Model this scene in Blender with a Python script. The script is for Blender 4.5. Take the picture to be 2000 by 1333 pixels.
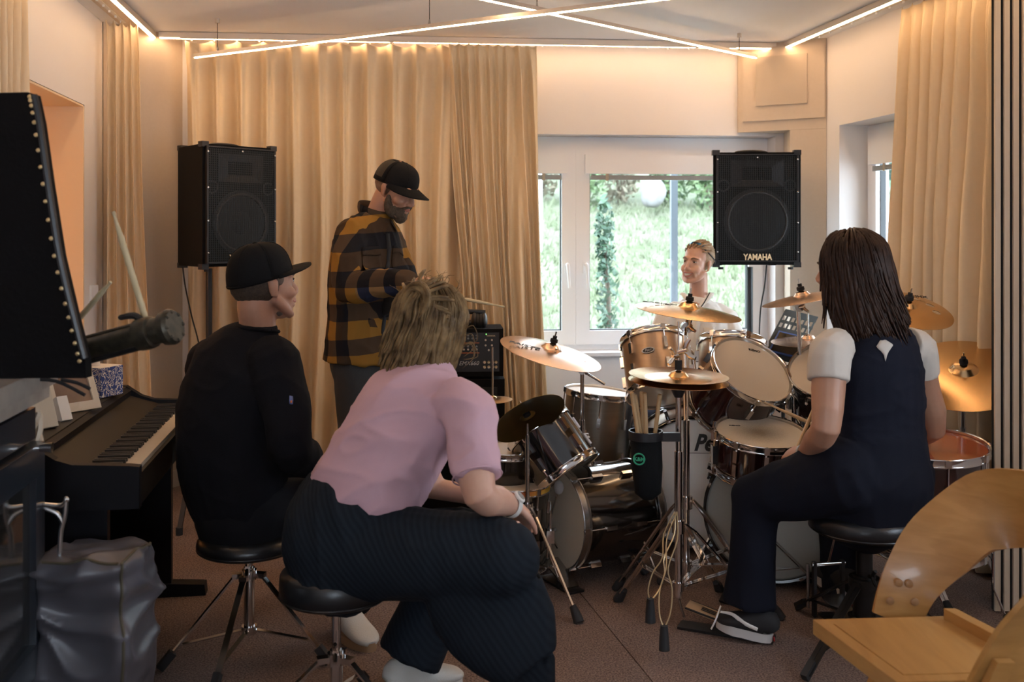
import bpy, bmesh, math, random
import numpy as np
from mathutils import Vector as V, Matrix, noise, Quaternion
random.seed(7)
SC = bpy.context.scene
COL = SC.collection
for _o in list(bpy.data.objects): bpy.data.objects.remove(_o)
PI = math.pi
# ---------------------------------------------------------------- camera
F = 1944.0; H = 1.4; HY = 455.0
cam = bpy.data.cameras.new('camera'); cam.lens = 35.0; cam.sensor_width = 36.0
camo = bpy.data.objects.new('camera', cam); COL.objects.link(camo)
camo.location = (0, 0, H); camo.rotation_euler = (PI/2, 0, 0)
cam.shift_y = -(666.5-HY)/2000.0
cam.clip_start = 0.05; cam.clip_end = 200
cam.dof.use_dof = True; cam.dof.focus_distance = 3.9; cam.dof.aperture_fstop = 3.4
SC.camera = camo
# ---------------------------------------------------------------- world: bright overcast sky
SC.view_settings.view_transform = 'Standard'; SC.view_settings.look = 'None'
SC.view_settings.gamma = 1.0; SC.view_settings.use_curve_mapping = False
SC.view_settings.exposure = 0.0
W = bpy.data.worlds.new('sky'); SC.world = W; W.use_nodes = True
wn = W.node_tree.nodes; wl = W.node_tree.links; wn.clear()
wo = wn.new('ShaderNodeOutputWorld'); wb = wn.new('ShaderNodeBackground')
wt = wn.new('ShaderNodeTexCoord'); ws = wn.new('ShaderNodeSeparateXYZ'); wr = wn.new('ShaderNodeValToRGB')
wl.new(wt.outputs['Generated'], ws.inputs[0]); wl.new(ws.outputs['Z'], wr.inputs[0])
wr.color_ramp.elements[0].position = 0.0; wr.color_ramp.elements[0].color = (.76, .87, 1.0, 1)
wr.color_ramp.elements[1].position = 1.0; wr.color_ramp.elements[1].color = (.70, .83, 1.0, 1)
wl.new(wr.outputs[0], wb.inputs['Color']); wb.inputs['Strength'].default_value = 13.0
wl.new(wb.outputs[0], wo.inputs['Surface'])
# soft hazy sun on the bank outside, from behind the house
sun = bpy.data.lights.new('sun', 'SUN'); sun.energy = 1.2; sun.angle = math.radians(12); sun.color = (1, .95, .86)
suno = bpy.data.objects.new('sun', sun); COL.objects.link(suno)
suno.rotation_euler = (math.radians(38), math.radians(-28), 0)
LED = 62.0           # strength of every LED strip
LEDC = (1.0, .62, .33)

# ---------------------------------------------------------------- helpers
def at(px, py, Y): return V(((px-1000)/F*Y, Y, H-(py-HY)/F*Y))
def atz(px, py, z):
    Y = (H-z)*F/(py-HY); return V(((px-1000)/F*Y, Y, z))
_tx = {}
def mat(name, col, rough=.6, metal=0., bump=None, spec=None, var=None, emit=None, trans=0, coat=0, sheen=0, sss=0, grain=None, aniso=0):
    """col rgb; bump=(scale,strength); var=(scale,rgb2,fac) mottling; grain=(axis scale xyz, rgb2, fac) stretched noise"""
    m = bpy.data.materials.new(name); m.use_nodes = True
    n = m.node_tree.nodes; l = m.node_tree.links; b = n['Principled BSDF']
    b.inputs['Base Color'].default_value = (*col, 1); b.inputs['Roughness'].default_value = rough
    b.inputs['Metallic'].default_value = metal
    if spec is not None: b.inputs['Specular IOR Level'].default_value = spec
    if coat: b.inputs['Coat Weight'].default_value = coat; b.inputs['Coat Roughness'].default_value = .08
    if sheen: b.inputs['Sheen Weight'].default_value = sheen; b.inputs['Sheen Roughness'].default_value = .5
    if sss: b.inputs['Subsurface Weight'].default_value = sss; b.inputs['Subsurface Radius'].default_value = (.02, .008, .004); b.inputs['Subsurface Scale'].default_value = .5
    if trans: b.inputs['Transmission Weight'].default_value = trans
    if aniso: b.inputs['Anisotropic'].default_value = aniso
    tc = n.new('ShaderNodeTexCoord')
    src = None
    for k in (var, grain):
        if not k: continue
        t = n.new('ShaderNodeTexNoise'); t.inputs['Detail'].default_value = 5
        if k is var: t.inputs['Scale'].default_value = k[0]; l.new(tc.outputs['Object'], t.inputs['Vector'])
        else:
            mp = n.new('ShaderNodeMapping'); mp.inputs['Scale'].default_value = k[0]; l.new(tc.outputs['Object'], mp.inputs[0]); l.new(mp.outputs[0], t.inputs['Vector'])
            t.inputs['Scale'].default_value = 1.0; t.inputs['Distortion'].default_value = .6
        mr = n.new('ShaderNodeMapRange'); mr.inputs[1].default_value = .35; mr.inputs[2].default_value = .65; mr.inputs[4].default_value = k[2]
        l.new(t.outputs['Fac'], mr.inputs[0])
        mx = n.new('ShaderNodeMix'); mx.data_type = 'RGBA'
        l.new(mr.outputs[0], mx.inputs[0]); mx.inputs[7].default_value = (*k[1], 1)
        if src is None: mx.inputs[6].default_value = (*col, 1)
        else: l.new(src, mx.inputs[6])
        src = mx.outputs[2]
    if src is not None: l.new(src, b.inputs['Base Color'])
    if bump:
        t = n.new('ShaderNodeTexNoise'); t.inputs['Scale'].default_value = bump[0]; t.inputs['Detail'].default_value = 3
        l.new(tc.outputs['Object'], t.inputs['Vector'])
        bp = n.new('ShaderNodeBump'); bp.inputs['Strength'].default_value = bump[1]; bp.inputs['Distance'].default_value = .004
        l.new(t.outputs['Fac'], bp.inputs['Height']); l.new(bp.outputs[0], b.inputs['Normal'])
    if emit: b.inputs['Emission Color'].default_value = (*emit[0], 1); b.inputs['Emission Strength'].default_value = emit[1]
    return m

ORG = {}
def tag(o, label=None, cat=None, group=None, kind=None):
    if label: o['label'] = label
    if cat: o['category'] = cat
    if group: o['group'] = group
    if kind: o['kind'] = kind
    return o
def thing(name, label, cat, loc=(0, 0, 0), group=None):
    o = bpy.data.objects.new(name, None); COL.objects.link(o); o.location = loc
    o.empty_display_size = .05
    ORG[o.name] = V(loc); return tag(o, label, cat, group)
def link_mesh(name, me, m, parent=None, smooth=True):
    """me holds world coordinates; it is shifted into the parent's frame"""
    o = bpy.data.objects.new(name, me); COL.objects.link(o)
    org = V((0, 0, 0))
    if parent is not None:
        o.parent = parent; org = ORG[parent.name]
        me.transform(Matrix.Translation(-org))
    else:
        # origin at the middle of the thing's base
        if len(me.vertices):
            co = np.empty(len(me.vertices)*3); me.vertices.foreach_get('co', co); co = co.reshape(-1, 3)
            org = V(((co[:, 0].min()+co[:, 0].max())/2, (co[:, 1].min()+co[:, 1].max())/2, co[:, 2].min()))
            me.transform(Matrix.Translation(-org)); o.location = org
    ORG[o.name] = org.copy()
    if m is not None and len(me.materials) == 0: me.materials.append(m)
    if smooth: me.shade_smooth()
    else: me.shade_flat()
    return o
def basis(t, side=None):
    t = t.normalized()
    if side is None: side = V((0, 0, 1)) if abs(t.z) < .9 else V((1, 0, 0))
    u = side - t*side.dot(t)
    if u.length < 1e-6: u = V((1, 0, 0)) - t*t.x
    u.normalize(); return u, t.cross(u)
def catmull(P, k):
    P = [V(p) if len(p) == 3 else p for p in P]
    out = []
    n = len(P)
    for i in range(n-1):
        p0, p1, p2, p3 = P[max(i-1, 0)], P[i], P[i+1], P[min(i+2, n-1)]
        for j in range(k):
            t = j/k
            out.append(.5*((2*p1)+(p2-p0)*t+(2*p0-5*p1+4*p2-p3)*t*t+(3*p1-p0-3*p2+p3)*t**3))
    out.append(P[-1].copy()); return out
def cr1(A, k):
    n = len(A); out = []
    for i in range(n-1):
        a0, a1, a2, a3 = A[max(i-1, 0)], A[i], A[i+1], A[min(i+2, n-1)]
        for j in range(k):
            t = j/k
            out.append(max(1e-4, .5*((2*a1)+(a2-a0)*t+(2*a0-5*a1+4*a2-a3)*t*t+(3*a1-a0-3*a2+a3)*t**3)))
    out.append(A[-1]); return out
class MB:
    def __init__(s): s.bm = bmesh.new()
    def ring(s, c, u, v, a, b, n, pw=2.0):
        r = []
        for i in range(n):
            t = 2*PI*i/n; ct, st = math.cos(t), math.sin(t)
            x = math.copysign(abs(ct)**(2/pw), ct); y = math.copysign(abs(st)**(2/pw), st)
            r.append(s.bm.verts.new(c+u*(a*x)+v*(b*y)))
        return r
    def join(s, A, B):
        n = len(A)
        for i in range(n): s.bm.faces.new((A[i], A[(i+1) % n], B[(i+1) % n], B[i]))
    def cap(s, A, flip=False): s.bm.faces.new(A[::-1] if flip else A)
    def tube(s, P, R, n=10, k=0, round_=False, side=None, pw=2.0):
        """P points, R a radius, list of radii, or list of (a,b); k>0 subdivides with catmull-rom"""
        P = [V(p) for p in P]
        if not isinstance(R, (list, tuple)): R = [R]*len(P)
        R = [(r, r) if not isinstance(r, (list, tuple)) else tuple(r) for r in R]
        if k:
            P2 = catmull(P, k); A = cr1([r[0] for r in R], k); B = cr1([r[1] for r in R], k)
            P, R = P2, list(zip(A, B))
        if round_:
            d0 = (P[0]-P[1]).normalized(); d1 = (P[-1]-P[-2]).normalized()
            r0 = min(R[0]); r1 = min(R[-1])
            pre = []; post = []
            for a in (75, 50, 25):
                c_, s_ = math.cos(math.radians(a)), math.sin(math.radians(a))
                pre.append((P[0]+d0*r0*s_, (R[0][0]*c_, R[0][1]*c_)))
                post.insert(0, (P[-1]+d1*r1*s_, (R[-1][0]*c_, R[-1][1]*c_)))
            P = [p for p, _ in pre]+P+[p for p, _ in post]; R = [r for _, r in pre]+R+[r for _, r in post]
        prev = None; u = None
        for i, p in enumerate(P):
            t = (P[min(i+1, len(P)-1)]-P[max(i-1, 0)])
            if t.length < 1e-9: t = V((0, 0, 1))
            if side is not None or u is None: u, v = basis(t, side)
            else: u, v = basis(t, u)
            r = s.ring(p, u, v, R[i][0], R[i][1], n, pw)
            if prev: s.join(prev, r)
            else: s.cap(r, True)
            prev = r
        s.cap(prev); return s
    def cyl(s, p0, p1, r0, r1=None, n=16): return s.tube([p0, p1], [r0, r0 if r1 is None else r1], n)
    def box(s, c, d, M=None):
        x, y, z = d[0]/2, d[1]/2, d[2]/2
        vs = []
        for a in ((-x, -y, -z), (x, -y, -z), (x, y, -z), (-x, y, -z), (-x, -y, z), (x, -y, z), (x, y, z), (-x, y, z)):
            p = V(a)
            if M is not None: p = M @ p
            vs.append(s.bm.verts.new(V(c)+p))
        for f in ((0, 3, 2, 1), (4, 5, 6, 7), (0, 1, 5, 4), (1, 2, 6, 5), (2, 3, 7, 6), (3, 0, 4, 7)):
            s.bm.faces.new([vs[i] for i in f])
        return s
    def prism(s, pts, d):
        A = [s.bm.verts.new(V(p)) for p in pts]; B = [s.bm.verts.new(V(p)+V(d)) for p in pts]
        s.join(A, B); s.cap(A, True); s.cap(B); return s
    def beam(s, p0, p1, w, h, up=None):
        p0, p1 = V(p0), V(p1); u, v = basis(p1-p0, up)
        return s.prism([p0+u*h/2+v*w/2, p0-u*h/2+v*w/2, p0-u*h/2-v*w/2, p0+u*h/2-v*w/2], p1-p0)
    def lathe(s, prof, c, ax, n=32, closed=False, u0=None):
        """prof [(r, h)] along axis"""
        ax = V(ax).normalized(); u, v = basis(ax, u0); c = V(c); rings = []
        for r, h in prof:
            if r < 1e-5: rings.append(s.bm.verts.new(c+ax*h))
            else: rings.append(s.ring(c+ax*h, u, v, r, r, n))
        m = len(rings)
        for i in range(m if closed else m-1):
            A, B = rings[i], rings[(i+1) % m]
            if isinstance(A, list) and isinstance(B, list): s.join(A, B)
            elif isinstance(A, list):
                for j in range(n): s.bm.faces.new((A[j], A[(j+1) % n], B))
            elif isinstance(B, list):
                for j in range(n): s.bm.faces.new((A, B[(j+1) % n], B[j]))
        return s
    def ell(s, c, r, M=None, n=16, m=10):
        """ellipsoid; M 3x3 orientation"""
        c = V(c); M = M or Matrix.Identity(3)
        u, v, w = M @ V((1, 0, 0)), M @ V((0, 1, 0)), M @ V((0, 0, 1))
        top = s.bm.verts.new(c+w*r[2]); bot = s.bm.verts.new(c-w*r[2]); prev = None
        for i in range(1, m):
            a = PI*i/m; rr = math.sin(a)
            R = s.ring(c+w*(r[2]*math.cos(a)), u, v, r[0]*rr, r[1]*rr, n)
            if prev: s.join(R, prev)
            else:
                for j in range(n): s.bm.faces.new((R[j], R[(j+1) % n], top))
            prev = R
        for j in range(n): s.bm.faces.new((prev[(j+1) % n], prev[j], bot))
        return s
    def torus(s, c, ax, R, r, n=40, m=8, sq=1.0):
        prof = [(R+r*math.cos(2*PI*i/m), sq*r*math.sin(2*PI*i/m)) for i in range(m)]
        return s.lathe(prof, c, ax, n, closed=True)
    def grid(s, f, nu, nv, thick=None):
        vs = [[s.bm.verts.new(f(i/nu, j/nv)) for j in range(nv+1)] for i in range(nu+1)]
        for i in range(nu):
            for j in range(nv): s.bm.faces.new((vs[i][j], vs[i+1][j], vs[i+1][j+1], vs[i][j+1]))
        return s
    def mesh(s, name):
        bmesh.ops.recalc_face_normals(s.bm, faces=s.bm.faces)
        me = bpy.data.meshes.new(name); s.bm.to_mesh(me); s.bm.free(); return me
    def build(s, name, m, parent=None, smooth=True, angle=40, bevel=0, solid=0, sub=0):
        if bevel:
            bmesh.ops.bevel(s.bm, geom=[e for e in s.bm.edges if len(e.link_faces) == 2 and e.calc_face_angle(0) > .6], offset=bevel, segments=2, affect='EDGES', profile=.5)
        me = s.mesh(name); o = link_mesh(name, me, m, parent, smooth)
        if smooth and angle < 180:
            try: me.set_sharp_from_angle(angle=math.radians(angle))
            except Exception: pass
        if solid:
            md = o.modifiers.new('solid', 'SOLIDIFY'); md.thickness = solid; md.offset = 0
        if sub:
            md = o.modifiers.new('sub', 'SUBSURF'); md.levels = sub; md.render_levels = sub
        return o
def dupe(src, name, M_world, parent, m=None):
    """a copy sharing src's mesh data (template mesh in its own local frame)"""
    o = bpy.data.objects.new(name, src); COL.objects.link(o)
    org = ORG[parent.name] if parent is not None else V((0, 0, 0))
    if parent is not None: o.parent = parent
    o.matrix_local = Matrix.Translation(-org) @ M_world
    ORG[o.name] = M_world.to_translation()
    return o
def tmpl(mb, name, m, angle=40):
    me = mb.mesh(name); me.materials.append(m); me.shade_smooth()
    me.set_sharp_from_angle(angle=math.radians(angle)); return me
def frame(c, z, x=None):
    """4x4 with local z along z, local x near x"""
    z = V(z).normalized(); u, v = basis(z, V(x) if x is not None else None)
    M = Matrix((u, v, z)).transposed().to_4x4(); M.translation = V(c); return M
def text(s, size, M, m, parent, name='lettering', depth=.0006, bold=0, shear=0, sx=1.0, font=None):
    cu = bpy.data.curves.new(name, 'FONT'); cu.body = s; cu.size = size; cu.extrude = depth; cu.offset = bold
    cu.align_x = 'CENTER'; cu.align_y = 'CENTER'; cu.shear = shear; cu.resolution_u = 3
    o = bpy.data.objects.new('tmp', cu); COL.objects.link(o)
    dg = bpy.context.evaluated_depsgraph_get(); dg.update()
    me = bpy.data.meshes.new_from_object(o.evaluated_get(dg)); bpy.data.objects.remove(o)
    me.transform(M @ Matrix.Diagonal((sx, 1, 1, 1))); me.name = name
    me.materials.clear()
    return link_mesh(name, me, m, parent, False)
def blob(mb, name, m, parent, vox=.006, sm=6, disp=None, fac=.5):
    """union of closed shapes by voxel remesh, smoothed, displaced by disp(p,n)->offset"""
    bmesh.ops.triangulate(mb.bm, faces=[f for f in mb.bm.faces if len(f.verts) > 4])
    me = mb.mesh(name+'_raw'); o = bpy.data.objects.new('tmp', me); COL.objects.link(o)
    r = o.modifiers.new('r', 'REMESH'); r.mode = 'VOXEL'; r.voxel_size = vox; r.adaptivity = 0
    if sm:
        q = o.modifiers.new('s', 'SMOOTH'); q.factor = fac; q.iterations = sm
    dg = bpy.context.evaluated_depsgraph_get(); dg.update()
    out = bpy.data.meshes.new_from_object(o.evaluated_get(dg)); out.name = name
    bpy.data.objects.remove(o); bpy.data.meshes.remove(me)
    out.materials.clear()
    if disp:
        n = len(out.vertices); co = np.empty(n*3); no = np.empty(n*3)
        out.vertices.foreach_get('co', co); out.vertex_normals.foreach_get('vector', no)
        co = co.reshape(-1, 3); no = no.reshape(-1, 3)
        d = np.array([disp(V(co[i]), V(no[i])) for i in range(n)])
        co += no*d[:, None]; out.vertices.foreach_set('co', co.ravel())
    return link_mesh(name, out, m, parent, True)
# ================================================================ materials of the room
M_wall = mat('wall_paint', (.74, .71, .70), .85, bump=(300, .05))
M_panel = mat('beige_board', (.60, .50, .40), .8, bump=(200, .08), var=(60, (.57, .475, .375), .5))
M_panel2 = mat('beige_fabric_inset', (.53, .445, .355), .9, bump=(500, .15))
M_ceil = mat('ceiling_plaster', (.82, .83, .84), .9, var=(2.2, (.78, .78, .78), .6), bump=(120, .05))
M_upvc = mat('white_window_plastic', (.84, .85, .88), .35)
M_seal = mat('grey_seal', (.05, .055, .06), .6)
M_alu = mat('aluminium_profile', (.62, .58, .54), .4, .8)
M_led = mat('led_diffuser', (.9, .8, .7), .5, emit=(LEDC, LED)); M_led2 = mat('cove_led_diffuser', (.9, .8, .7), .5, emit=(LEDC, LED*.42))
M_blind = mat('grey_blind', (.35, .37, .38), .6)
M_curt = mat('cream_curtain_cloth', (.73, .585, .395), .9, bump=(700, .12), var=(40, (.69, .545, .365), .4))
M_chrome = mat('chrome', (.72, .71, .70), .13, 1.0)
M_chrome2 = mat('worn_chrome', (.50, .49, .48), .26, 1.0)
M_blk = mat('black_plastic', (.012, .012, .014), .4)
M_rub = mat('black_rubber', (.015, .015, .017), .75)
M_glass = bpy.data.materials.new('window_glass'); M_glass.use_nodes = True
_n = M_glass.node_tree.nodes; _l = M_glass.node_tree.links; _n.clear()
_o = _n.new('ShaderNodeOutputMaterial'); _t = _n.new('ShaderNodeBsdfTransparent'); _t.inputs[0].default_value = (.93, .95, .94, 1)
_g = _n.new('ShaderNodeBsdfGlossy'); _g.inputs['Roughness'].default_value = .02; _m = _n.new('ShaderNodeMixShader'); _f = _n.new('ShaderNodeFresnel')
_m.inputs[0].default_value = .05; _l.new(_t.outputs[0], _m.inputs[1]); _l.new(_g.outputs[0], _m.inputs[2]); _l.new(_m.outputs[0], _o.inputs[0])
# carpet: short loop pile, mauve brown
M_carpet = bpy.data.materials.new('carpet'); M_carpet.use_nodes = True
_n = M_carpet.node_tree.nodes; _l = M_carpet.node_tree.links; _b = _n['Principled BSDF']
_c = _n.new('ShaderNodeTexCoord'); _v = _n.new('ShaderNodeTexNoise'); _v.inputs['Scale'].default_value = 170; _v.inputs['Detail'].default_value = 4
_v2 = _n.new('ShaderNodeTexNoise'); _v2.inputs['Scale'].default_value = 2.3; _v2.inputs['Detail'].default_value = 3
_l.new(_c.outputs['Object'], _v.inputs['Vector']); _l.new(_c.outputs['Object'], _v2.inputs['Vector'])
_r = _n.new('ShaderNodeValToRGB'); _r.color_ramp.elements[0].position = .33; _r.color_ramp.elements[0].color = (.085, .052, .042, 1)
_r.color_ramp.elements[1].position = .68; _r.color_ramp.elements[1].color = (.35, .245, .205, 1)
_x = _n.new('ShaderNodeMix'); _x.data_type = 'RGBA'; _x.blend_type = 'MULTIPLY'; _x.inputs[0].default_value = .5
_l.new(_v.outputs['Fac'], _r.inputs[0]); _l.new(_r.outputs[0], _x.inputs[6]); _l.new(_v2.outputs['Fac'], _x.inputs[7])
_hs = _n.new('ShaderNodeHueSaturation'); _hs.inputs['Value'].default_value = 1.0
_l.new(_x.outputs[2], _hs.inputs['Color']); _l.new(_hs.outputs[0], _b.inputs['Base Color']); _b.inputs['Roughness'].default_value = .95
_bp = _n.new('ShaderNodeBump'); _bp.inputs['Distance'].default_value = .004; _bp.inputs['Strength'].default_value = .9
_l.new(_v.outputs['Fac'], _bp.inputs['Height']); _l.new(_bp.outputs[0], _b.inputs['Normal'])

# ================================================================ room shell
CZ = 2.49
def XL(Y): return -2.04-.155*(Y-4.66)
def XR(Y): return 1.757-.16*(Y-5.58)
def YB(X): return 5.70+.0915*X
def struct(o): o['kind'] = 'structure'; return o
def wallseg(mb, a, b, z0, z1, out, t=.2):
    """vertical slab from plan point a to b, thickened on the side `out`"""
    a, b, out = V((*a, 0)), V((*b, 0)), V((*out, 0)).normalized()*t
    mb.prism([a+V((0, 0, z0)), b+V((0, 0, z0)), b+out+V((0, 0, z0)), a+out+V((0, 0, z0))], (0, 0, z1-z0))
# floor: two carpet sheets butted along a seam
s0, s1 = V((.185, 4.22, 0)), V((.4385, 3.10, 0)); sd = (s1-s0)/(s1.y-s0.y)
def seam(Y): return s0+sd*(Y-s0.y)
for i, sg in enumerate((-1, 1)):
    mb = MB(); A, B = seam(-1.6), seam(6.2); g = V((.0022*sg, 0, 0))
    X = -3.2 if sg < 0 else 3.4
    mb.prism([A+g+V((0, 0, -.03)), B+g+V((0, 0, -.03)), V((X, 6.2, -.03)), V((X, -1.6, -.03))], (0, 0, .03))
    struct(mb.build('floor', M_carpet, smooth=False))
struct(MB().box((0.1, 2.3, -.08), (6.8, 8.2, .08)).build('floor_slab', mat('floor_screed', (.03, .025, .02), .9), smooth=False))
struct(MB().box((0.1, 2.3, CZ+.06), (6.8, 8.2, .12)).build('ceiling', M_ceil, smooth=False))
# back wall with window opening
WX0, WX1, WZ0, WZ1 = -.40, 1.545, .69, 1.968
mb = MB(); bl = (XL(5.9)-.1, YB(-2.2)); n_ = (-.0915, 1)
wallseg(mb, (-2.3, YB(-2.3)), (WX0, YB(WX0)), 0, CZ, n_, .25)
wallseg(mb, (WX1, YB(WX1)), (1.9, YB(1.9)), 0, CZ, n_, .25)
wallseg(mb, (WX0, YB(WX0)), (WX1, YB(WX1)), 0, WZ0, n_, .25)
wallseg(mb, (WX0, YB(WX0)), (WX1, YB(WX1)), WZ1, CZ, n_, .25)
struct(mb.build('wall_back', M_wall, smooth=False))
# left wall with recess
mb = MB(); nl = (-1, -.155)
wallseg(mb, (XL(4.80), 4.80), (XL(6.1), 6.1), 0, CZ, nl, .4)
wallseg(mb, (XL(-1.6), -1.6), (XL(3.5), 3.5), 0, CZ, nl, .4)
wallseg(mb, (XL(3.5), 3.5), (XL(4.8), 4.8), 2.017, CZ, nl, .4)
wallseg(mb, (XL(3.5), 3.5), (XL(4.8), 4.8), 0, .62, nl, .4)
struct(mb.build('wall_left', M_wall, smooth=False))
M_rb = bpy.data.materials.new('translucent_roller_blind'); M_rb.use_nodes = True
_n = M_rb.node_tree.nodes; _l = M_rb.node_tree.links; _n.clear(); _o = _n.new('ShaderNodeOutputMaterial'); _m = _n.new('ShaderNodeMixShader'); _d = _n.new('ShaderNodeBsdfDiffuse'); _t = _n.new('ShaderNodeBsdfTranslucent')
_d.inputs[0].default_value = (.70, .58, .44, 1); _t.inputs[0].default_value = (.66, .38, .17, 1); _m.inputs[0].default_value = .45; _l.new(_d.outputs[0], _m.inputs[1]); _l.new(_t.outputs[0], _m.inputs[2]); _l.new(_m.outputs[0], _o.inputs[0])
struct(MB().prism([(XL(3.5)-.30, 3.51, .62), (XL(4.78)-.30, 4.75, .62), (XL(4.78)-.31, 4.75, 2.01), (XL(3.5)-.31, 3.51, 2.01)], (-.01, 0, 0)).build('window_1', M_rb, smooth=False))
# (the blind of the left recess lets some daylight through)
M_lin = mat('warm_light_reveal', (.78, .60, .40), .8)  # added lining boards; warm light of the recess is put into their colour
mb = MB(); mb.prism([(XL(4.79)-.002, 4.788, .62), (XL(4.79)-.30, 4.745, .62), (XL(4.79)-.30, 4.755, .62), (XL(4.79)-.002, 4.799, .62)], (0, 0, 1.39))
mb.prism([(XL(3.5)-.002, 3.5, 2.006), (XL(4.79)-.002, 4.79, 2.006), (XL(4.79)-.30, 4.75, 2.006), (XL(3.5)-.30, 3.46, 2.006)], (0, 0, .009))
struct(mb.build('trim_5', M_lin, smooth=False))
# right wall with window
RW0, RW1 = 5.42, 4.15      # opening in depth
mb = MB(); nr = (1, .16)
wallseg(mb, (XR(RW0), RW0), (XR(6.1), 6.1), 0, CZ, nr, .25)
wallseg(mb, (XR(-1.6), -1.6), (XR(1.35), 1.35), 0, CZ, nr, .25); wallseg(mb, (XR(2.6), 2.6), (XR(RW1), RW1), 0, CZ, nr, .25)
wallseg(mb, (XR(1.35), 1.35), (XR(2.6), 2.6), 0, .95, nr, .25); wallseg(mb, (XR(1.35), 1.35), (XR(2.6), 2.6), 1.75, CZ, nr, .25)  # unseen second opening near the camera, added to let in cool daylight
wallseg(mb, (XR(RW1), RW1), (XR(RW0), RW0), 0, WZ0, nr, .25)
wallseg(mb, (XR(RW1), RW1), (XR(RW0), RW0), 1.985, CZ, nr, .25)
struct(mb.build('wall_right', M_wall, smooth=False))
# wall behind the camera, with an added unseen opening for cool fill daylight
mb = MB()
wallseg(mb, (-3, -1.5), (-.6, -1.5), 0, CZ, (0, -1)); wallseg(mb, (.7, -1.5), (3.3, -1.5), 0, CZ, (0, -1))
wallseg(mb, (-.6, -1.5), (.7, -1.5), 0, 1.05, (0, -1)); wallseg(mb, (-.6, -1.5), (.7, -1.5), 1.75, CZ, (0, -1))
struct(mb.build('wall_front', M_wall, smooth=False))
# chamfered corner boards
cl0, cl1 = V((XL(5.14)+.004, 5.14, 0)), V((-1.815, 5.555, 0))
mb = MB(); d = (cl1-cl0); mb.prism([cl0, cl1, cl1+V((-.12, .12, 0)), cl0+V((-.02, .2, 0))], (0, 0, CZ))
struct(mb.build('trim_1', M_panel, smooth=False))
struct(MB().prism([cl0+V((.006, -.01, 0)), cl1+V((.006, -.012, 0)), cl1+V((0, .03, 0)), cl0+V((0, .03, 0))], (0, 0, .09)).build('baseboard_left', mat('cream_skirting', (.62, .56, .48), .6), smooth=False))
cr0, cr1_ = V((1.317, 5.80, 0)), V((1.757, 5.565, 0)); cd = cr1_-cr0
mb = MB(); mb.prism([cr0+V((0, 0, 1.985)), cr1_+V((0, 0, 1.985)), cr1_+V((.1, .3, 1.985)), cr0+V((0, .05, 1.985))], (0, 0, CZ-1.985))
pnl = struct(mb.build('trim_2', M_panel, smooth=False))
e = cr0+cd*.06; f = cr0+cd*.985
MB().prism([e+V((-.006, -.012, 2.045)), f+V((-.006, -.012, 2.045)), f+V((0, .01, 2.045)), e+V((0, .01, 2.045))], (0, 0, .42)).build('panel', M_panel, pnl, smooth=False)
e = cr0+cd*.22; f = cr0+cd*.80
MB().prism([e+V((-.012, -.020, 2.13)), f+V((-.012, -.020, 2.13)), f+V((0, .0, 2.13)), e+V((0, .0, 2.13))], (0, 0, .28)).build('panel_inset', M_panel2, pnl, smooth=False)
g = cr0+cd*.60
mb = MB(); mb.prism([g, cr1_, cr1_+V((.1, .3, 0)), g+V((.02, .24, 0))], (0, 0, 1.984))
struct(mb.build('trim_3', M_panel, smooth=False))
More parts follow.
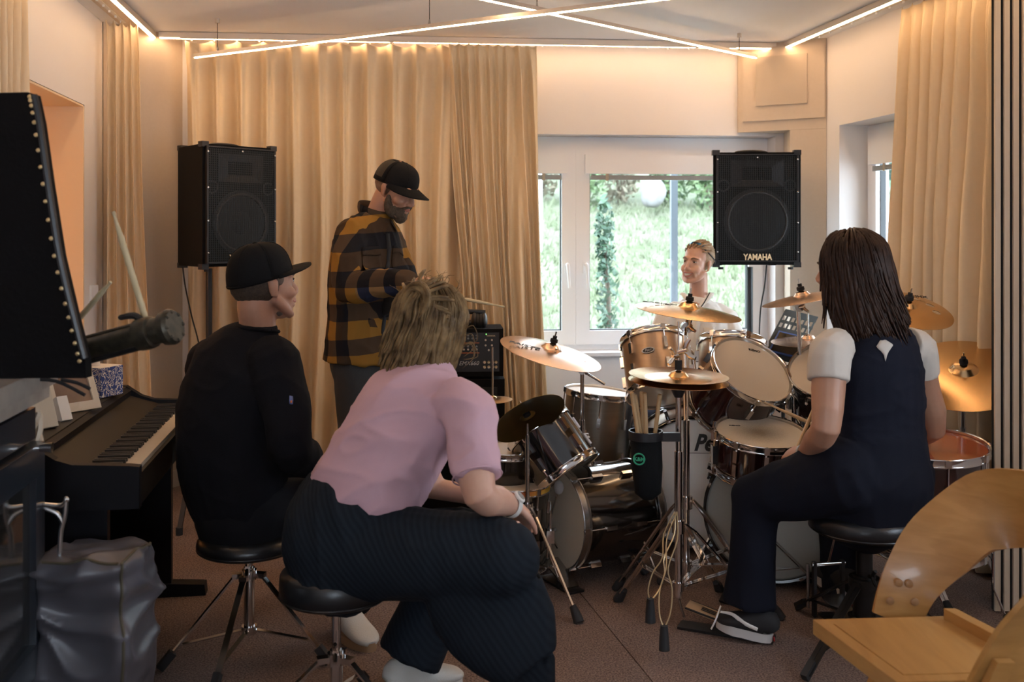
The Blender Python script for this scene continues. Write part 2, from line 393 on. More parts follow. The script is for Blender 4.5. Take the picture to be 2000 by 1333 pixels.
# ================================================================ windows
def framebox(mb, O, ex, ez, x0, x1, z0, z1, y0, y1, ny):
    """box in window frame coords: ex along the window, ny inward normal (towards room)"""
    P = lambda x, y, z: O+ex*x+ny*y+ez*z
    mb.prism([P(x0, y0, z0), P(x1, y0, z0), P(x1, y1, z0), P(x0, y1, z0)], ez*(z1-z0))
ez = V((0, 0, 1))
def window(idx, O, ex, ny, W_, Hh, sashes, blind=True, latch=()):
    """O bottom-left on the glazing plane; sashes [(x0,x1)]"""
    mb = MB(); t = .05
    framebox(mb, O, ex, ez, 0, W_, 0, .06, -.03, .035, ny); framebox(mb, O, ex, ez, 0, W_, Hh-.085, Hh, -.03, .035, ny)
    framebox(mb, O, ex, ez, 0, sashes[0][0], .06, Hh-.085, -.03, .035, ny); framebox(mb, O, ex, ez, sashes[-1][1], W_, .06, Hh-.085, -.03, .035, ny)
    w = struct(mb.build('window_%d' % idx, M_upvc, smooth=False))
    for i, (a, b) in enumerate(sashes):
        mb = MB(); f = .082; y0, y1 = -.02, .055; z0, z1 = .05, Hh-.075
        framebox(mb, O, ex, ez, a, b, z0, z0+f, y0, y1, ny); framebox(mb, O, ex, ez, a, b, z1-f-.04, z1, y0, y1, ny)
        framebox(mb, O, ex, ez, a, a+f, z0+f, z1-f-.04, y0, y1, ny); framebox(mb, O, ex, ez, b-f, b, z0+f, z1-f-.04, y0, y1, ny)
        s = mb.build('sash', M_upvc, w, smooth=False, bevel=.004)
        mb = MB(); g = .006
        framebox(mb, O, ex, ez, a+f, b-f, z0+f, z0+f+g, 0, .03, ny); framebox(mb, O, ex, ez, a+f, a+f+g, z0+f, z1-f-.04, 0, .03, ny)
        framebox(mb, O, ex, ez, b-f-g, b-f, z0+f, z1-f-.04, 0, .03, ny)
        mb.build('seal', M_seal, s, smooth=False)
        mb = MB(); framebox(mb, O, ex, ez, a+f-.003, b-f+.003, z0+f-.003, z1-f-.037, .008, .014, ny)
        mb.build('pane', M_glass, s, smooth=False)
        if blind:
            mb = MB(); P = lambda x, y, z: O+ex*x+ny*y+ez*z
            framebox(mb, O, ex, ez, a+f-.03, b-f+.03, z1-f-.062, z1-f+.05, .056, .085, ny)
            hb = mb.build('blind_case', M_upvc, w, smooth=False, bevel=.004)
            mb = MB(); zz = z1-f-.075
            for q in range(5): framebox(mb, O, ex, ez, a+f+.004, b-f-.004, zz-q*.0055, zz-q*.0055+.004, .05, .078, ny)
            mb.build('blind_slat', M_blind, w, smooth=False)
            mb = MB()
            for xx in (a+f+.09, b-f-.12) if b-a > .6 else (a+f+.12,):
                framebox(mb, O, ex, ez, xx, xx+.018, zz-.028, zz+.018, .078, .084, ny)
            mb.build('blind_clip', mat('tan_clip', (.42, .36, .28), .6), w, smooth=False)
    for x in latch:
        z = .50; P = lambda x_, y_, z_: O+ex*x_+ny*y_+ez*z_
        mb = MB(); framebox(mb, O, ex, ez, x-.014, x+.014, z-.03, z+.04, .055, .066, ny)
        mb.tube([P(x, .066, z+.02), P(x, .10, z+.02), P(x+.004, .103, z-.03), P(x+.01, .10, z-.115)], [.009, .010, .010, .008], 8, 3)
        mb.build('window_handle', M_upvc, w)
    return w
eB = V((1, .0915, 0)).normalized(); nB = V((.0915, -1, 0)).normalized()
OB = V((WX0, YB(WX0), WZ0+.002))-nB*.17
window(2, OB, eB, nB, 1.955, WZ1-WZ0-.004, [(.04, .788), (.789, 1.915)], latch=(.735, .845))
eR = V((.157, -.9876, 0)); eR = -V((-.158, .987, 0)).normalized(); nR = V((-.987, -.158, 0)).normalized()
OR_ = V((XR(RW0), RW0, WZ0+.002))-nR*.20
window(3, OR_, eR, nR, 1.285, 1.985-WZ0-.004, [(.04, .62), (.64, 1.245)])
mb = MB(); mb.prism([(WX0, YB(WX0)-.03, WZ0), (WX1, YB(WX1)-.03, WZ0), (WX1, YB(WX1)+.15, WZ0), (WX0, YB(WX0)+.15, WZ0)], (0, 0, .02))
struct(mb.build('window_sill', M_upvc, smooth=False, bevel=.004))
# ================================================================ cove strips, hanging bars
cA, cB = V((-1.94, 5.39, 0)), V((1.557, 5.71, 0))
cL, cR = V((-1.94+.15*6.2, 5.39-6.2, 0)), V((1.557+.16*6.5, 5.71-6.5, 0))
def strip(name, a, b, z, w, h, label, cat, group, gap=0.0, split=None, led=None):
    t = thing(name, label, cat, (a.x, a.y, z), group)
    p, q = V((a.x, a.y, z)), V((b.x, b.y, z)); d = (q-p).normalized()
    MB().beam(p, q, w, h).build('profile', M_alu, t, smooth=False)
    off = V((0, 0, -h/2-.002))
    for i, (u0, u1) in enumerate(split or [(0, 1)]):
        MB().beam(p.lerp(q, u0)+off+d*.004, p.lerp(q, u1)+off-d*.004, w*.72, .004).build('diffuser', led or M_led2, t, smooth=False)
    return t
strip('ceiling_light_strip', cA, cL, CZ-.018, .026, .03, 'white LED strip running along the left edge of the ceiling', 'light strip', 'ceiling edge strips')
strip('ceiling_light_strip', cA+V((.03, 0, 0)), cB-V((.03, 0, 0)), CZ-.018, .026, .03, 'white LED strip running across the back edge of the ceiling above the curtains', 'light strip', 'ceiling edge strips', split=[(0, .36), (.364, .86), (.864, 1)])
strip('ceiling_light_strip', cB, cR, CZ-.018, .026, .03, 'white LED strip running along the right edge of the ceiling', 'light strip', 'ceiling edge strips')
def bar(a, b, wires, label):
    t = strip('hanging_light_bar', a, b, a.z, .016, .018, label, 'hanging lamp', 'hanging light bars', led=M_led); 
    for u in wires:
        p = a.lerp(b, u)
        w = MB().cyl(p+V((0, 0, .012)), V((p.x, p.y, CZ-.02)), .0018, n=6).build('suspension_wire', M_blk, t)
        MB().cyl(V((p.x, p.y, CZ-.022)), V((p.x, p.y, CZ)), .012, n=12).build('ceiling_fixing', M_alu, w)
        MB().tube([p+V((0, 0, .01)), p+V((0, 0, .03))], [.006, .003], 8).build('wire_clip', M_chrome2, w)
a1 = at(380, 109, 5.15); b1 = at(1240, 2, 3.925); b1.z = a1.z
bar(a1, a1+(b1-a1)*1.5, (.045, .40, .85), 'long hanging LED bar rising from the left curtain to the top middle of the photo')
a2 = at(1477, 110, 5.55); b2 = at(975, 0, 4.22); b2.z = a2.z; a2 = a2
bar(a2, a2+(b2-a2)*1.7, (.05, .52, .93), 'shorter looking hanging LED bar crossing over, its end near the right ceiling corner')
# beige border boards outside the coves + curtain rails
M_rail = mat('white_rail', (.62, .58, .53), .5)
nd = V((-.15, 1, 0)).normalized()
mb = MB(); mb.beam(V((cA.x-.07, cA.y+.0, CZ-.006)), V((cL.x-.07, cL.y, CZ-.006)), .012, .11, V((1, 0, 0)))
struct(mb.build('trim_4', M_panel, smooth=False))
glid = tmpl(MB().box((0, 0, 0), (.008, .008, .012)), 'glider', M_upvc)
def rail(p, q, label):
    t = thing('curtain_rail', label, 'curtain rail', p, 'ceiling curtain rails')
    MB().beam(p, q, .022, .014, V((0, 0, 1))).build('track', M_rail, t, smooth=False)
    d = (q-p).normalized(); k = int((q-p).length/.12)
    for i in range(k): dupe(glid, 'glider', Matrix.Translation(p+d*(.06+i*.12)+V((0, 0, -.012))), t)
    return t
rail(V((-1.80, YB(-1.8)-.135, CZ-.03)), V((1.28, YB(1.28)-.135, CZ-.03)), 'white curtain track on the ceiling along the back wall')
rail(V((XL(5.1)+.12, 5.1, CZ-.008)), V((XL(-1)+.12, -1, CZ-.008)), 'white curtain track on the ceiling along the left wall')
rail(V((XR(5.5)-.10, 5.5, CZ-.008)), V((XR(-1)-.10, -1, CZ-.008)), 'white curtain track on the ceiling along the right wall')
# ================================================================ curtains
def curtain(pts, widths, z1, z0, nf, amp, label, bot=None, seed=0, head=.07, gather=0.0, group='cream curtains', sag=.02, chaos=.35):
    """pts: top line (2 plan points), bot: bottom line; nf folds"""
    rnd = random.Random(seed)
    a, b = V((*pts[0], 0)), V((*pts[1], 0)); c, d = (a, b) if bot is None else (V((*bot[0], 0)), V((*bot[1], 0)))
    L = (b-a).length; tn = (b-a).normalized(); nn = V((tn.y, -tn.x, 0))
    if nn.y > 0 and abs(nn.y) > .5: nn = -nn
    ph = [rnd.uniform(-1, 1) for _ in range(nf+3)]; am = [rnd.uniform(.55, 1.25) for _ in range(nf+3)]
    def f(u, v):
        base = a.lerp(b, u).lerp(c.lerp(d, u), v**1.3)
        x = u*nf; w = chaos*(noise.noise(V((u*nf*.4, v*.9, seed*7.1)))*2.0+.5*noise.noise(V((u*nf*.8, 3.1, seed*2.1))))*(.25+.75*min(1, v*2))
        i = int(x); fr = x-i; A = am[i]*(1-fr)+am[i+1]*fr
        s = math.sin(2*PI*(x+w)+ph[0]); s = math.copysign(abs(s)**.75, s)
        ampv = amp*A*(.45+.55*min(1, v*2.5))
        top = max(0, 1-v/head)                       # pleat header, tight fan folds
        off = s*ampv*(1-.55*top)+.3*amp*math.sin(4*PI*(x+w)+ph[1])*(1-top)
        off += .25*amp*noise.noise(V((u*nf*.9, v*5, seed)))
        z = z1+(z0-z1)*v
        hk = abs(math.sin(PI*x*1.0)); z -= sag*hk*top
        lat = tn*(.010*math.cos(2*PI*(x+w)))*(1-top)
        p = base+nn*off+lat; p.z = z; return p
    mb = MB(); nu = nf*16; mb.grid(f, nu, 46)
    o = mb.build('curtain', M_curt, angle=180, solid=.003)
    tag(o, label, 'curtain', group); return o
yb = lambda X: YB(X)-.14
curtain([(-1.775, yb(-1.775)), (-.12, yb(-.12))], 0, CZ-.045, .015, 12, .066, 'wide cream curtain with deep folds covering the back wall, behind the standing man', seed=3)
curtain([(-.345, yb(-.345)-.07), (.135, yb(.135)-.05)], 0, CZ-.05, .015, 9, .042, 'densely gathered cream curtain bunched at the left side of the window', bot=[(-.20, yb(-.2)-.05), (.20, yb(.2)-.03)], seed=5, sag=.012, chaos=.8)
curtain([(-2.04, 5.0), (-1.90, 5.05)], 0, CZ-.02, .015, 4, .03, 'narrow gathered cream curtain hanging beside the left wall recess', bot=[(-2.04, 5.0), (-1.82, 5.06)], seed=9, sag=.03)
curtain([(-1.73, 3.3), (-1.78, 3.66)], 0, CZ-.02, .7, 5, .03, 'grey looking curtain end hanging at the far left of the photo above the studded case', bot=[(-1.73, 3.3), (-1.78, 3.66)], seed=11)
curtain([(XR(4.68)-.06, 4.72), (XR(3.98)-.04, 4.02)], 0, CZ-.02, .015, 8, .055, 'long cream curtain hanging on the right wall, behind the cymbals', bot=[(XR(4.68)-.19, 4.68), (XR(3.98)-.05, 4.0)], seed=14, sag=.02, chaos=.5)
# ================================================================ slatted panel right
sp = thing('slatted_screen', 'cream wooden slatted acoustic panel with black gaps at the right edge', 'acoustic panel', (1.9, 3.67, 0))
M_slat = mat('pale_wood_slat', (.60, .50, .38), .55, grain=((60, 60, 3), (.50, .41, .30), .6))
MB().box((1.902, 3.685, CZ/2), (.245, .02, CZ-.01)).build('backing_board', mat('black_felt', (.008, .008, .009), .95), sp, smooth=False)
x = 1.778; st = tmpl(MB().box((0, 0, CZ/2), (.0205, .010, CZ-.012)), 'slat', M_slat)
while x < 1.995:
    dupe(st, 'slat', Matrix.Translation((x+.011, 3.670, 0)), sp); x += .0336
# ================================================================ outside
def bankz(X, Y):
    t = min(1, max(0, (Y-7.2)/8.5)); return -.25+t*2.05*(t**.25)+.06*noise.noise(V((X*.8, Y*.8, 0)))+.9*max(0, (Y-15.7)/4)
M_grass = mat('grass_bank', (.105, .135, .065), .9, var=(3.0, (.20, .195, .14), .75), bump=(30, .8))
mb = MB(); mb.grid(lambda u, v: V((-9+20*u, 6.2+14*v, bankz(-9+20*u, 6.2+14*v))), 70, 60)
struct(mb.build('ground_outside', M_grass, angle=180))
rnd = random.Random(5)
def tufts(n, x0, x1, y0, y1, hh, seed):
    r = random.Random(seed); vs = []; fs = []
    for i in range(n):
        X = r.uniform(x0, x1); Y = r.uniform(y0, y1); z = bankz(X, Y)-.01; a = r.uniform(0, PI); h = hh*r.uniform(.5, 1.3); w = .012*r.uniform(.7, 1.6)
        lx, ly = r.uniform(-.6, .6)*h, r.uniform(-.6, .6)*h; k = len(vs)
        vs += [(X-w*math.cos(a), Y-w*math.sin(a), z), (X+w*math.cos(a), Y+w*math.sin(a), z), (X+lx*.5, Y+ly*.5, z+h*.7), (X+lx, Y+ly, z+h)]
        fs += [(k, k+1, k+2), (k, k+2, k+3)]
    me = bpy.data.meshes.new('grass'); me.from_pydata(vs, [], fs); return me
M_blade = mat('grass_blade', (.125, .155, .08), .8, var=(1.3, (.24, .235, .175), .8))
o = link_mesh('grass', tufts(26000, -4.5, 6.5, 7.0, 16, .13, 4), M_blade, None, False); tag(o, 'bright green grass growing on the bank outside the window', 'grass', kind='stuff')
def leafmass(name, spots, n, ls, m, seed, label, cat, trunk=True, group=None, kind=None):
    """a shrub: leaves scattered in ellipsoids + stem"""
    r = random.Random(seed); vs = []; fs = []
    for i in range(n):
        c, rad = spots[r.randrange(len(spots))]
        d = V((r.gauss(0, 1), r.gauss(0, 1), r.gauss(0, 1))).normalized()*(r.random()**.33)
        p = V(c)+V((d.x*rad[0], d.y*rad[1], d.z*rad[2])); u = V((r.uniform(-1, 1), r.uniform(-1, 1), r.uniform(-1, 1))).normalized(); v = u.orthogonal().normalized(); s = ls*r.uniform(.6, 1.3)
        k = len(vs); vs += [p-u*s, p+v*s*.45, p+u*s, p-v*s*.45]; fs.append((k, k+1, k+2, k+3))
    base = V(spots[0][0]); gz = bankz(base.x, base.y)
    t = thing(name, label, cat, (base.x, base.y, gz), group)
    me = bpy.data.meshes.new('foliage'); me.from_pydata(vs, [], fs); link_mesh('foliage', me, m, t, False)['kind'] = 'stuff'
    if trunk:
        mb = MB()
        for c, rad in spots: mb.tube([V((base.x, base.y, gz-.05)), (V(c)+V((base.x, base.y, gz)))/2+V((.03, 0, 0)), V(c)], [.035, .025, .01], 6, 3)
        mb.build('stem', mat('bark', (.16, .12, .09), .9), t)
    return t
M_lf1 = mat('leaf_mid', (.07, .12, .05), .6, var=(6, (.17, .23, .10), .8)); M_lf2 = mat('leaf_dark', (.035, .075, .045), .5, var=(8, (.09, .17, .09), .8)); M_lf3 = mat('leaf_dry', (.16, .135, .085), .7, var=(6, (.26, .235, .17), .8))
k = 0
labs = ['leafy green shrub on the bank seen through the left sash', 'brownish hedge shrub on the bank right of the white post', 'dense green shrub at the top of the bank beside the centre mullion', 'loose dry shrub left of the pale rock on the bank', 'green shrub directly right of the pale rock on the bank', 'bright shrub on the bank beyond the grey outdoor post', 'wide dark shrub on the bank near the right speaker', 'large shrub on the bank hidden mostly by the right speaker', 'tall shrub on the bank to the far right, outside']
for i, X in enumerate((-.6, .45, 1.15, 1.75, 2.55, 3.1, 3.9, 4.9, 6.2)):
    Y = 15.9+.3*math.sin(i*2.3); z = bankz(X, Y)
    leafmass('garden_shrub', [((X, Y, z+.45), (.34, .3, .5)), ((X+.12, Y+.1, z+.9), (.26, .25, .35)), ((X-.14, Y+.1, z+.7), (.26, .25, .35))], 900, .07, [M_lf1, M_lf3, M_lf1, M_lf3, M_lf1, M_lf1, M_lf3, M_lf1, M_lf2][i], 20+i, labs[i], 'shrub', group='shrubs on the bank')
for i in range(6):
    X = -4+i*2.4; z = bankz(X, 18.5)
    leafmass('tree', [((X, 18.5, z+1.2), (1.0, .5, 1.2)), ((X+.5, 18.6, z+2.4), (.9, .5, 1.0))], 1300, .12, (M_lf2, M_lf1)[i % 2], 60+i, 'leafy tree number %s from the left in the row at the top of the bank' % ('one', 'two', 'three', 'four', 'five', 'six', 'seven', 'eight', 'nine')[i], 'tree', group='trees behind the bank')
# ivy column close to the window
p = at(1186, 500, 7.6)
leafmass('ivy_column', [((p.x, 7.6, .9), (.085, .08, .55)), ((p.x-.02, 7.6, 1.35), (.07, .07, .35)), ((p.x+.01, 7.6, .3), (.1, .09, .5))], 900, .032, M_lf2, 91, 'narrow column of dark ivy growing outside the right sash of the window', 'ivy')
# posts outside, rock
p = at(1316, 450, 6.55); o = MB().box((p.x, 6.55, 1.2), (.042, .06, 2.9)).build('outdoor_post', mat('grey_steel_post', (.22, .245, .28), .5), smooth=False, bevel=.006); tag(o, 'slim grey blue vertical post standing outside behind the window', 'post')
p = at(1053, 400, 13.5); zb = bankz(p.x, 13.5); o = MB().cyl(V((p.x, 13.5, zb-.05)), V((p.x, 13.5, 2.5)), .045).build('garden_post', mat('white_post', (.45, .45, .46), .5)); tag(o, 'white post on the bank seen through the left sash', 'post')
p = at(1276, 375, 15.2); mb = MB(); mb.ell((p.x, 15.2, p.z-.02), (.19, .2, .24), n=20, m=14)
for v in mb.bm.verts: v.co += (v.co-V((p.x, 15.2, 2.2)))*.25*noise.noise(v.co*4)
o = mb.build('garden_rock', mat('pale_rock', (.26, .25, .25), .9, var=(6, (.17, .165, .16), .7))); tag(o, 'pale upright rock among the shrubs outside', 'rock')
# ================================================================ gear materials
M_tolex = mat('black_carpet_covering', (.006, .006, .007), .85, spec=.15, bump=(400, .6))
M_cone = mat('speaker_cone', (.022, .024, .027), .55, spec=.3)
M_brass = mat('brass_stud', (.55, .42, .22), .3, .9)
M_gold = mat('gold_lettering', (.75, .60, .38), .5)
M_white = mat('white_paint', (.72, .70, .66), .5)
M_bronze = mat('cymbal_bronze', (.75, .50, .26), .24, 1.0, bump=(18, .04), var=(9, (.66, .42, .20), .5), aniso=.5)
M_bronze2 = mat('cymbal_pale_bronze', (.80, .60, .46), .27, 1.0, var=(7, (.58, .38, .27), .7), aniso=.4)
M_bronze3 = mat('cymbal_dark_brass', (.27, .19, .07), .30, 1.0, var=(7, (.16, .12, .04), .7))
M_head = mat('coated_drumhead', (.62, .54, .44), .42, var=(5, (.57, .48, .38), .5), bump=(600, .05))
M_headc = mat('smooth_drumhead', (.60, .50, .38), .16, spec=.6, coat=.5, var=(3, (.55, .46, .34), .4))
M_headclear = mat('amber_drumhead', (.32, .085, .04), .12, spec=.6, coat=.6, var=(12, (.24, .06, .03), .5))
M_headw = mat('white_bass_head', (.80, .79, .76), .45, var=(3, (.74, .73, .70), .5))
M_headg = mat('grey_bass_head', (.36, .35, .31), .35, var=(3, (.30, .29, .25), .6))
M_shB = mat('black_gloss_shell', (.008, .007, .007), .12, coat=1.0, spec=.6)
M_shM = mat('maroon_lacquer_shell', (.030, .007, .006), .12, coat=1.0, grain=((8, 8, 30), (.012, .003, .003), .8))
M_shC = mat('copper_steel_shell', (.42, .30, .21), .30, .75, grain=((2, 2, 40), (.34, .235, .16), .5))
M_shS = mat('graphite_steel_shell', (.34, .30, .25), .28, .85, grain=((2, 2, 40), (.26, .23, .19), .5))
M_vinyl = mat('black_vinyl', (.008, .009, .011), .32, bump=(120, .08))
M_stick = mat('hickory', (.52, .35, .18), .45, grain=((40, 40, 6), (.42, .26, .12), .6))
M_navyfelt = mat('black_felt_washer', (.01, .01, .012), .9)
# ---------------------------------------------------------------- loudspeakers
def speaker(c, yaw, w, d, h, label, hid):
    """c = centre of the bottom, yaw: direction the grille faces"""
    t = thing('loudspeaker', label, 'loudspeaker', c, None); c = V(c)
    f = V((math.cos(yaw), math.sin(yaw), 0)); r = V((-f.y, f.x, 0))   # r: image right when facing the camera
    P = lambda x, y, z: c+r*x+f*y+V((0, 0, z))
    wb = w*.72
    mb = MB(); mb.prism([P(-w/2, d/2, .012), P(w/2, d/2, .012), P(wb/2, -d/2, .012), P(-wb/2, -d/2, .012)], (0, 0, h-.024))
    mb.build('cabinet', M_tolex, t, bevel=.008)
    mb = MB(); b = .018; mb.prism([P(-w/2+b, d/2+.001, b+.02), P(w/2-b, d/2+.001, b+.02), P(w/2-b, d/2-.004, b+.02), P(-w/2+b, d/2-.004, b+.02)], (0, 0, h-2*b-.035))
    mb.build('baffle', mat('speaker_baffle', (.008, .009, .010), .6, spec=.2), t, smooth=False)
    R = w*.345; cc = P(0, d/2+.006, .07+R*1.08)
    mb = MB(); mb.lathe([(R*1.1, .0), (R*1.1, .006), (R*1.0, .008), (R*.93, .004), (R*.88, .006), (R*.4, -.002), (R*.36, .0), (R*.2, .006), (0, .008)], cc, f, 40)
    mb.build('woofer', M_cone, t, angle=25)
    mb = MB(); mb.torus(cc+f*.004, f, R*.97, .008, 40); mb.build('surround', mat('woofer_surround', (.022, .022, .024), .7), t)
    for s in (-1, 1):
        MB().lathe([(.033, 0), (.033, .004), (.026, .004), (.024, -.01), (0, -.012)], P(s*w*.38, d/2+.002, .07+R*2.28), f, 20).build('bass_port', M_blk, t)
    zz = h*.80
    mb = MB(); q = [P(-w*.30, d/2+.008, zz-.07), P(w*.30, d/2+.008, zz-.07), P(w*.30, d/2+.008, zz+.07), P(-w*.30, d/2+.008, zz+.07)]
    q2 = [P(-w*.15, d/2-.0, zz-.03), P(w*.15, d/2-.0, zz-.03), P(w*.15, d/2-.0, zz+.03), P(-w*.15, d/2-.0, zz+.03)]
    A = [mb.bm.verts.new(x) for x in q]; B = [mb.bm.verts.new(x) for x in q2]; mb.join(A, B); mb.cap(B)
    mb.build('horn', mat('horn_plastic', (.014, .014, .017), .35), t, smooth=False)
    # perforated grille: crossing wires
    mb = MB(); n1 = int((w-.05)/.0105); n2 = int((h-.08)/.0105); y = d/2+.017
    for i in range(n1+1):
        x = -w/2+.025+(w-.05)*i/n1; mb.prism([P(x-.0012, y, .035), P(x+.0012, y, .035), P(x+.0012, y-.002, .035), P(x-.0012, y-.002, .035)], (0, 0, h-.062))
    for j in range(n2+1):
        z = .035+(h-.062)*j/n2; mb.prism([P(-w/2+.025, y+.0008, z), P(w/2-.025, y+.0008, z), P(w/2-.025, y-.001, z), P(-w/2+.025, y-.001, z)], (0, 0, .0024))
    g = mb.build('grille', mat('grille_wire', (.012, .015, .017), .4, .2), t, smooth=False); g['kind'] = 'stuff'
    mb = MB()
    for a, b_, e, f_ in ((-w/2+.014, -w/2+.022, .03, h-.024), (w/2-.022, w/2-.014, .03, h-.024)): mb.prism([P(a, y+.002, e), P(b_, y+.002, e), P(b_, d/2, e), P(a, d/2, e)], (0, 0, f_-e))
    for e in (.028, h-.028): mb.prism([P(-w/2+.014, y+.002, e), P(w/2-.014, y+.002, e), P(w/2-.014, d/2, e), P(-w/2+.014, d/2, e)], (0, 0, .006))
    mb.build('grille_frame', M_blk, t, smooth=False)
    sc = tmpl(MB().lathe([(.0045, 0), (.0045, .002), (0, .0035)], (0, 0, 0), (0, 0, 1), 10), 'screw', M_chrome2)
    for x, z in ((-w/2+.02, h-.05), (w/2-.02, h-.05), (-w/2+.02, h*.64), (w/2-.02, h*.64), (-w/2+.02, h*.38), (w/2-.02, h*.38), (-w/2+.02, .08), (w/2-.02, .08), (0, h-.04)): dupe(sc, 'screw', frame(P(x, y+.003, z), f), t)
    for sx in (-1, 1):
        for z in (0, h):
            for yy, ww in ((d/2, w), (-d/2, wb)):
                mb = MB(); mb.box(P(sx*(ww/2-.016), yy-(.016 if yy > 0 else -.016), z+(.013 if z == 0 else -.013)), (.037, .037, .026), Matrix((r, f, V((0, 0, 1)))).transposed())
                mb.build('corner_cap', M_blk, t, bevel=.007)
        MB().cyl(P(sx*w*.4, d/2-.03, -.012), P(sx*w*.4, d/2-.03, .0), .014).build('foot', M_rub, t)
    mb = MB(); mb.tube([P(-.09, .02, h-.012), P(-.07, .02, h+.0), P(0, .02, h+.004), P(.07, .02, h+.0), P(.09, .02, h-.012)], .008, 8, 4); mb.build('top_handle', M_blk, t)
    Mx = Matrix((r, V((0, 0, 1)), f)).transposed().to_4x4(); Mx.translation = P(-.012*0, y+.004, .052)
    text('YAMAHA', .044, Mx, M_gold, t, bold=.0014, sx=.80)
    return t
def speaker_stand(x, y, ztop, label, yaw=0, r=.016):
    t = thing('speaker_stand', label, 'speaker stand', (x, y, 0), 'speaker stands')
    c = V((x, y, 0))
    MB().cyl(c+V((0, 0, .35)), c+V((0, 0, ztop*.62)), r*1.35).build('lower_tube', M_blk, t)
    MB().cyl(c+V((0, 0, ztop*.55)), c+V((0, 0, ztop-.004)), r).build('upper_tube', M_blk, t)
    MB().cyl(c+V((0, 0, ztop*.60)), c+V((0, 0, ztop*.65)), r*1.8).build('collar', M_rub, t)
    for i in range(3):
        a = yaw+i*2*PI/3; e = V((math.cos(a), math.sin(a), 0))
        l = MB().beam(c+e*.02+V((0, 0, .72)), c+e*.42+V((0, 0, .02)), .022, .012).build('leg', M_blk, t, smooth=False)
        MB().cyl(c+e*.42+V((0, 0, 0.0)), c+e*.42+V((0, 0, .035)), .016).build('rubber_foot', M_rub, l)
        MB().beam(c+e*.02+V((0, 0, .38)), c+e*.22+V((0, 0, .37)), .016, .008).build('brace', M_blk, t, smooth=False)
    return t
Ls = at(405, 524, 5.0)
speaker(Ls+V((.06, .05, 0)), math.radians(-42), .42, .33, .62, 'black loudspeaker on a stand at the left, angled, in front of the back curtain', 0)
speaker_stand(Ls.x, Ls.y+.03, Ls.z, 'black tripod speaker stand under the left loudspeaker', .5)
Rs = at(1478, 522, 5.2)
speaker(Rs+V((0, .14, 0)), math.radians(-92), .452, .33, .61, 'black loudspeaker on a stand in front of the window at the right', 1)
speaker_stand(Rs.x, Rs.y+.15, Rs.z, 'black tripod speaker stand under the right loudspeaker, by the window', .9)
def cable(P, r, label, m=M_rub):
    o = MB().tube(P, r, 6, 6).build('cable', m); tag(o, label, 'cable'); return o
cable([at(357, 520, 5.12), at(362, 560, 5.12), at(375, 620, 5.12), at(387, 665, 5.12), at(398, 720, 5.1), at(400, 900, 5.1), V((-1.50, 5.05, .01))], .004, 'thin black cable hanging below the left loudspeaker')
cable([at(1497, 518, 5.3), at(1493, 560, 5.3), at(1485, 610, 5.3), at(1483, 690, 5.3), at(1490, 800, 5.3), V((1.35, 5.3, .01))], .004, 'thin black cable hanging below the right loudspeaker')
# ---------------------------------------------------------------- stands, drums, cymbals
wing_t = None
def tripod(name, x, y, hub, spread, angs, label, poles, cat, group=None, foot_z=.0, m=M_chrome, legw=.014, brace_z=None, r=.011, extra=None, rubber=.05, flat=True):
    """poles: [(p0,p1,r)] tubes; double-braced strip legs from hub height to floor feet"""
    t = thing(name, label, cat, (x, y, 0), group); c = V((x, y, 0))
    for i, (p0, p1, rr) in enumerate(poles): MB().cyl(p0, p1, rr, n=14).build('pole', m, t)
    MB().cyl(c+V((0, 0, hub-.03)), c+V((0, 0, hub+.015)), r*2.1, n=14).build('hub', m, t)
    bz = brace_z if brace_z is not None else hub*.35
    MB().cyl(c+V((0, 0, bz-.015)), c+V((0, 0, bz+.015)), r*1.9, n=14).build('collar', m, t)
    for a in angs:
        a, sp = (a if isinstance(a, tuple) else (a, spread)); e = V((math.cos(a), math.sin(a), 0)); s = V((-e.y, e.x, 0))*.010
        top = c+e*(r*2.2)+V((0, 0, hub)); ft = c+e*sp+V((0, 0, .012))
        knee = top.lerp(ft, .12)+V((0, 0, .012))
        mb = MB()
        for sg in ((-1, 1) if flat else (0,)):
            mb.beam(top+s*sg, knee+s*sg, .006 if flat else legw, legw, s); mb.beam(knee+s*sg, ft+s*sg*.8, .005 if flat else legw, legw, s)
        l = mb.build('leg', m, t, smooth=False)
        d = (ft-knee).normalized(); MB().tube([ft-d*rubber, ft-d*rubber*.4, ft+V((0, 0, -.010))+e*.004], [.013, .018, .020], 10).build('rubber_foot', M_rub, l)
        k2 = top.lerp(ft, .55)
        mb = MB()
        for sg in (-1, 1): mb.beam(c+e*(r*1.8)+V((0, 0, bz))+s*sg*.6, k2+s*sg*.7, .003, .010, s)
        mb.build('brace', m, t, smooth=False)
    return t
def wing(t, p, ax, m=M_chrome, s=1.0):
    """wing bolt"""
    ax = V(ax).normalized(); u, v = basis(ax)
    mb = MB(); mb.cyl(p, p+ax*.018*s, .005*s, n=10)
    for g in (-1, 1): mb.tube([p+ax*.012*s, p+ax*.02*s+u*g*.012*s, p+ax*.028*s+u*g*.018*s], [.004*s, .005*s, .004*s], 8)
    return mb.build('wing_nut', m, t)
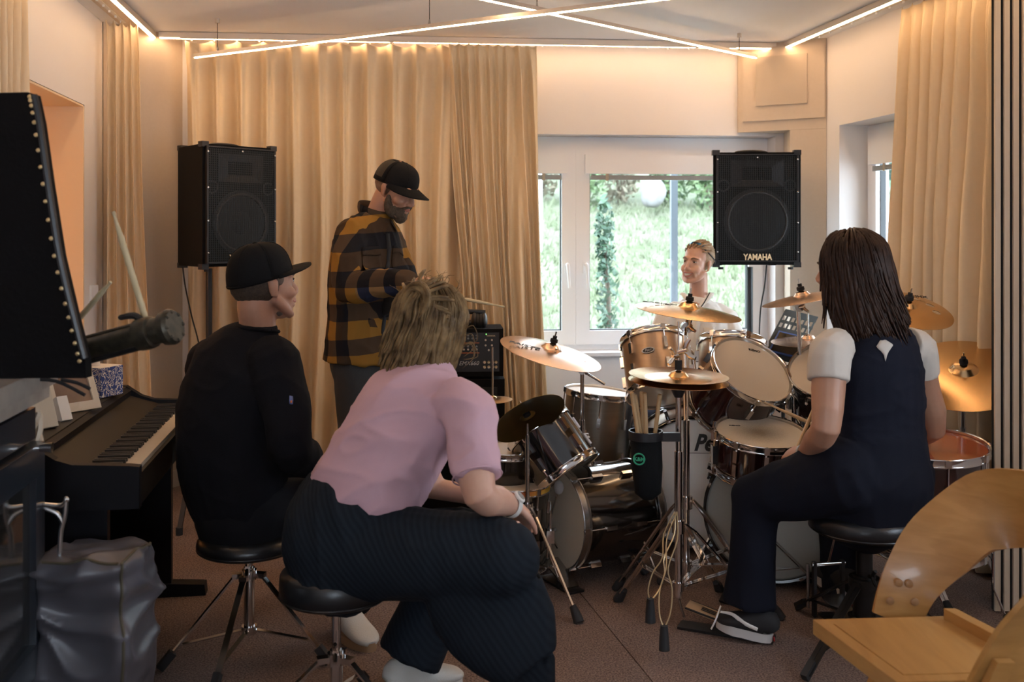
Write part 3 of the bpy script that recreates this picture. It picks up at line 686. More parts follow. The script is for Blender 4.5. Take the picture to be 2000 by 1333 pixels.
def cymbal(c, n, R, m, label, logo=None, holes=None, felt=True, group='cymbals', bellr=.19, under=False, thick=.0016):
    c = V(c); n = V(n).normalized(); t = thing('cymbal', label, 'cymbal', c, group); th = thick
    up = [(R, -.020*R/.2), (R*.82, -.0125*R/.2), (R*.6, -.006*R/.2), (R*.4, -.002*R/.2), (R*bellr*1.15, 0), (R*bellr, .004), (R*bellr*.75, .016*R/.2), (R*bellr*.4, .021*R/.2), (.006, .0225*R/.2)]
    lo = [(r, h-th) for r, h in up][::-1]
    if holes:
        # plate with oval holes: boolean cut by deleting grid cells is coarse, so use a real boolean
        pass
    mb = MB(); mb.lathe(up+lo, c, n, 72, closed=True)
    # lathing grooves follow from a fine radial wave in the mesh material
    o = mb.build('plate', m, t, angle=25)
    if holes:
        u, v = basis(n, V((1, 0, 0)))
        hb = MB()
        for a, rr in holes:
            q = c+(u*math.cos(a)+v*math.sin(a))*R*.62-n*.05
            hb.cyl(q, q+n*.1, rr, n=20)
        hm = hb.mesh('cut'); ho = bpy.data.objects.new('cut', hm); COL.objects.link(ho)
        hm.transform(Matrix.Translation(-c)); ho.location = c
        md = o.modifiers.new('b', 'BOOLEAN'); md.object = ho; md.operation = 'DIFFERENCE'; md.solver = 'EXACT'
        dg = bpy.context.evaluated_depsgraph_get(); dg.update()
        me2 = bpy.data.meshes.new_from_object(o.evaluated_get(dg)); o.modifiers.clear(); o.data = me2
        bpy.data.objects.remove(ho)
    bt = .0225*R/.2
    if felt:
        MB().lathe([(0, 0), (.014, 0), (.017, .004), (.016, .016), (.009, .018), (.009, .030), (0, .030)], c+n*(bt+.001), n, 18).build('felt_cap', M_navyfelt, t)
        MB().cyl(c+n*(bt+.03), c+n*(bt+.052), .0035, n=8).build('threaded_rod', M_chrome, t)
    MB().lathe([(0, 0), (.015, 0), (.015, .012), (0, .012)], c+n*(bt-.018), n, 16).build('lower_felt', M_navyfelt, t)
    if logo:
        s, size, rad, ang = logo; u, v = basis(n, V((1, 0, 0)))
        q = c+(u*math.cos(ang)+v*math.sin(ang))*R*rad+n*(-.0035*R/.2)
        Mx = Matrix((u, v, n)).transposed().to_4x4(); Mx.translation = q+n*.0030
        text(s, size, Mx, mat('black_ink', (.03, .025, .02), .6), t, bold=.001, shear=.2)
    return t
def drum(c, n, R, L, m, label, cat='drum', lugs=8, head=M_head, bot=M_head, group=None, hoopm=M_chrome, hw=.013, name='tom_drum', badge=None, logo=None, lugm=None, hooph=.022, x=None, double=False, openb=False):
    """c centre of the batter head, n pointing out of it, shell runs to c-n*L"""
    c = V(c); n = V(n).normalized(); b = c-n*L
    t = thing(name, label, cat, b, group); u, v = basis(n, x)
    MB().lathe([(R, .0), (R, -L+.0), (R-.008, -L+.002), (R-.008, -.002)], c-n*.006, n, 56, closed=True, u0=x).build('shell', m, t, angle=30)
    MB().lathe([(R+.002, -.012), (R+.003, -.002), (R-.004, .003), (R*.7, .001), (0, .001)], c, n, 56, u0=x).build('batter_head', head, t, angle=30)
    if not openb: MB().lathe([(R+.002, .012), (R+.003, .002), (R-.004, -.003), (R*.7, -.001), (0, -.001)], b-n*.008, n, 56, u0=x).build('resonant_head', bot, t, angle=30)
    for q, s in ((c, 1), (b-n*.008, -1)):
        if openb and s < 0: continue
        MB().lathe([(R+.004, -hooph*.7*s), (R+hw*.55, -hooph*.72*s), (R+hw*.6, -hooph*.55*s), (R+.0065, -hooph*.45*s), (R+.006, .010*s), (R+hw*.6, .013*s), (R+hw*.5, .0155*s), (R+.002, .013*s)], q, n, 56, closed=True, u0=x).build('hoop', hoopm, t, angle=35)
    lt = MB(); ll = min(.05, L*.34)
    lt.box((0, 0, 0), (.022, .016, ll)); lt.cyl((.0, 0, ll/2), (.0, 0, ll/2+.006), .006, n=8)
    bmesh.ops.bevel(lt.bm, geom=[e for e in lt.bm.edges if len(e.link_faces) == 2 and e.calc_face_angle(0) > 1.2], offset=.004, segments=1, affect='EDGES')
    lt = tmpl(lt, 'lug', lugm or hoopm)
    def rod_t(l):
        mb = MB(); mb.cyl((0, 0, -l/2), (0, 0, l/2), .0028, n=6); mb.cyl((0, 0, l/2-.004), (0, 0, l/2+.006), .0055, n=6); return tmpl(mb, 'tension_rod', M_chrome)
    def claw_t():
        mb = MB(); mb.box((0, 0, 0), (.010, .020, .026)); return tmpl(mb, 'claw', M_chrome)
    two = L > .11
    zc = (L*.30 if two else L*.5)
    rl = zc-ll/2+.01 if two else L*.5-ll/2+.012
    rt = rod_t(max(.02, rl)); ct = claw_t()
    for i in range(lugs):
        a = 2*PI*(i+.5)/lugs; e = u*math.cos(a)+v*math.sin(a)
        for dz, s in (((zc, 1), (L-zc, -1)) if two else ((zc, 1),)):
            Mx = Matrix((e, n.cross(e)*s, n*s)).transposed().to_4x4(); Mx.translation = c+e*(R+.007)-n*dz; dupe(lt, 'lug', Mx, t)
            Mx = Mx.copy(); Mx.translation = c+e*(R+.009)-n*(dz-s*(ll/2+max(.02, rl)/2)); dupe(rt, 'tension_rod', Mx, t)
            Mx = Mx.copy(); Mx.translation = c+e*(R+.010)-n*(-.002 if s > 0 else L+.006); dupe(ct, 'claw', Mx, t)
        if not two:
            Mx = Matrix((e, -n.cross(e), -n)).transposed().to_4x4(); Mx.translation = c+e*(R+.009)-n*(L-(L*.5-ll/2)/2); dupe(rt, 'tension_rod', Mx, t)
            Mx = Mx.copy(); Mx.translation = c+e*(R+.010)-n*(L+.006); dupe(ct, 'claw', Mx, t)
    if badge:
        a, s, rx, rz, mm = badge; e = u*math.cos(a)+v*math.sin(a); q = c+e*(R+.001)-n*(L*.42); side = n.cross(e)
        mb = MB(); ring = [q+side*(rx*math.cos(2*PI*k/28))+n*(rz*math.sin(2*PI*k/28)) for k in range(28)]; mb.prism(ring, e*.002)
        mb.build('badge', M_blk, t, smooth=False)
        mb = MB(); K = 28; o_ = [mb.bm.verts.new(q+e*.0035+side*(rx*math.cos(2*PI*k/K))+n*(rz*math.sin(2*PI*k/K))) for k in range(K)]; i_ = [mb.bm.verts.new(q+e*.0035+side*(rx*.82*math.cos(2*PI*k/K))+n*(rz*.75*math.sin(2*PI*k/K))) for k in range(K)]
        mb.join(o_, i_); mb.build('badge_rim', M_chrome, t, smooth=False)
        Mx = Matrix((side, n, e)).transposed().to_4x4(); Mx.translation = q+e*.004; text(s, rz*1.3, Mx, M_chrome, t, shear=.25, sx=.8)
    if logo:
        for s, size, (lx, ly), mm, sh, wd in logo:
            # lx,ly on the head in units of R along the picture's right / up
            rr = V((1, 0, 0)); rr = (rr-n*rr.dot(n)).normalized(); uu = n.cross(rr)
            Mx = Matrix((rr, uu, n)).transposed().to_4x4(); Mx.translation = c+rr*(lx*R)+uu*(ly*R)+n*.0022
            text(s, size, Mx, mm, t, shear=sh, sx=wd, depth=.0004, bold=.0006)
    return t
M_ink = mat('black_print', (.02, .018, .016), .5)
# ================================================================ kit by the window: bass drum with white front head, copper toms
hoopblk = mat('black_bass_hoop', (.012, .012, .013), .2, coat=.6)
pc = at(1355, 942, 4.34)
bd = drum(pc, V((-.10, -1, .02)), .272, .36, M_shC, 'large bass drum with a white front head and black hoop, behind the stick holder', 'bass drum', 8, M_headw, M_headw, None, hoopblk, .022, 'bass_drum', hooph=.035)
rr = V((1, -.1, 0)).normalized(); nn = V((-.10, -1, .02)).normalized(); uu = nn.cross(rr)*-1
uu = V((0, 0, 1)); Mx = Matrix((rr, uu, -rr.cross(uu)*-1)).transposed().to_4x4()
Mx = Matrix((rr, uu, rr.cross(uu))).transposed().to_4x4(); Mx.translation = at(1392, 866, 4.32)+nn*.012
text('Pearl', .098, Mx, M_ink, bd, shear=.35, bold=.0035, sx=.82)
mb = MB(); a0 = at(1343, 884, 4.32)+nn*.012; mb.beam(a0, a0+rr*.21, .0012, .006, nn); mb.build('lettering_underline', M_ink, bd, smooth=False)
for s in (-1, 1): MB().tube([pc+V((s*.24, .2, -.05)), pc+V((s*.36, .1, -.20)), V((pc.x+s*.40, pc.y+.02, .01))], [.007, .007, .006], 8).build('spur', M_chrome, bd)
# copper tom, left (rack), its underside head turned to us
n1 = V((-.05, .52, .85)).normalized()
c1 = at(1276, 668, 4.62)
drum(c1, n1, .148, .25, M_shC, 'copper coloured rack tom with black oval badge, left of the white shirted drummer', 'tom', 6, M_head, M_headc, 'copper rack toms', badge=(0, 'Pearl', .030, .014, None), x=V((-.30, -1, 0)))
c2 = at(1430, 672, 4.62)
drum(c2, V((.12, .40, .90)), .150, .225, M_shC, 'copper coloured rack tom mostly hidden behind the tilted maroon tom', 'tom', 6, M_head, M_headc, 'copper rack toms', x=V((-.3, -1, 0)))
# tom holder between them
t = thing('tom_holder', 'chrome double tom mount standing on the white headed bass drum', 'tom mount', at(1372, 830, 4.55))
base = at(1372, 822, 4.50)
MB().box(base, (.07, .05, .06)).build('mount_block', M_chrome, t, bevel=.006)
for s, dx in ((-1, -14), (1, 12)):
    p0 = base+V((s*.018, 0, .0)); p1 = at(1368+dx, 700, 4.60)
    MB().tube([p0, p1, p1+V((s*.02, 0, .02)), p1+V((s*.06, 0, .0))], [.011, .011, .011, .009], 12).build('mount_arm', M_chrome, t)
    b = MB(); b.ell(p1+V((s*.02, 0, .02)), (.024, .024, .026)); b.build('ball_joint', M_chrome2, t); wing(t, p1+V((s*.03, -.02, .02)), (s*.3, -1, .2), s=1.3)
# graphite floor tom by the curtain end
c3 = at(1172, 768, 4.90)
ft = drum(c3, V((.10, .0, 1)), .165, .40, M_shS, 'tall graphite steel floor tom standing under the window', 'floor tom', 8, M_head, M_head, None, name='floor_tom', x=V((-.5, -1, 0)))
def floor_legs(t, c, n, R, L, angs, low=.0, up=.10):
    for a in angs:
        e = V((math.cos(a), math.sin(a), 0)); q = c-n*L*.62+e*(R+.02); mb = MB(); mb.box(q, (.03, .03, .05)); br = mb.build('leg_bracket', M_chrome, t, bevel=.005)
        f_ = V((q.x, q.y, 0))+e*.04
        l = MB().tube([q+V((0, 0, up)), V((q.x, q.y, .12)), f_+V((0, 0, .02))], .0048, 8).build('leg', M_chrome, t)
        MB().tube([f_+V((0, 0, .0)), f_+V((0, 0, .035))], [.013, .008], 10).build('rubber_foot', M_rub, l)
floor_legs(ft, c3, V((.10, 0, 1)).normalized(), .165, .40, (-1.9, .2, 2.3))
# ================================================================ kit in front: maroon drums
pb = at(1512, 1003, 3.93)
bd2 = drum(pb, V((-.20, -1, -.02)), .262, .40, M_shM, 'maroon bass drum with grey head and black hoop, behind the navy trousers', 'bass drum', 8, M_headg, M_headw, None, hoopblk, .022, 'bass_drum', hooph=.035)
mb = MB(); mb.ell(at(1565, 1080, 4.05), (.20, .10, .12), n=24, m=14)
for v in mb.bm.verts: v.co += V((0, 0, .03*noise.noise(v.co*12)))
mb.build('damping_pillow', mat('white_cloth', (.55, .54, .50), .9, bump=(60, .5)), bd2)
for s in (-1, 1): MB().tube([pb+V((s*.22, .1, -.10)), V((pb.x+s*.36, pb.y-.02, .02))], [.008, .008], 8).build('spur', M_chrome, bd2)
# kick pedal
def pedal(x, y, yaw, label, m=M_chrome2, beater=True, board=None, L=.28):
    t = thing('kick_pedal', label, 'pedal', (x, y, 0)); R_ = Matrix.Rotation(yaw, 3, 'Z'); P = lambda a, b, c: V((x, y, 0))+R_ @ V((a, b, c))
    MB().box(P(-L/2, 0, .006), (L+.06, .07, .008), R_).build('base_plate', M_blk, t, smooth=False, bevel=.002)
    MB().prism([P(-L, -.03, .02), P(-L, .03, .02), P(0, .038, .085), P(0, -.038, .085)], R_ @ V((.002, 0, -.008))).build('footboard', board or m, t, smooth=False)
    if beater:
        for s in (-1, 1): MB().box(P(.02, s*.055, .10), (.018, .012, .20), R_).build('post', M_blk, t, bevel=.003)
        MB().cyl(P(.02, -.065, .19), P(.02, .065, .19), .008).build('axle', m, t)
        MB().tube([P(.02, 0, .19), P(-.06, 0, .38)], .004, 8).build('beater_shaft', M_chrome, t)
        MB().ell(P(-.062, 0, .385), (.02, .022, .028)).build('beater', mat('grey_felt', (.35, .34, .33), .95), t)
        MB().tube([P(.03, .075, .19), P(.03, .075, .03)], .006, 8).build('spring', M_chrome2, t)
    return t
pedal(1.16, 3.62, 1.75, 'chrome and black kick pedal in front of the grey bass drum head')
o = MB().prism([V((1.21, 3.78, .003)), V((1.40, 3.60, .003)), V((1.45, 3.72, .003)), V((1.28, 3.92, .003))], (0, 0, .012)).build('floor_mat', mat('red_mat', (.30, .035, .02), .7), smooth=False)
tag(o, 'small red board lying on the carpet beside the kick pedal', 'board')
# maroon tom with the large visible batter head
n5 = V((.30, -.60, .74)).normalized(); c5 = at(1468, 724, 4.12)
drum(c5, n5, .170, .235, M_shM, 'maroon tom tilted forward, its pale head facing the viewer, in the middle of the kit', 'tom', 6, M_headc, M_head, 'maroon toms', x=V((.6, -1, 0)), logo=[('REMO', .017, (.22, .72), M_ink, 0, 1.2)])
n6 = V((-.25, -.50, .82)).normalized(); c6 = at(1624, 724, 4.12)
drum(c6, n6, .170, .235, M_shM, 'maroon tom half hidden behind the left arm of the woman in navy', 'tom', 6, M_headc, M_head, 'maroon toms', x=V((.6, -1, 0)))
MB_ = thing('tom_holder', 'chrome tom mount between the two maroon toms', 'tom mount', at(1560, 850, 4.15))
for s, cc in ((-1, c5), (1, c6)):
    b0 = at(1560, 880, 4.16)+V((s*.02, 0, 0)); e = cc+V((-s*.19, .09, -.15))
    MB().tube([b0, b0+V((0, 0, .22)), e+V((0, .0, .04)), e], .010, 10).build('mount_arm', M_chrome, MB_)
    MB().box(e, (.035, .035, .05)).build('mount_bracket', M_chrome, MB_, bevel=.005)
# snare
n7 = V((.03, -.19, 1)).normalized(); c7 = at(1486, 847, 3.93)
sn = drum(c7, n7, .176, .14, M_shM, 'snare drum with a worn darkened spot on its white head, beside the woman in navy', 'snare drum', 10, M_head, M_head, None, name='snare_drum', x=V((.2, -1, 0)), logo=[('REMO', .014, (-.50, .40), M_ink, 0, 1.2)])
M_worn = bpy.data.materials.new('worn_spot'); M_worn.use_nodes = True
_n = M_worn.node_tree.nodes; _l = M_worn.node_tree.links; _b = _n['Principled BSDF']; _tc = _n.new('ShaderNodeTexCoord'); _s = _n.new('ShaderNodeVectorMath'); _s.operation = 'LENGTH'
_mp = _n.new('ShaderNodeMapping'); _nz = _n.new('ShaderNodeTexNoise'); _nz.inputs['Scale'].default_value = 220; _ad = _n.new('ShaderNodeMath'); _ad.operation = 'MULTIPLY_ADD'
_l.new(_tc.outputs['Object'], _mp.inputs[0]); _off = c7-ORG[sn.name]; _mp.inputs['Location'].default_value = (-_off.x+.005, -_off.y-.01, -_off.z); _l.new(_mp.outputs[0], _s.inputs[0])
_l.new(_tc.outputs['Object'], _nz.inputs['Vector']); _l.new(_nz.outputs['Fac'], _ad.inputs[0]); _ad.inputs[1].default_value = .07; _l.new(_s.outputs['Value'], _ad.inputs[2])
_r = _n.new('ShaderNodeValToRGB'); _r.color_ramp.elements[0].position = .05; _r.color_ramp.elements[0].color = (.20, .16, .11, 1); _r.color_ramp.elements[1].position = .155; _r.color_ramp.elements[1].color = (.60, .53, .42, 1)
_l.new(_ad.outputs[0], _r.inputs[0]); _l.new(_r.outputs[0], _b.inputs['Base Color']); _b.inputs['Roughness'].default_value = .5
for o in sn.children:
    if o.name.startswith('batter_head'): o.data.materials.clear(); o.data.materials.append(M_worn)
MB().box(c7+V((-.19, -.03, -.075)), (.02, .04, .07)).build('snare_throw_off', M_chrome, sn, bevel=.004)
st = c7-V((0, 0, .15)); st.z = 0
tripod('snare_stand', st.x, st.y, .20, .25, (3.9, 5.9, 1.7), 'chrome snare stand under the snare drum', [(V((st.x, st.y, .05)), V((st.x, st.y, .385)), .010)], 'drum stand')
for o in ():
    pass
# floor tom with amber head, far right
n8 = V((-.03, -.10, 1)).normalized(); c8 = at(1815, 872, 3.62)
f2 = drum(c8, n8, .197, .36, M_shM, 'maroon floor tom with a transparent red amber head behind the woman in navy', 'floor tom', 8, M_headclear, M_headclear, None, name='floor_tom', x=V((.3, -1, 0)))
floor_legs(f2, c8, n8, .197, .36, (-.3, 1.8, 3.9))
# ================================================================ small black kit, left
na = V((-.86, -.50, .02)).normalized(); ca = at(1092, 1013, 4.04)
kb = drum(ca, na, .196, .37, M_shB, 'small black bass drum with its pale head facing left, under the tilted tom', 'bass drum', 6, M_headc, M_headc, None, M_chrome2, .020, 'bass_drum', hooph=.03, lugm=M_chrome)
for k_, s in ((.30, -1), (.30, 1)):
    q = ca-na*k_; sd_ = V((.5, -.86, 0))*s
    l = MB().tube([q+sd_*.17+V((0, 0, -.09)), q+sd_*.27+V((0, 0, -q.z+.02))], .006, 8).build('spur', M_chrome, kb); MB().ell(q+sd_*.275+V((0, 0, -q.z+.016)), (.014, .014, .016)).build('rubber_tip', M_rub, l)
nk = V((-.56, .33, .76)).normalized(); ck = at(1052, 838, 4.08)
drum(ck, nk, .138, .20, M_shB, 'small black tom tilted steeply above the small black bass drum', 'tom', 5, M_head, M_headc, 'black junior toms', hoopm=M_chrome, x=V((.2, -1, 0)))
nk2 = V((.05, -.03, 1)); ck2 = at(985, 880, 4.10)
drum(ck2, nk2, .125, .17, M_shB, 'small black tom with a flat pale head, beside the pink sleeve', 'tom', 5, M_head, M_headc, 'black junior toms', hoopm=M_chrome, x=V((.2, -1, 0)))
ck3 = at(1000, 948, 4.0)
f3 = drum(ck3, V((.03, -.0, 1)), .145, .30, M_shB, 'small black floor tom with a yellow and orange band round the top', 'floor tom', 6, M_head, M_head, None, name='floor_tom', x=V((.2, -1, 0)))
floor_legs(f3, ck3, V((0, 0, 1)), .145, .30, (-.4, 1.7, 3.8))
MB().lathe([(.152, -.004), (.153, -.004), (.153, .013), (.152, .013)], ck3+V((0, 0, -.005)), (0.03, 0, 1), 48, closed=True).build('colour_band', mat('orange_band', (.62, .16, .06), .6, var=(4, (.75, .50, .04), 1)), f3)
t = thing('tom_holder', 'chrome tom mount on the small black bass drum', 'tom mount', at(1135, 915, 4.2)); q = at(1150, 912, 4.2)
MB().tube([q+V((0, 0, -.02)), q+V((0, 0, .04))], [.035, .022], 16).build('mount_base', M_chrome, t); MB().cyl(q, q+V((-.01, 0, .14)), .010).build('mount_post', M_chrome, t)
MB().tube([q+V((-.01, 0, .10)), q+V((-.07, -.02, .12))], .009, 8).build('mount_arm', M_chrome, t); wing(t, q+V((-.01, -.015, .10)), (0.2, -1, .3), s=1.4)
pedal(.155, 4.02, 2.1, 'small chrome kick pedal on the floor left of the small black bass drum', L=.16)
# ================================================================ cymbals
# dark brass one, seen from below, on thin stand
cz = at(1030, 812, 3.85)
cymbal(cz, V((-.42, .58, .72)), .152, M_bronze3, 'dark brass cymbal tilted away, seen from underneath, left of the small black kit')
tripod('cymbal_stand', cz.x+.0, cz.y, .34, .33, (-1.0, 1.0, 3.0), 'thin chrome stand carrying the dark brass cymbal', [(V((cz.x, cz.y, .06)), V((cz.x, cz.y, .62)), .009), (V((cz.x, cz.y, .60)), cz-V((0, 0, .03)), .006)], 'cymbal stand', 'cymbal stands', flat=False, legw=.008)
# pale crash on boom
cp = at(1078, 681, 4.25)
cymbal(cp, V((.26, -.13, 1)), .222, M_bronze2, 'pale pinkish crash cymbal on a boom arm in front of the left window sash', logo=('PAISTE', .045, .62, 3.6))
hj = at(1137, 722, 4.25)
t = tripod('cymbal_stand', hj.x, hj.y, .36, .30, (-.6, 1.5, 3.6), 'chrome boom stand carrying the pale crash cymbal', [(V((hj.x, hj.y, .06)), V((hj.x, hj.y, .60)), .012), (V((hj.x, hj.y, .58)), hj, .0085)], 'cymbal stand', 'cymbal stands')
MB().cyl(at(1083, 692, 4.25), at(1181, 751, 4.25), .0055, n=10).build('boom_arm', M_chrome, t)
for q, s in ((hj, 1.0), (at(1083, 692, 4.25), .8)): MB().cyl(q-V((.0, .018*s, 0)), q+V((0, .018*s, 0)), .020*s, n=14).build('tilter', M_chrome2, t); wing(t, q-V((0, .02*s, 0)), (.3, -1, .4), s=1.4*s)
MB().cyl(at(1083, 692, 4.25), cp, .005, n=8).build('cymbal_rod', M_chrome, t)
# hi-hat small left
ch = at(962, 779, 4.28)
cymbal(ch+V((0, 0, .004)), V((-.02, -.02, 1)), .085, M_bronze, 'small hi-hat cymbal half hidden behind the pink shoulder', felt=False)
hx = at(946, 779, 4.28)
tripod('hi_hat_stand', ch.x, ch.y, .28, .25, (-.5, 1.6, 3.7), 'slim chrome hi-hat stand behind the pink shoulder', [(V((ch.x, ch.y, .05)), V((ch.x, ch.y, ch.z-.02)), .009), (V((ch.x, ch.y, ch.z)), V((ch.x, ch.y, ch.z+.22)), .004)], 'cymbal stand')
# centre hi-hat
hh = at(1325, 738, 3.55)
cymbal(hh+V((0, 0, .006)), V((.035, -.03, 1)), .177, M_bronze, 'top hi-hat cymbal in the centre, bell and clutch showing', felt=False, group='hi-hat pair')
cymbal(hh-V((0, 0, .010)), V((-.035, .03, -1)), .177, M_bronze, 'bottom hi-hat cymbal lying under the top one in the centre', felt=False, group='hi-hat pair')
t = tripod('hi_hat_stand', hh.x, hh.y, .36, .36, ((2.25, .30), (1.0, .40), (.35, .36)), 'chrome hi-hat stand in the centre with wide legs and the stick holder on it', [(V((hh.x, hh.y, .10)), V((hh.x, hh.y, .62)), .0145), (V((hh.x, hh.y, .60)), hh-V((0, 0, .06)), .0105), (hh, hh+V((0, 0, .20)), .0035)], 'cymbal stand', 'cymbal stands', brace_z=.14)
MB().tube([hh-V((0, 0, .07)), hh-V((0, 0, .045)), hh-V((0, 0, .02))], [.014, .026, .030], 16).build('cymbal_seat', M_blk, t)
MB().cyl(hh+V((0, 0, .028)), hh+V((0, 0, .062)), .013).build('clutch_felt', M_navyfelt, t)
MB().cyl(hh+V((0, 0, .062)), hh+V((0, 0, .10)), .008).build('clutch', M_chrome, t); wing(t, hh+V((0, 0, .09)), (.8, -.5, .3), s=2.0); wing(t, hh+V((0, 0, .075)), (-.8, -.5, .1), s=1.6)
MB().tube([V((hh.x, hh.y, .10)), V((hh.x+.01, hh.y, .06)), V((hh.x+.02, hh.y-.0, .03))], .005, 8).build('chain', M_chrome2, t)
# beaters/whisk frame: folded wire legs hanging by the stand (spare stand legs with rubber ends)
M_brw = mat('brassy_wire', (.50, .38, .22), .3, .9)
for (x0, y0, xm, ym, x1, y1, Yd, lb) in ((1322, 1000, 1303, 1110, 1297, 1228, 3.25, 'folded wire frame with black rubber end hanging in front of the hi-hat stand'), (1318, 1000, 1295, 1090, 1270, 1175, 3.35, 'shorter folded wire frame with black rubber end beside the hi-hat stand')):
    A = at(x0, y0, Yd+.15); Bm = at(xm, ym, Yd+.08); E = at(x1, y1, Yd); t = thing('wire_frame', lb, 'stand leg', (E.x, E.y, 0), 'folded wire frames')
    mb = MB()
    for s in (-1, 1): mb.tube([A, A.lerp(Bm, .5)+V((s*.018, 0, 0)), Bm+V((s*.003, 0, 0)), Bm.lerp(E, .35)+V((s*.020, 0, 0)), Bm.lerp(E, .75)+V((s*.018, 0, 0)), E], .0026, 6, 4)
    mb.build('wire_leg', M_brw, t)
    MB().tube([E+V((0, 0, .01)), E+V((0, 0, -.03)), V((E.x, E.y-.005, max(.002, E.z-.07)))], [.012, .016, .018], 10).build('rubber_foot', M_rub, t)
MB_p = pedal(hh.x+.03, hh.y-.02, -0.42+PI, 'hi-hat pedal with a wood toned footboard and black frame under the black sneaker', beater=False, board=mat('wood_tone_footboard', (.48, .33, .19), .4), L=.27)
_R = Matrix.Rotation(-0.42+PI, 3, 'Z'); _q = lambda a, b, c: V((hh.x+.03, hh.y-.02, 0))+_R @ V((a, b, c))
for k in range(3):
    for a in (-.05, -.13):
        z = .0875+a*.24; MB().prism([_q(a, -.014+k*.012, z), _q(a-.05, -.014+k*.012, z-.012), _q(a-.05, -.009+k*.012, z-.012), _q(a, -.009+k*.012, z)], (0, 0, .0012)).build('slot', M_blk, MB_p, smooth=False)
for s in (-1, 1): MB().tube([_q(.0, s*.038, .082), _q(-.14, s*.036, .050), _q(-.27, s*.032, .016)], .004, 6).build('footboard_edge', M_blk, MB_p)
# Sabian crash centre
cs = at(1345, 600, 4.0)
cymbal(cs, V((.115, -.075, 1)), .212, M_bronze, 'large golden crash cymbal in front of the smiling woman in white', logo=('SABIAN', .042, .55, 2.95))
sx, sy = at(1336, 800, 4.0).x, 4.0
t = tripod('cymbal_stand', sx-.040, sy-.28, .40, .36, ((.5, .34), (2.5, .30), (-.35, .34)), 'chrome straight stand carrying the large golden crash cymbal', [(V((sx-.040, sy-.28, .08)), V((sx-.040, sy-.28, .70)), .0125), (V((sx-.040, sy-.28, .66)), V((sx-.022, sy-.14, 1.0)), .0095)], 'cymbal stand', 'cymbal stands', brace_z=.16)
q = at(1340, 640, 3.98); MB().cyl(V((sx-.022, sy-.14, .98)), q, .0085).build('pole', M_chrome, t); MB().cyl(q-V((0, .02, 0)), q+V((0, .02, 0)), .022, n=16).build('tilter', M_chrome2, t); MB().cyl(q, cs, .006).build('cymbal_rod', M_chrome, t)
wing(t, q-V((0, .02, 0)), (.5, -1, .5), s=1.6)
# thin crash behind
cb = at(1566, 577, 4.25)
cymbal(cb, V((-.20, .015, .98)), .172, M_bronze2, 'thin crash cymbal seen edge on, just left of the brown haired woman')
t = tripod('cymbal_stand', cb.x+.0, cb.y, .32, .28, (.3, 2.4, 4.5), 'chrome stand carrying the thin crash cymbal seen edge on', [(V((cb.x, cb.y, .06)), V((cb.x, cb.y, .66)), .0115), (V((cb.x, cb.y, .64)), at(1559, 606, 4.25), .0085)], 'cymbal stand', 'cymbal stands')
q = at(1559, 600, 4.25); MB().cyl(q-V((0, .02, 0)), q+V((0, .02, 0)), .020, n=16).build('tilter', M_chrome2, t); MB().cyl(q, cb, .005).build('cymbal_rod', M_chrome, t); wing(t, q-V((0, .02, 0)), (.8, -1, .3), s=1.4)
# hi-hat of the window kit
c9 = at(1578, 661, 4.75)
cymbal(c9, V((-.03, -.04, 1)), .172, M_bronze2, 'hi-hat cymbal of the window kit, behind the chrome stand at the right', felt=False)
tripod('hi_hat_stand', c9.x, c9.y, .30, .26, (.3, 2.4, 4.5), 'chrome hi-hat stand of the window kit, mostly hidden behind the tom', [(V((c9.x, c9.y, .05)), V((c9.x, c9.y, c9.z-.02)), .010), (c9, c9+V((0, 0, .12)), .004)], 'cymbal stand')
# effects cymbal with holes, right
c10 = at(1772, 596, 3.86)
cymbal(c10, V((.10, -.36, .93)), .175, M_bronze, 'cymbal with round holes behind the brown haired woman, right of her head', holes=[(.30, .017), (-.30, .017), (.9, .017), (1.7, .017), (2.6, .017), (3.5, .017)], logo=('HHX', .028, .72, .85))
t = tripod('cymbal_stand', c10.x-.02, c10.y+.02, .34, .28, (.8, 2.9, 5.0), 'chrome stand carrying the cymbal with round holes', [(V((c10.x-.02, c10.y+.02, .06)), V((c10.x-.02, c10.y+.02, .7)), .0115), (V((c10.x-.02, c10.y+.02, .68)), c10-V((0, 0, .01)), .008)], 'cymbal stand', 'cymbal stands')
# ride far right
c11 = at(1882, 722, 3.94)
cymbal(c11, V((-.20, -.42, .88)), .240, M_bronze, 'very large ride cymbal with a big shiny bell, beside the slatted panel', bellr=.20)
t = tripod('cymbal_stand', c11.x+.02, c11.y+.05, .34, .22, (2.0, 3.6, 5.0), 'chrome stand carrying the very large ride cymbal', [(V((c11.x+.02, c11.y+.05, .06)), V((c11.x+.02, c11.y+.05, .62)), .0115), (V((c11.x+.02, c11.y+.05, .6)), c11-V((0, 0, .005)), .008)], 'cymbal stand', 'cymbal stands')
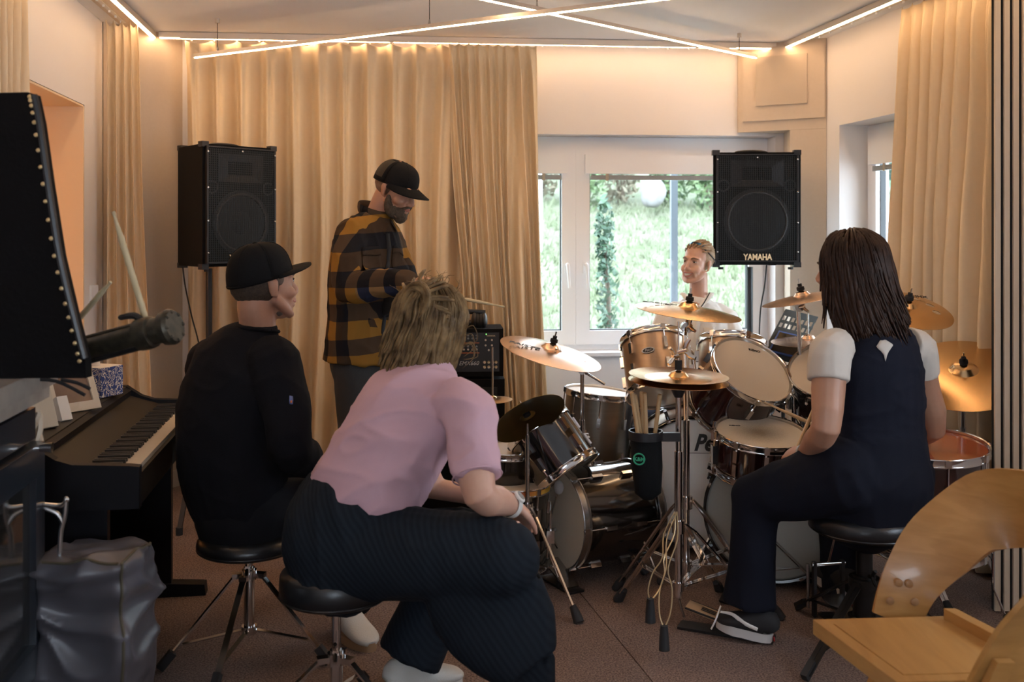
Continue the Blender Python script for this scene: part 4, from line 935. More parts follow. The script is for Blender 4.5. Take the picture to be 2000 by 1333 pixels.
# ================================================================ sticks & stick bag
def stick(p0, p1, label, group=None, r=.0072, m=M_stick):
    p0, p1 = V(p0), V(p1); d = (p1-p0); L = d.length; d.normalize()
    mb = MB(); mb.tube([p0, p0+d*.003, p0+d*L*.72, p0+d*L*.93, p0+d*L*.955, p0+d*L*.975, p0+d*L*.995, p1], [.004, r, r, r*.5, r*.45, r*.68, r*.6, .001], 10)
    o = mb.build('drumstick', m); tag(o, label, 'drumstick', group); return o
bag = thing('stick_bag', 'black fabric stick holder with green round logo clamped to the hi-hat stand', 'stick holder', at(1260, 980, 3.5))
bt_, bb_ = at(1261, 848, 3.5), at(1266, 975, 3.5)
MB().tube([bt_, bt_.lerp(bb_, .5), bt_.lerp(bb_, .9), bb_], [(.054, .045), (.054, .045), (.046, .036), (.020, .015)], 28, side=V((1, 0, 0)), pw=2.6).build('pouch', mat('black_nylon', (.007, .008, .009), .85, spec=.15, bump=(300, .3)), bag)
MB().lathe([(.058, -.018), (.060, -.018), (.060, .012), (.055, .012), (.055, -.018)], bt_, (0, 0, 1), 32).build('top_rim', M_blk, bag)
MB().box(bt_+V((.085, 0, -.01)), (.07, .022, .03)).build('clamp', M_blk, bag, bevel=.004)
gm = mat('green_print', (.03, .32, .17), .6)
q = at(1245, 892, 3.5)+V((0, -.043, 0)); mb = MB(); mb.torus(q+V((0, -.0, 0)), (-.25, -1, 0), .019, .0028, 32, 6); mb.build('logo_ring', gm, bag)
Mx = Matrix((V((1, -.25, 0)).normalized(), V((0, 0, 1)), V((-.25, -1, 0)).normalized())).transposed().to_4x4(); Mx.translation = q+V((0, -.003, 0)); text('K&M', .018, Mx, gm, bag, bold=.0008)
slb = ['drumstick in the holder, leftmost', 'drumstick in the holder, second from the left', 'drumstick in the holder, third from the left', 'drumstick in the holder, fourth from the left', 'drumstick in the holder, rightmost, standing apart']
for i, (xa, ya, xb, yb_) in enumerate(((1234, 766, 1246, 850), (1240, 770, 1252, 850), (1253, 764, 1257, 850), (1259, 767, 1262, 850), (1289, 770, 1279, 850))):
    a_ = at(xa, ya, 3.50+.012*(i % 3)); b_ = at(xb, yb_, 3.50+.012*(i % 3)); d = (b_-a_).normalized(); stick(a_, a_+d*.36, slb[i], 'sticks in the holder', r=.0078)
# ================================================================ music stand + tablet
ms = thing('music_stand', 'black perforated music stand desk behind the toms near the right speaker', 'music stand', (at(1530, 700, 4.95).x, 4.95, 0))
pa, pb_, pc_, pd = at(1489, 690, 4.85), at(1555, 706, 4.85), at(1592, 607, 5.0), at(1534, 604, 5.0)
U_, W_ = pb_-pa, pd-pa
M_ms = mat('music_stand_black', (.02, .026, .028), .45)
nrm = U_.cross(W_).normalized()
def quad(mb, u0, u1, v0, v1, t=.002): mb.prism([pa+U_*u0+W_*v0, pa+U_*u1+W_*v0, pa+U_*u1+W_*v1, pa+U_*u0+W_*v1], nrm*t)
mb = MB(); rows = [(.0, .52), (.60, .66), (.74, .80), (.88, 1)]
quad(mb, 0, 1, 0, .56)
for i, (v0, v1) in enumerate(((.56, .60), (.70, .76), (.86, 1.0))): quad(mb, 0, 1, v0, v1)
for v0, v1 in ((.60, .70), (.76, .86)):
    for k in range(8): quad(mb, k/7.5-.0, min(1, k/7.5+.055), v0, v1)
mb.build('desk', M_ms, ms, smooth=False)
MB().prism([pa, pb_, pb_-nrm*.03, pa-nrm*.03], (0, 0, .012)).build('ledge', M_ms, ms, smooth=False)
mid = pa+U_*.5+W_*.3; MB().tube([mid, V((mid.x, 4.95, .80)), V((mid.x, 4.95, .30))], [.008, .009, .010], 10).build('pole', M_ms, ms)
for i in range(3):
    a = .4+i*2*PI/3; e = V((math.cos(a), math.sin(a), 0)); b0 = V((mid.x, 4.95, 0)); l = MB().beam(b0+V((0, 0, .42)), b0+e*.26+V((0, 0, .015)), .016, .006).build('leg', M_ms, ms, smooth=False); MB().ell(b0+e*.26+V((0, 0, .014)), (.012, .012, .014)).build('rubber_foot', M_rub, l)
tb = thing('tablet', 'tablet with a glossy screen lying on the music stand', 'tablet', pa+U_*.3)
def tq(u, v, h): return pa+U_*u+W_*v+(-nrm if nrm.y > 0 else nrm)*h
mb = MB(); mb.prism([tq(.12, .04, .006), tq(.98, .04, .006), tq(.98, .50, .006), tq(.12, .50, .006)], (-nrm if nrm.y > 0 else nrm)*.008); mb.build('housing', mat('blue_tablet_case', (.05, .10, .30), .4), tb, smooth=False)
mb = MB(); mb.prism([tq(.16, .07, .0145), tq(.94, .07, .0145), tq(.94, .47, .0145), tq(.16, .47, .0145)], (-nrm if nrm.y > 0 else nrm)*.001); mb.build('screen', mat('dark_glass_screen', (.01, .012, .012), .03, coat=1, spec=.8), tb, smooth=False)
# ================================================================ mixer amp, headphones, amp below
am = thing('mixer_amplifier', 'black powered mixer with orange stripes and knobs, lettered EMX 660, on top of the amplifier', 'mixer', at(890, 735, 4.80))
A0 = at(980, 736, 4.72); wA, hA, dA = .42, .225, .24
c0 = V((A0.x-wA/2, A0.y+dA/2, A0.z+hA/2))
Ra = Matrix.Rotation(math.radians(4), 3, 'Z')
MB().box(c0, (wA, dA, hA), Ra).build('housing', M_tolex, am, bevel=.016)
def AP(x, z, y=-.002): return c0+Ra @ V((x, -dA/2+y, z))
MB().prism([AP(-.19, -.09), AP(.19, -.09), AP(.19, -.09, .006), AP(-.19, -.09, .006)], (0, 0, .185)).build('front_panel', mat('mixer_panel', (.016, .016, .018), .5), am, smooth=False)
M_or = mat('orange_print', (.55, .13, .03), .6)
for z in (.045, -.002): MB().prism([AP(-.185, z, -.004), AP(.095, z, -.004), AP(.095, z, -.003), AP(-.185, z, -.003)], (0, 0, .0035)).build('stripe', M_or, am, smooth=False)
kt = tmpl(MB().lathe([(0, .010), (.004, .010), (.0046, 0), (0, 0)], (0, 0, 0), (0, 0, 1), 10), 'knob', mat('knob_grey', (.16, .16, .16), .4)); kt2 = tmpl(MB().lathe([(0, .010), (.004, .010), (.0046, 0), (0, 0)], (0, 0, 0), (0, 0, 1), 10), 'knob', mat('knob_cream', (.5, .42, .34), .4))
fn = Ra @ V((0, -1, 0))
for i in range(14):
    for j, z in enumerate((.082, .068, .030, .016)): dupe((kt, kt2)[(j == 3)*1], 'knob', frame(AP(-.178+i*.02, z, -.003), fn), am)
for x, z in ((.125, .06), (.155, .06), (.125, .035), (.155, .035), (.14, .012)): dupe(kt2, 'knob', frame(AP(x, z, -.003), fn), am)
jk = tmpl(MB().lathe([(0, .001), (.004, .001), (.005, .004), (.007, .004), (.007, 0), (0, 0)], (0, 0, 0), (0, 0, 1), 12), 'socket', M_chrome)
for x in (.12, .14, .16, .175):
    for z in (-.045, -.068): dupe(jk, 'socket', frame(AP(x, z, -.003), fn), am)
for x in (-.17, -.13, -.09, -.045):
    for z in (-.045, -.068): dupe(jk, 'socket', frame(AP(x, z, -.003), fn), am)
Mx = Matrix((Ra @ V((1, 0, 0)), V((0, 0, 1)), fn)).transposed().to_4x4()
m1 = Mx.copy(); m1.translation = AP(.045, -.05, -.004); text('EMX660', .027, m1, mat('silver_print', (.55, .52, .48), .4, .5), am, shear=.3)
m1 = Mx.copy(); m1.translation = AP(.150, .062, -.004)+V((0, 0, .018)); text('YAMAHA', .010, m1, M_gold, am)
MB().box(AP(.128, .088, -.003), (.004, .002, .004)).build('power_light', mat('green_led', (.1, .6, .1), .4, emit=((.25, 1, .2), 3)), am)
hb = MB().tube([AP(-.06, 0, 0)+V((0, .1, .115)), AP(-.05, 0, 0)+V((0, .1, .13)), AP(.05, 0, 0)+V((0, .1, .13)), AP(.06, 0, 0)+V((0, .1, .115))], .009, 8, 3).build('top_handle', M_blk, am)
amp = thing('amplifier', 'black carpeted amplifier cabinet standing under the powered mixer', 'amplifier', (c0.x, c0.y, 0))
zt = A0.z-.014
MB().box((c0.x+.0, c0.y+.01, zt/2+.01), (.43, .27, zt-.02), Ra).build('cabinet', M_tolex, amp, bevel=.012)
MB().prism([AP(-.18, -hA/2-.05, -.012), AP(.18, -hA/2-.05, -.012), AP(.18, -hA/2-.05, -.018), AP(-.18, -hA/2-.05, -.018)], (0, 0, -.34)).build('grille_cloth', mat('black_grille_cloth', (.012, .012, .013), .9, bump=(600, .5)), amp, smooth=False)
for s in (-1, 1):
    for k in (-1, 1): MB().cyl(c0+V((s*.17, k*.09, -c0.z)), c0+V((s*.17, k*.09, -c0.z+.012)), .016).build('foot', M_rub, amp)
# headphones
hp = thing('headphones', 'black over-ear headphones lying on top of the powered mixer', 'headphones', at(935, 643, 4.78)); hc = at(936, 627, 4.80)
for s in (-1, 1):
    cc = hc+V((s*.022, 0, 0)); mb = MB(); mb.ell(cc, (.018, .036, .042)); mb.build('ear_cup', M_blk, hp); MB().torus(cc-V((s*.014, 0, 0)), (1, 0, 0), .026, .010, 24, 8).build('ear_pad', M_rub, hp)
mb = MB(); mb.tube([hc+V((.03, 0, .04)), hc+V((-.04, .0, .044)), hc+V((-.12, .02, .040)), hc+V((-.15, .05, .0)), hc+V((-.10, .06, -.03)), hc+V((-.02, .02, .0))], [(.012, .004)]*6, 8, 4, side=V((0, 0, 1))); mb.build('headband', M_blk, hp)
# ================================================================ digital piano along the left wall
sdv = V((-.155, 1, 0)).normalized(); fr = V((1, .155, 0)).normalized()      # along the keyboard (away), towards the player
PO = atz(272, 908, .745)-fr*.0         # near front top corner of the case
pn = thing('digital_piano', 'black digital piano with open lid and rows of keys along the left wall', 'piano', (PO.x-.2, PO.y+.6, 0))
M_pno = mat('black_piano_case', (.007, .007, .009), .42, spec=.15, bump=(200, .06)); M_pno2 = mat('piano_dark_satin', (.016, .012, .008), .5, spec=.25)
PL, PD = 1.15, .38
def PP(a, b, z): return PO+sdv*a+fr*(-b)+V((0, 0, z-PO.z))      # a along, b back from the front edge, z height
def pprism(prof, a0, a1, name, m, bev=.004, par=None):
    mb = MB(); mb.prism([PP(a0, b, z) for b, z in prof], PP(a1, 0, 0)-PP(a0, 0, 0)); return mb.build(name, m, par or pn, smooth=False, bevel=bev)
side = [(0, .62), (0, .738), (.03, .742), (.18, .750), (.225, .765), (.255, .785), (.28, .803), (.38, .806), (.38, .62)]
pprism(side, -.0, .035, 'side_panel', M_pno, .003); pprism(side, PL-.035, PL, 'side_panel', M_pno, .003)
pprism([(0.005, .62), (.38, .62), (.38, .65), (0.005, .65)], .035, PL-.035, 'key_bed', M_pno)
pprism([(.0, .63), (.0, .716), (.012, .716), (.012, .63)], .035, PL-.035, 'front_rail', M_pno2)
pprism([(.28, .785), (.28, .801), (.38, .804), (.38, .65), (.365, .65), (.365, .785)], .035, PL-.035, 'top_board', M_pno2)
pprism([(.150, .724), (.152, .732), (.268, .768), (.272, .758)], .035, PL-.035, 'control_panel', M_pno2)
pprism([(.262, .765), (.260, .788), (.28, .797), (.285, .765)], .035, PL-.035, 'folded_lid', M_pno, .003)
wk = tmpl(MB().box((0, 0, 0), (.0196, .136, .018)), 'white_key', mat('ivory_key', (.66, .57, .44), .3, coat=.3), 30); bk = tmpl(MB().prism([(-.0042, -.046, 0), (.0042, -.046, 0), (.0042, .046, 0), (-.0042, .046, 0)], (0, 0, .011)), 'black_key', mat('black_key_plastic', (.01, .01, .01), .35), 30)
RM = Matrix((sdv, -fr, V((0, 0, 1)))).transposed().to_4x4()
kw = (PL-.08)/52
for i in range(52):
    Mx = RM.copy(); Mx.translation = PP(.04+kw*(i+.5), .081, .720); dupe(wk, 'white_key', Mx, pn)
    if i < 51 and (i % 7) in (0, 2, 3, 5, 6):
        Mx = RM.copy(); Mx.translation = PP(.04+kw*(i+1), .104, .729); dupe(bk, 'black_key', Mx, pn)
for a in (.06, PL-.10):
    o = pprism([(.10, .03), (.10, .62), (.36, .62), (.36, .03)], a, a+.035, 'leg_panel', M_pno); 
    pprism([(-.03, .0), (-.025, .042), (.10, .05), (.36, .05), (.38, .0)], a-.012, a+.047, 'foot', M_pno, .004, None)
pprism([(.33, .18), (.33, .52), (.35, .52), (.35, .18)], .095, PL-.10, 'back_panel', M_pno)
# things on the piano
tbx = thing('tissue_box', 'blue and white patterned tissue box with a tissue sticking out, on the piano', 'tissue box', PP(.90, .33, .805))
M_tis = bpy.data.materials.new('blue_white_pattern'); M_tis.use_nodes = True
_n = M_tis.node_tree.nodes; _l = M_tis.node_tree.links; _b = _n['Principled BSDF']; _tc = _n.new('ShaderNodeTexCoord'); _w = _n.new('ShaderNodeTexVoronoi'); _w.inputs['Scale'].default_value = 42; _w.feature = 'DISTANCE_TO_EDGE'
_nz = _n.new('ShaderNodeTexNoise'); _nz.inputs['Scale'].default_value = 30; _mx = _n.new('ShaderNodeMix'); _mx.data_type = 'VECTOR'; _mx.inputs[0].default_value = .06
_l.new(_tc.outputs['Object'], _mx.inputs[4]); _l.new(_tc.outputs['Object'], _nz.inputs['Vector']); _l.new(_nz.outputs['Color'], _mx.inputs[5]); _l.new(_mx.outputs[1], _w.inputs['Vector'])
_r = _n.new('ShaderNodeValToRGB'); _r.color_ramp.interpolation = 'CONSTANT'; _r.color_ramp.elements[0].color = (.02, .05, .22, 1); _r.color_ramp.elements[1].position = .085; _r.color_ramp.elements[1].color = (.68, .64, .60, 1)
_e = _r.color_ramp.elements.new(.19); _e.color = (.02, .05, .22, 1)
_l.new(_w.outputs[0], _r.inputs[0]); _l.new(_r.outputs[0], _b.inputs['Base Color']); _b.inputs['Roughness'].default_value = .6
Rs3 = Matrix((sdv, fr, V((0, 0, 1)))).transposed() @ Matrix.Rotation(.5, 3, 'Z')
q = PP(.90, .325, .805)
MB().box(q+V((0, 0, .053)), (.112, .112, .106), Rs3).build('carton', M_tis, tbx, smooth=False, bevel=.002)
MB().box(q+V((0, 0, .1065)), (.106, .106, .002), Rs3).build('white_top', M_white, tbx, smooth=False)
mb = MB(); mb.grid(lambda u, v: q+V((-.02+.05*(u-.5)*(.4+v)+.012*math.sin(9*u+3*v), .02*math.sin(7*u)*(1-.4*v), .105+.085*v-.03*v*abs(u-.4))), 14, 8); mb.build('tissue', mat('tissue_paper', (.75, .70, .66), .9), tbx, angle=180, solid=.001)
fo = thing('photo_frame', 'white picture frame leaning back on the piano top', 'picture frame', PP(.55, .33, .805))
def leaning(par, c, w, h, th, tilt, yaw, name, m, border=None, m2=None):
    R_ = Matrix.Rotation(yaw, 3, 'Z') @ Matrix.Rotation(tilt, 3, 'X'); c = V(c)
    P = lambda x, y, z: c+R_ @ V((x, y, z))
    if border is None:
        return MB().prism([P(-w/2, 0, 0), P(w/2, 0, 0), P(w/2, 0, h), P(-w/2, 0, h)], R_ @ V((0, th, 0))).build(name, m, par, smooth=False, bevel=.002)
    b = border; mb = MB()
    for x0, x1, z0, z1 in ((-w/2, w/2, 0, b*1.4), (-w/2, w/2, h-b, h), (-w/2, -w/2+b, b*1.4, h-b), (w/2-b, w/2, b*1.4, h-b)): mb.prism([P(x0, 0, z0), P(x1, 0, z0), P(x1, 0, z1), P(x0, 0, z1)], R_ @ V((0, th, 0)))
    mb.build(name, m, par, smooth=False)
    MB().prism([P(-w/2+b, th*.4, b), P(w/2-b, th*.4, b), P(w/2-b, th*.4, h-b), P(-w/2+b, th*.4, h-b)], R_ @ V((0, .003, 0))).build('picture', m2, par, smooth=False)
q = PP(.56, .31, .806)
leaning(fo, q, .17, .17, .016, -.45, .95, 'frame', mat('cream_frame', (.58, .53, .45), .5), .022, mat('faded_picture', (.16, .10, .075), .25, var=(14, (.22, .15, .11), .8), coat=.5))
o = thing('box', 'small white cardboard box leaning beside the picture frame on the piano', 'box', PP(.38, .34, .806)); leaning(o, PP(.40, .30, .806), .035, .08, .07, -.45, .95, 'carton', M_white)
o = thing('book', 'dark olive book standing tilted on the piano, left of the picture frame', 'book', PP(.25, .33, .806)); leaning(o, PP(.25, .33, .806), .10, .155, .015, -.35, 1.05, 'cover', mat('olive_book_cover', (.05, .04, .022), .6)); leaning(o, PP(.252, .325, .809), .094, .149, .013, -.35, 1.05, 'page_block', mat('paper_edge', (.5, .45, .36), .8))
# ================================================================ grey nylon bag
gb = thing('cover_bag', 'large grey nylon cover bag standing in front of the piano', 'bag', (-1.1, 2.65, 0))
M_ny = mat('grey_nylon', (.078, .075, .088), .36, bump=(9, .25))
bx0, bx1, by0, by1, bz = -1.215, -.985, 2.52, 2.77, .57
mb = MB(); cx_, cy_ = (bx0+bx1)/2, (by0+by1)/2; hx, hy = (bx1-bx0)/2, (by1-by0)/2
mb.tube([(cx_, cy_, 0.02), (cx_, cy_, .2), (cx_, cy_, .4), (cx_, cy_, bz-.02)], [(hx, hy)]*4, 40, side=V((1, 0, 0)), pw=14)
def bagd(p, n):
    f = .012*noise.noise(V((p.x*5, p.y*5, p.z*9)))
    q = p.z*7+p.x*5.0*math.sin(p.z*4)+1.5*noise.noise(p*4)
    r = 1-abs(noise.noise(V((q, p.x*1.5-p.z*2.0, p.y*2)))); r2 = 1-abs(noise.noise(V((p.x*4+p.z*7, p.z*3-p.x*4, p.y*4+9))))
    return f+.030*r*r*r+.022*r2**4-.020+.012*(1 if p.z > bz-.05 else 0)*noise.noise(p*12)
blob(mb, 'fabric_cover', M_ny, gb, .010, 2, bagd)
M_pipe = mat('olive_piping', (.06, .05, .03), .7)
P_ = [V((bx1-.003, by0+.003, z)) for z in (.02, .15, .3, .45, .55)]
from mathutils.bvhtree import BVHTree
_bo = [o for o in gb.children if o.name.startswith('fabric_cover')][0]; _bv = BVHTree.FromPolygons([v.co+ORG[gb.name] for v in _bo.data.vertices], [p.vertices for p in _bo.data.polygons])
def onbag(P):
    return [_bv.find_nearest(p)[0] for p in catmull(P, 6)]
MB().tube(onbag(P_+[V((bx1-.004, by0+.02, bz+.0)), V((bx1-.004, cy_, bz+.006)), V((bx1-.004, by1-.02, bz))]), .0045, 6).build('piping', M_pipe, gb)
MB().tube(onbag([V((bx1-.015, by0+.005, .565)), V((cx_, by0+.004, .568)), V((bx0+.02, by0+.01, .565))]), .0045, 6).build('piping', M_pipe, gb)
# ================================================================ stools
def stool(x, y, R, zt, label, th=.075, leg='chrome', hub=.30, spread=.27, angs=(0, 2.1, 4.2), post=.014, polem=M_chrome, base=None):
    t = thing('drum_stool', label, 'stool', (x, y, 0), 'drum stools'); c = V((x, y, 0))
    MB().lathe([(0, -th), (R*.93, -th), (R*.985, -th+.008), (R, -th*.6), (R*.985, -.020), (R*.90, -.004), (R*.6, .002), (0, .0)], c+V((0, 0, zt)), (0, 0, 1), 56).build('seat', M_vinyl, t, angle=60)
    MB().torus(c+V((0, 0, zt-th+.010)), (0, 0, 1), R*.985, .003, 56, 6).build('seat_piping', M_vinyl, t)
    MB().lathe([(0, -.010), (R*.55, -.010), (R*.55, .0), (0, .0)], c+V((0, 0, zt-th)), (0, 0, 1), 24).build('seat_plate', M_blk, t)
    MB().cyl(c+V((0, 0, .09)), c+V((0, 0, hub+.03)), post*1.25, n=18).build('lower_post', polem, t)
    MB().cyl(c+V((0, 0, hub)), c+V((0, 0, zt-th-.005)), post*.9, n=18).build('upper_post', polem, t)
    h_ = MB().cyl(c+V((0, 0, hub-.01)), c+V((0, 0, hub+.022)), post*1.7, n=18).build('hub', polem, t)
    wing(t, c+V((.0, -post*1.6, hub+.04)), (.2, -1, .1), polem, 1.4)
    lc = MB().cyl(c+V((0, 0, .085)), c+V((0, 0, .11)), post*1.8, n=18).build('lower_collar', polem, t)
    for a in angs:
        e = V((math.cos(a), math.sin(a), 0)); s = V((-e.y, e.x, 0))
        top = c+e*.045+V((0, 0, hub+.006)); ft = c+e*spread+V((0, 0, .018))
        MB().box(c+e*.03+V((0, 0, hub+.006)), (.05, .026, .016), Matrix((e, s, V((0, 0, 1)))).transposed()).build('bracket', polem, t, bevel=.003)
        mb = MB(); mb.beam(top, ft, .006, .020, s) if base is None else [mb.beam(top+s*g, ft+s*g, .004, .016, s) for g in (-.009, .009)]
        l = mb.build('leg', polem, t, smooth=False, bevel=.001)
        d = (ft-top).normalized(); MB().beam(ft-d*.05, ft+d*.012, .026, .022, s).build('rubber_foot', M_rub, l, smooth=False, bevel=.004)
        MB().beam(c+e*.02+V((0, 0, .098)), top.lerp(ft, .78), .004, .016, s).build('brace', polem, t, smooth=False)
    return t
S1 = at(487, 1290, 3.27); S1 = V((S1.x, 3.27, 0))
stool(S1.x, 3.27, .168, .418, 'round black vinyl stool with chrome tripod under the man in the black sweatshirt', th=.055, hub=.272, spread=.27, angs=(math.radians(200), math.radians(-10), math.radians(262)))
S2 = V(((657-1000)/F*2.83, 2.83, 0))
stool(S2.x, S2.y, .160, .455, 'thick round black vinyl stool nearest the camera under the woman in pink', th=.085, hub=.185, spread=.25, angs=(math.radians(200), math.radians(-25), math.radians(80)), post=.015)
M_blkmet = mat('black_metal', (.010, .010, .011), .35, .3)
S3 = V(((1688-1000)/F*3.35, 3.35, 0))
stool(S3.x, S3.y, .182, .468, 'wide round black stool with thick black post under the woman in navy', th=.07, hub=.22, spread=.36, angs=(math.radians(222), math.radians(20), math.radians(110)), post=.030, polem=M_blkmet, base='double')
S4 = V((.92, 5.25, 0))
stool(S4.x, S4.y, .16, .46, 'black stool behind the window kit under the smiling woman in white', th=.06, angs=(.4, 2.5, 4.6))
# ================================================================ wooden chair, right foreground
ch_ = thing('wooden_chair', 'honey coloured wooden chair with bent plywood back in the right foreground', 'chair', (1.0, 2.3, 0))
M_oak = mat('honey_wood', (.42, .215, .065), .34, coat=.2, grain=((10, 10, 45), (.32, .15, .038), .7)); M_oak2 = mat('honey_wood_lying', (.46, .25, .08), .32, coat=.25, grain=((30, 4, 30), (.35, .175, .05), .7))
A_, B_, C_, D_ = V((.747, 2.47, .44)), V((.822, 2.125, .44)), V((1.20, 2.17, .43)), V((1.13, 2.52, .43))
cc_ = (A_+B_+C_+D_)/4; ins = lambda p, k: cc_+(p-cc_)*k
mb = MB()
for p, q in ((A_, B_), (B_, C_), (C_, D_), (D_, A_)):
    mb.prism([p, q, ins(q, .82), ins(p, .82)], (0, 0, -.036))
mb.build('seat_frame', M_oak2, ch_, smooth=False, bevel=.004)
MB().prism([ins(A_, .808)+V((0, 0, .001)), ins(B_, .808)+V((0, 0, .001)), ins(C_, .808)+V((0, 0, .001)), ins(D_, .808)+V((0, 0, .001))], (0, 0, -.02)).build('seat_panel', M_oak2, ch_, smooth=False, bevel=.002)
MB().prism([C_.lerp(D_, .05)+V((0, 0, .0)), D_+V((-.02, -.03, 0)), D_+V((-.05, -.03, 0)), C_.lerp(D_, .05)+V((-.03, 0, 0))], (0, 0, .03)).build('seat_stop', M_oak, ch_, smooth=False, bevel=.006)
# bent plywood back
path = [V((.985, 2.560, .40)), V((1.03, 2.57, .50)), V((1.105, 2.565, .60)), V((1.195, 2.53, .690)), V((1.27, 2.44, .722)), V((1.30, 2.30, .725)), V((1.275, 2.16, .715)), V((1.20, 2.085, .70)), V((1.105, 2.05, .655)), V((1.045, 2.05, .56)), V((.985, 2.06, .42))]
hw_ = [.062, .070, .090, .098, .094, .090, .094, .098, .088, .070, .060]
Pc = catmull(path, 6); Hc = cr1(hw_, 6); mb = MB(); prev = None
for i, p in enumerate(Pc):
    t_ = (Pc[min(i+1, len(Pc)-1)]-Pc[max(i-1, 0)]).normalized()
    u_, v_ = 0, 0
    out_ = V((p.x-1.0, (p.y-2.31)*1.0, 0)); s_ = i/(len(Pc)-1)
    k_ = min(1, abs(s_-.5)*2)                      # 1 at the feet, 0 at the back
    nrm_ = (V((0, 1 if s_ < .5 else -1, 0))*max(0, (k_-.35)/.65)+V((1, 0, .12))*(1-max(0, (k_-.35)/.65))); nrm_ = (nrm_-t_*nrm_.dot(t_)).normalized()
    wv = t_.cross(nrm_).normalized(); h = Hc[i]; th_ = .0065
    r_ = [mb.bm.verts.new(p+wv*a*h+nrm_*b*th_) for a, b in ((-1, -1), (-.5, -1), (0, -1), (.5, -1), (1, -1), (1, 1), (.5, 1), (0, 1), (-.5, 1), (-1, 1))]
    if prev: mb.join(prev, r_)
    else: mb.cap(r_, True)
    prev = r_
mb.cap(prev); bkp = mb.build('backrest', M_oak, ch_, angle=50)
dw = tmpl(MB().lathe([(.0105, 0), (.010, .004), (.006, .006), (0, .0065)], (0, 0, 0), (0, 0, 1), 14), 'wooden_plug', mat('darker_wood_plug', (.30, .16, .07), .5))
for px, py in ((1755, 1139), (1775, 1141), (1738, 1174), (1786, 1176)): dupe(dw, 'wooden_plug', frame(at(px, py, 2.556), (0, -1, 0)), bkp)
def plank(P, w, name='leg', th=.024):
    MB().prism(P, V((0, th, 0))).build(name, M_oak, ch_, smooth=False, bevel=.005)
def leg4(a, b, w0, w1, y, th): return [V((a[0]-w0/2, y, a[1])), V((a[0]+w0/2, y, a[1])), V((b[0]+w1/2, y, b[1])), V((b[0]-w1/2, y, b[1]))]
for y, th in ((2.500, .024), (2.085, -.024)):
    plank(leg4((1.00, .42), (.80, .0), .06, .034, y, th), 0, 'leg', th); plank(leg4((1.03, .42), (1.24, .0), .06, .034, y, th), 0, 'leg', th)
plank(leg4((1.00, .53), (.90, .30), .035, .055, 2.035, -.022), 0, 'side_brace', -.022)
MB().beam(V((.90, 2.09, .22)), V((.90, 2.51, .22)), .03, .02).build('stretcher', M_oak, ch_, smooth=False, bevel=.003)
MB().beam(V((1.14, 2.09, .22)), V((1.14, 2.51, .22)), .03, .02).build('stretcher', M_oak, ch_, smooth=False, bevel=.003)
# ================================================================ stove with stone top, left foreground
sv = thing('stove', 'dark blue black stove with glass door and pale stone top at the left edge', 'stove', (-1.4, 2.3, 0))
M_iron = mat('blue_black_enamel', (.012, .017, .025), .30, coat=.4); M_stone = mat('veined_stone', (.34, .30, .26), .35, var=(9, (.20, .175, .15), .8), coat=.3); M_rope = mat('cream_ceramic', (.50, .43, .33), .45)
SO = V((-1.235, 2.60, 0))                     # far front corner
def SP(a, b, z): return SO-sdv*a-fr*b+V((0, 0, z))  # a towards the camera, b into the wall
def sbox(a0, a1, b0, b1, z0, z1, name, m, par=sv, bev=.004):
    mb = MB(); mb.prism([SP(a0, b0, z0), SP(a1, b0, z0), SP(a1, b1, z0), SP(a0, b1, z0)], (0, 0, z1-z0)); return mb.build(name, m, par, smooth=False, bevel=bev)
sbox(.0, .85, .03, .45, .02, .985, 'body', M_iron)
sbox(-.04, 1.0, -.035, .48, 1.003, 1.053, 'stone_top', M_stone, bev=.012)
sbox(-.02, .95, -.02, .46, .968, 1.004, 'stone_moulding', M_stone, bev=.010)
dr = sbox(.03, .80, .0, .035, .87, .95, 'upper_door_rail', M_iron)
mb = MB()
for a0, a1, z0, z1 in ((.02, .09, .28, .86), (.72, .79, .28, .86), (.09, .72, .28, .36), (.09, .72, .78, .86)): mb.prism([SP(a0, -.02, z0), SP(a1, -.02, z0), SP(a1, .03, z0), SP(a0, .03, z0)], (0, 0, z1-z0))
door = mb.build('door', M_iron, sv, smooth=False, bevel=.004)
sbox(.09, .72, -.004, .002, .36, .78, 'glass', mat('sooty_glass', (.015, .016, .016), .06, coat=1), door, bev=0)
sbox(.02, .79, -.015, .03, .04, .25, 'drawer', M_iron)
for z, a in ((.85, .06), (.185, .06)): MB().tube([SP(a, 0, z), SP(a, -.035, z), SP(a, -.05, z)], [.008, .012, .013], 14).build('knob', M_chrome, sv)
# rope column at the corner
mb = MB()
for k in range(3):
    pts = [SP(-.012, .012, .05+.88*i/60)+V((.009*math.cos(i*.55+k*2.09), .009*math.sin(i*.55+k*2.09), 0)) for i in range(61)]
    mb.tube(pts, .0105, 7)
mb.build('rope_column', M_rope, sv)
# handle
hnd = MB(); q0 = SP(.04, -.02, .70)
for P in ([q0+V((0, 0, 0)), q0+fr*.045+V((0, 0, -.005)), q0+fr*.06+V((0, 0, .01))], [q0+fr*.058+V((0, 0, .012)), q0+fr*.055+V((0, 0, -.03)), q0+fr*.045+V((0, 0, -.075)), q0+fr*.042+V((0, 0, -.15))], [q0+fr*.005+V((0, 0, -.01)), q0+fr*.035+V((0, 0, -.025)), q0+fr*.050+V((0, 0, -.05))]): hnd.tube(P, [.0065]*len(P), 8, 4, round_=True)
hnd.build('handle', M_chrome2, sv)
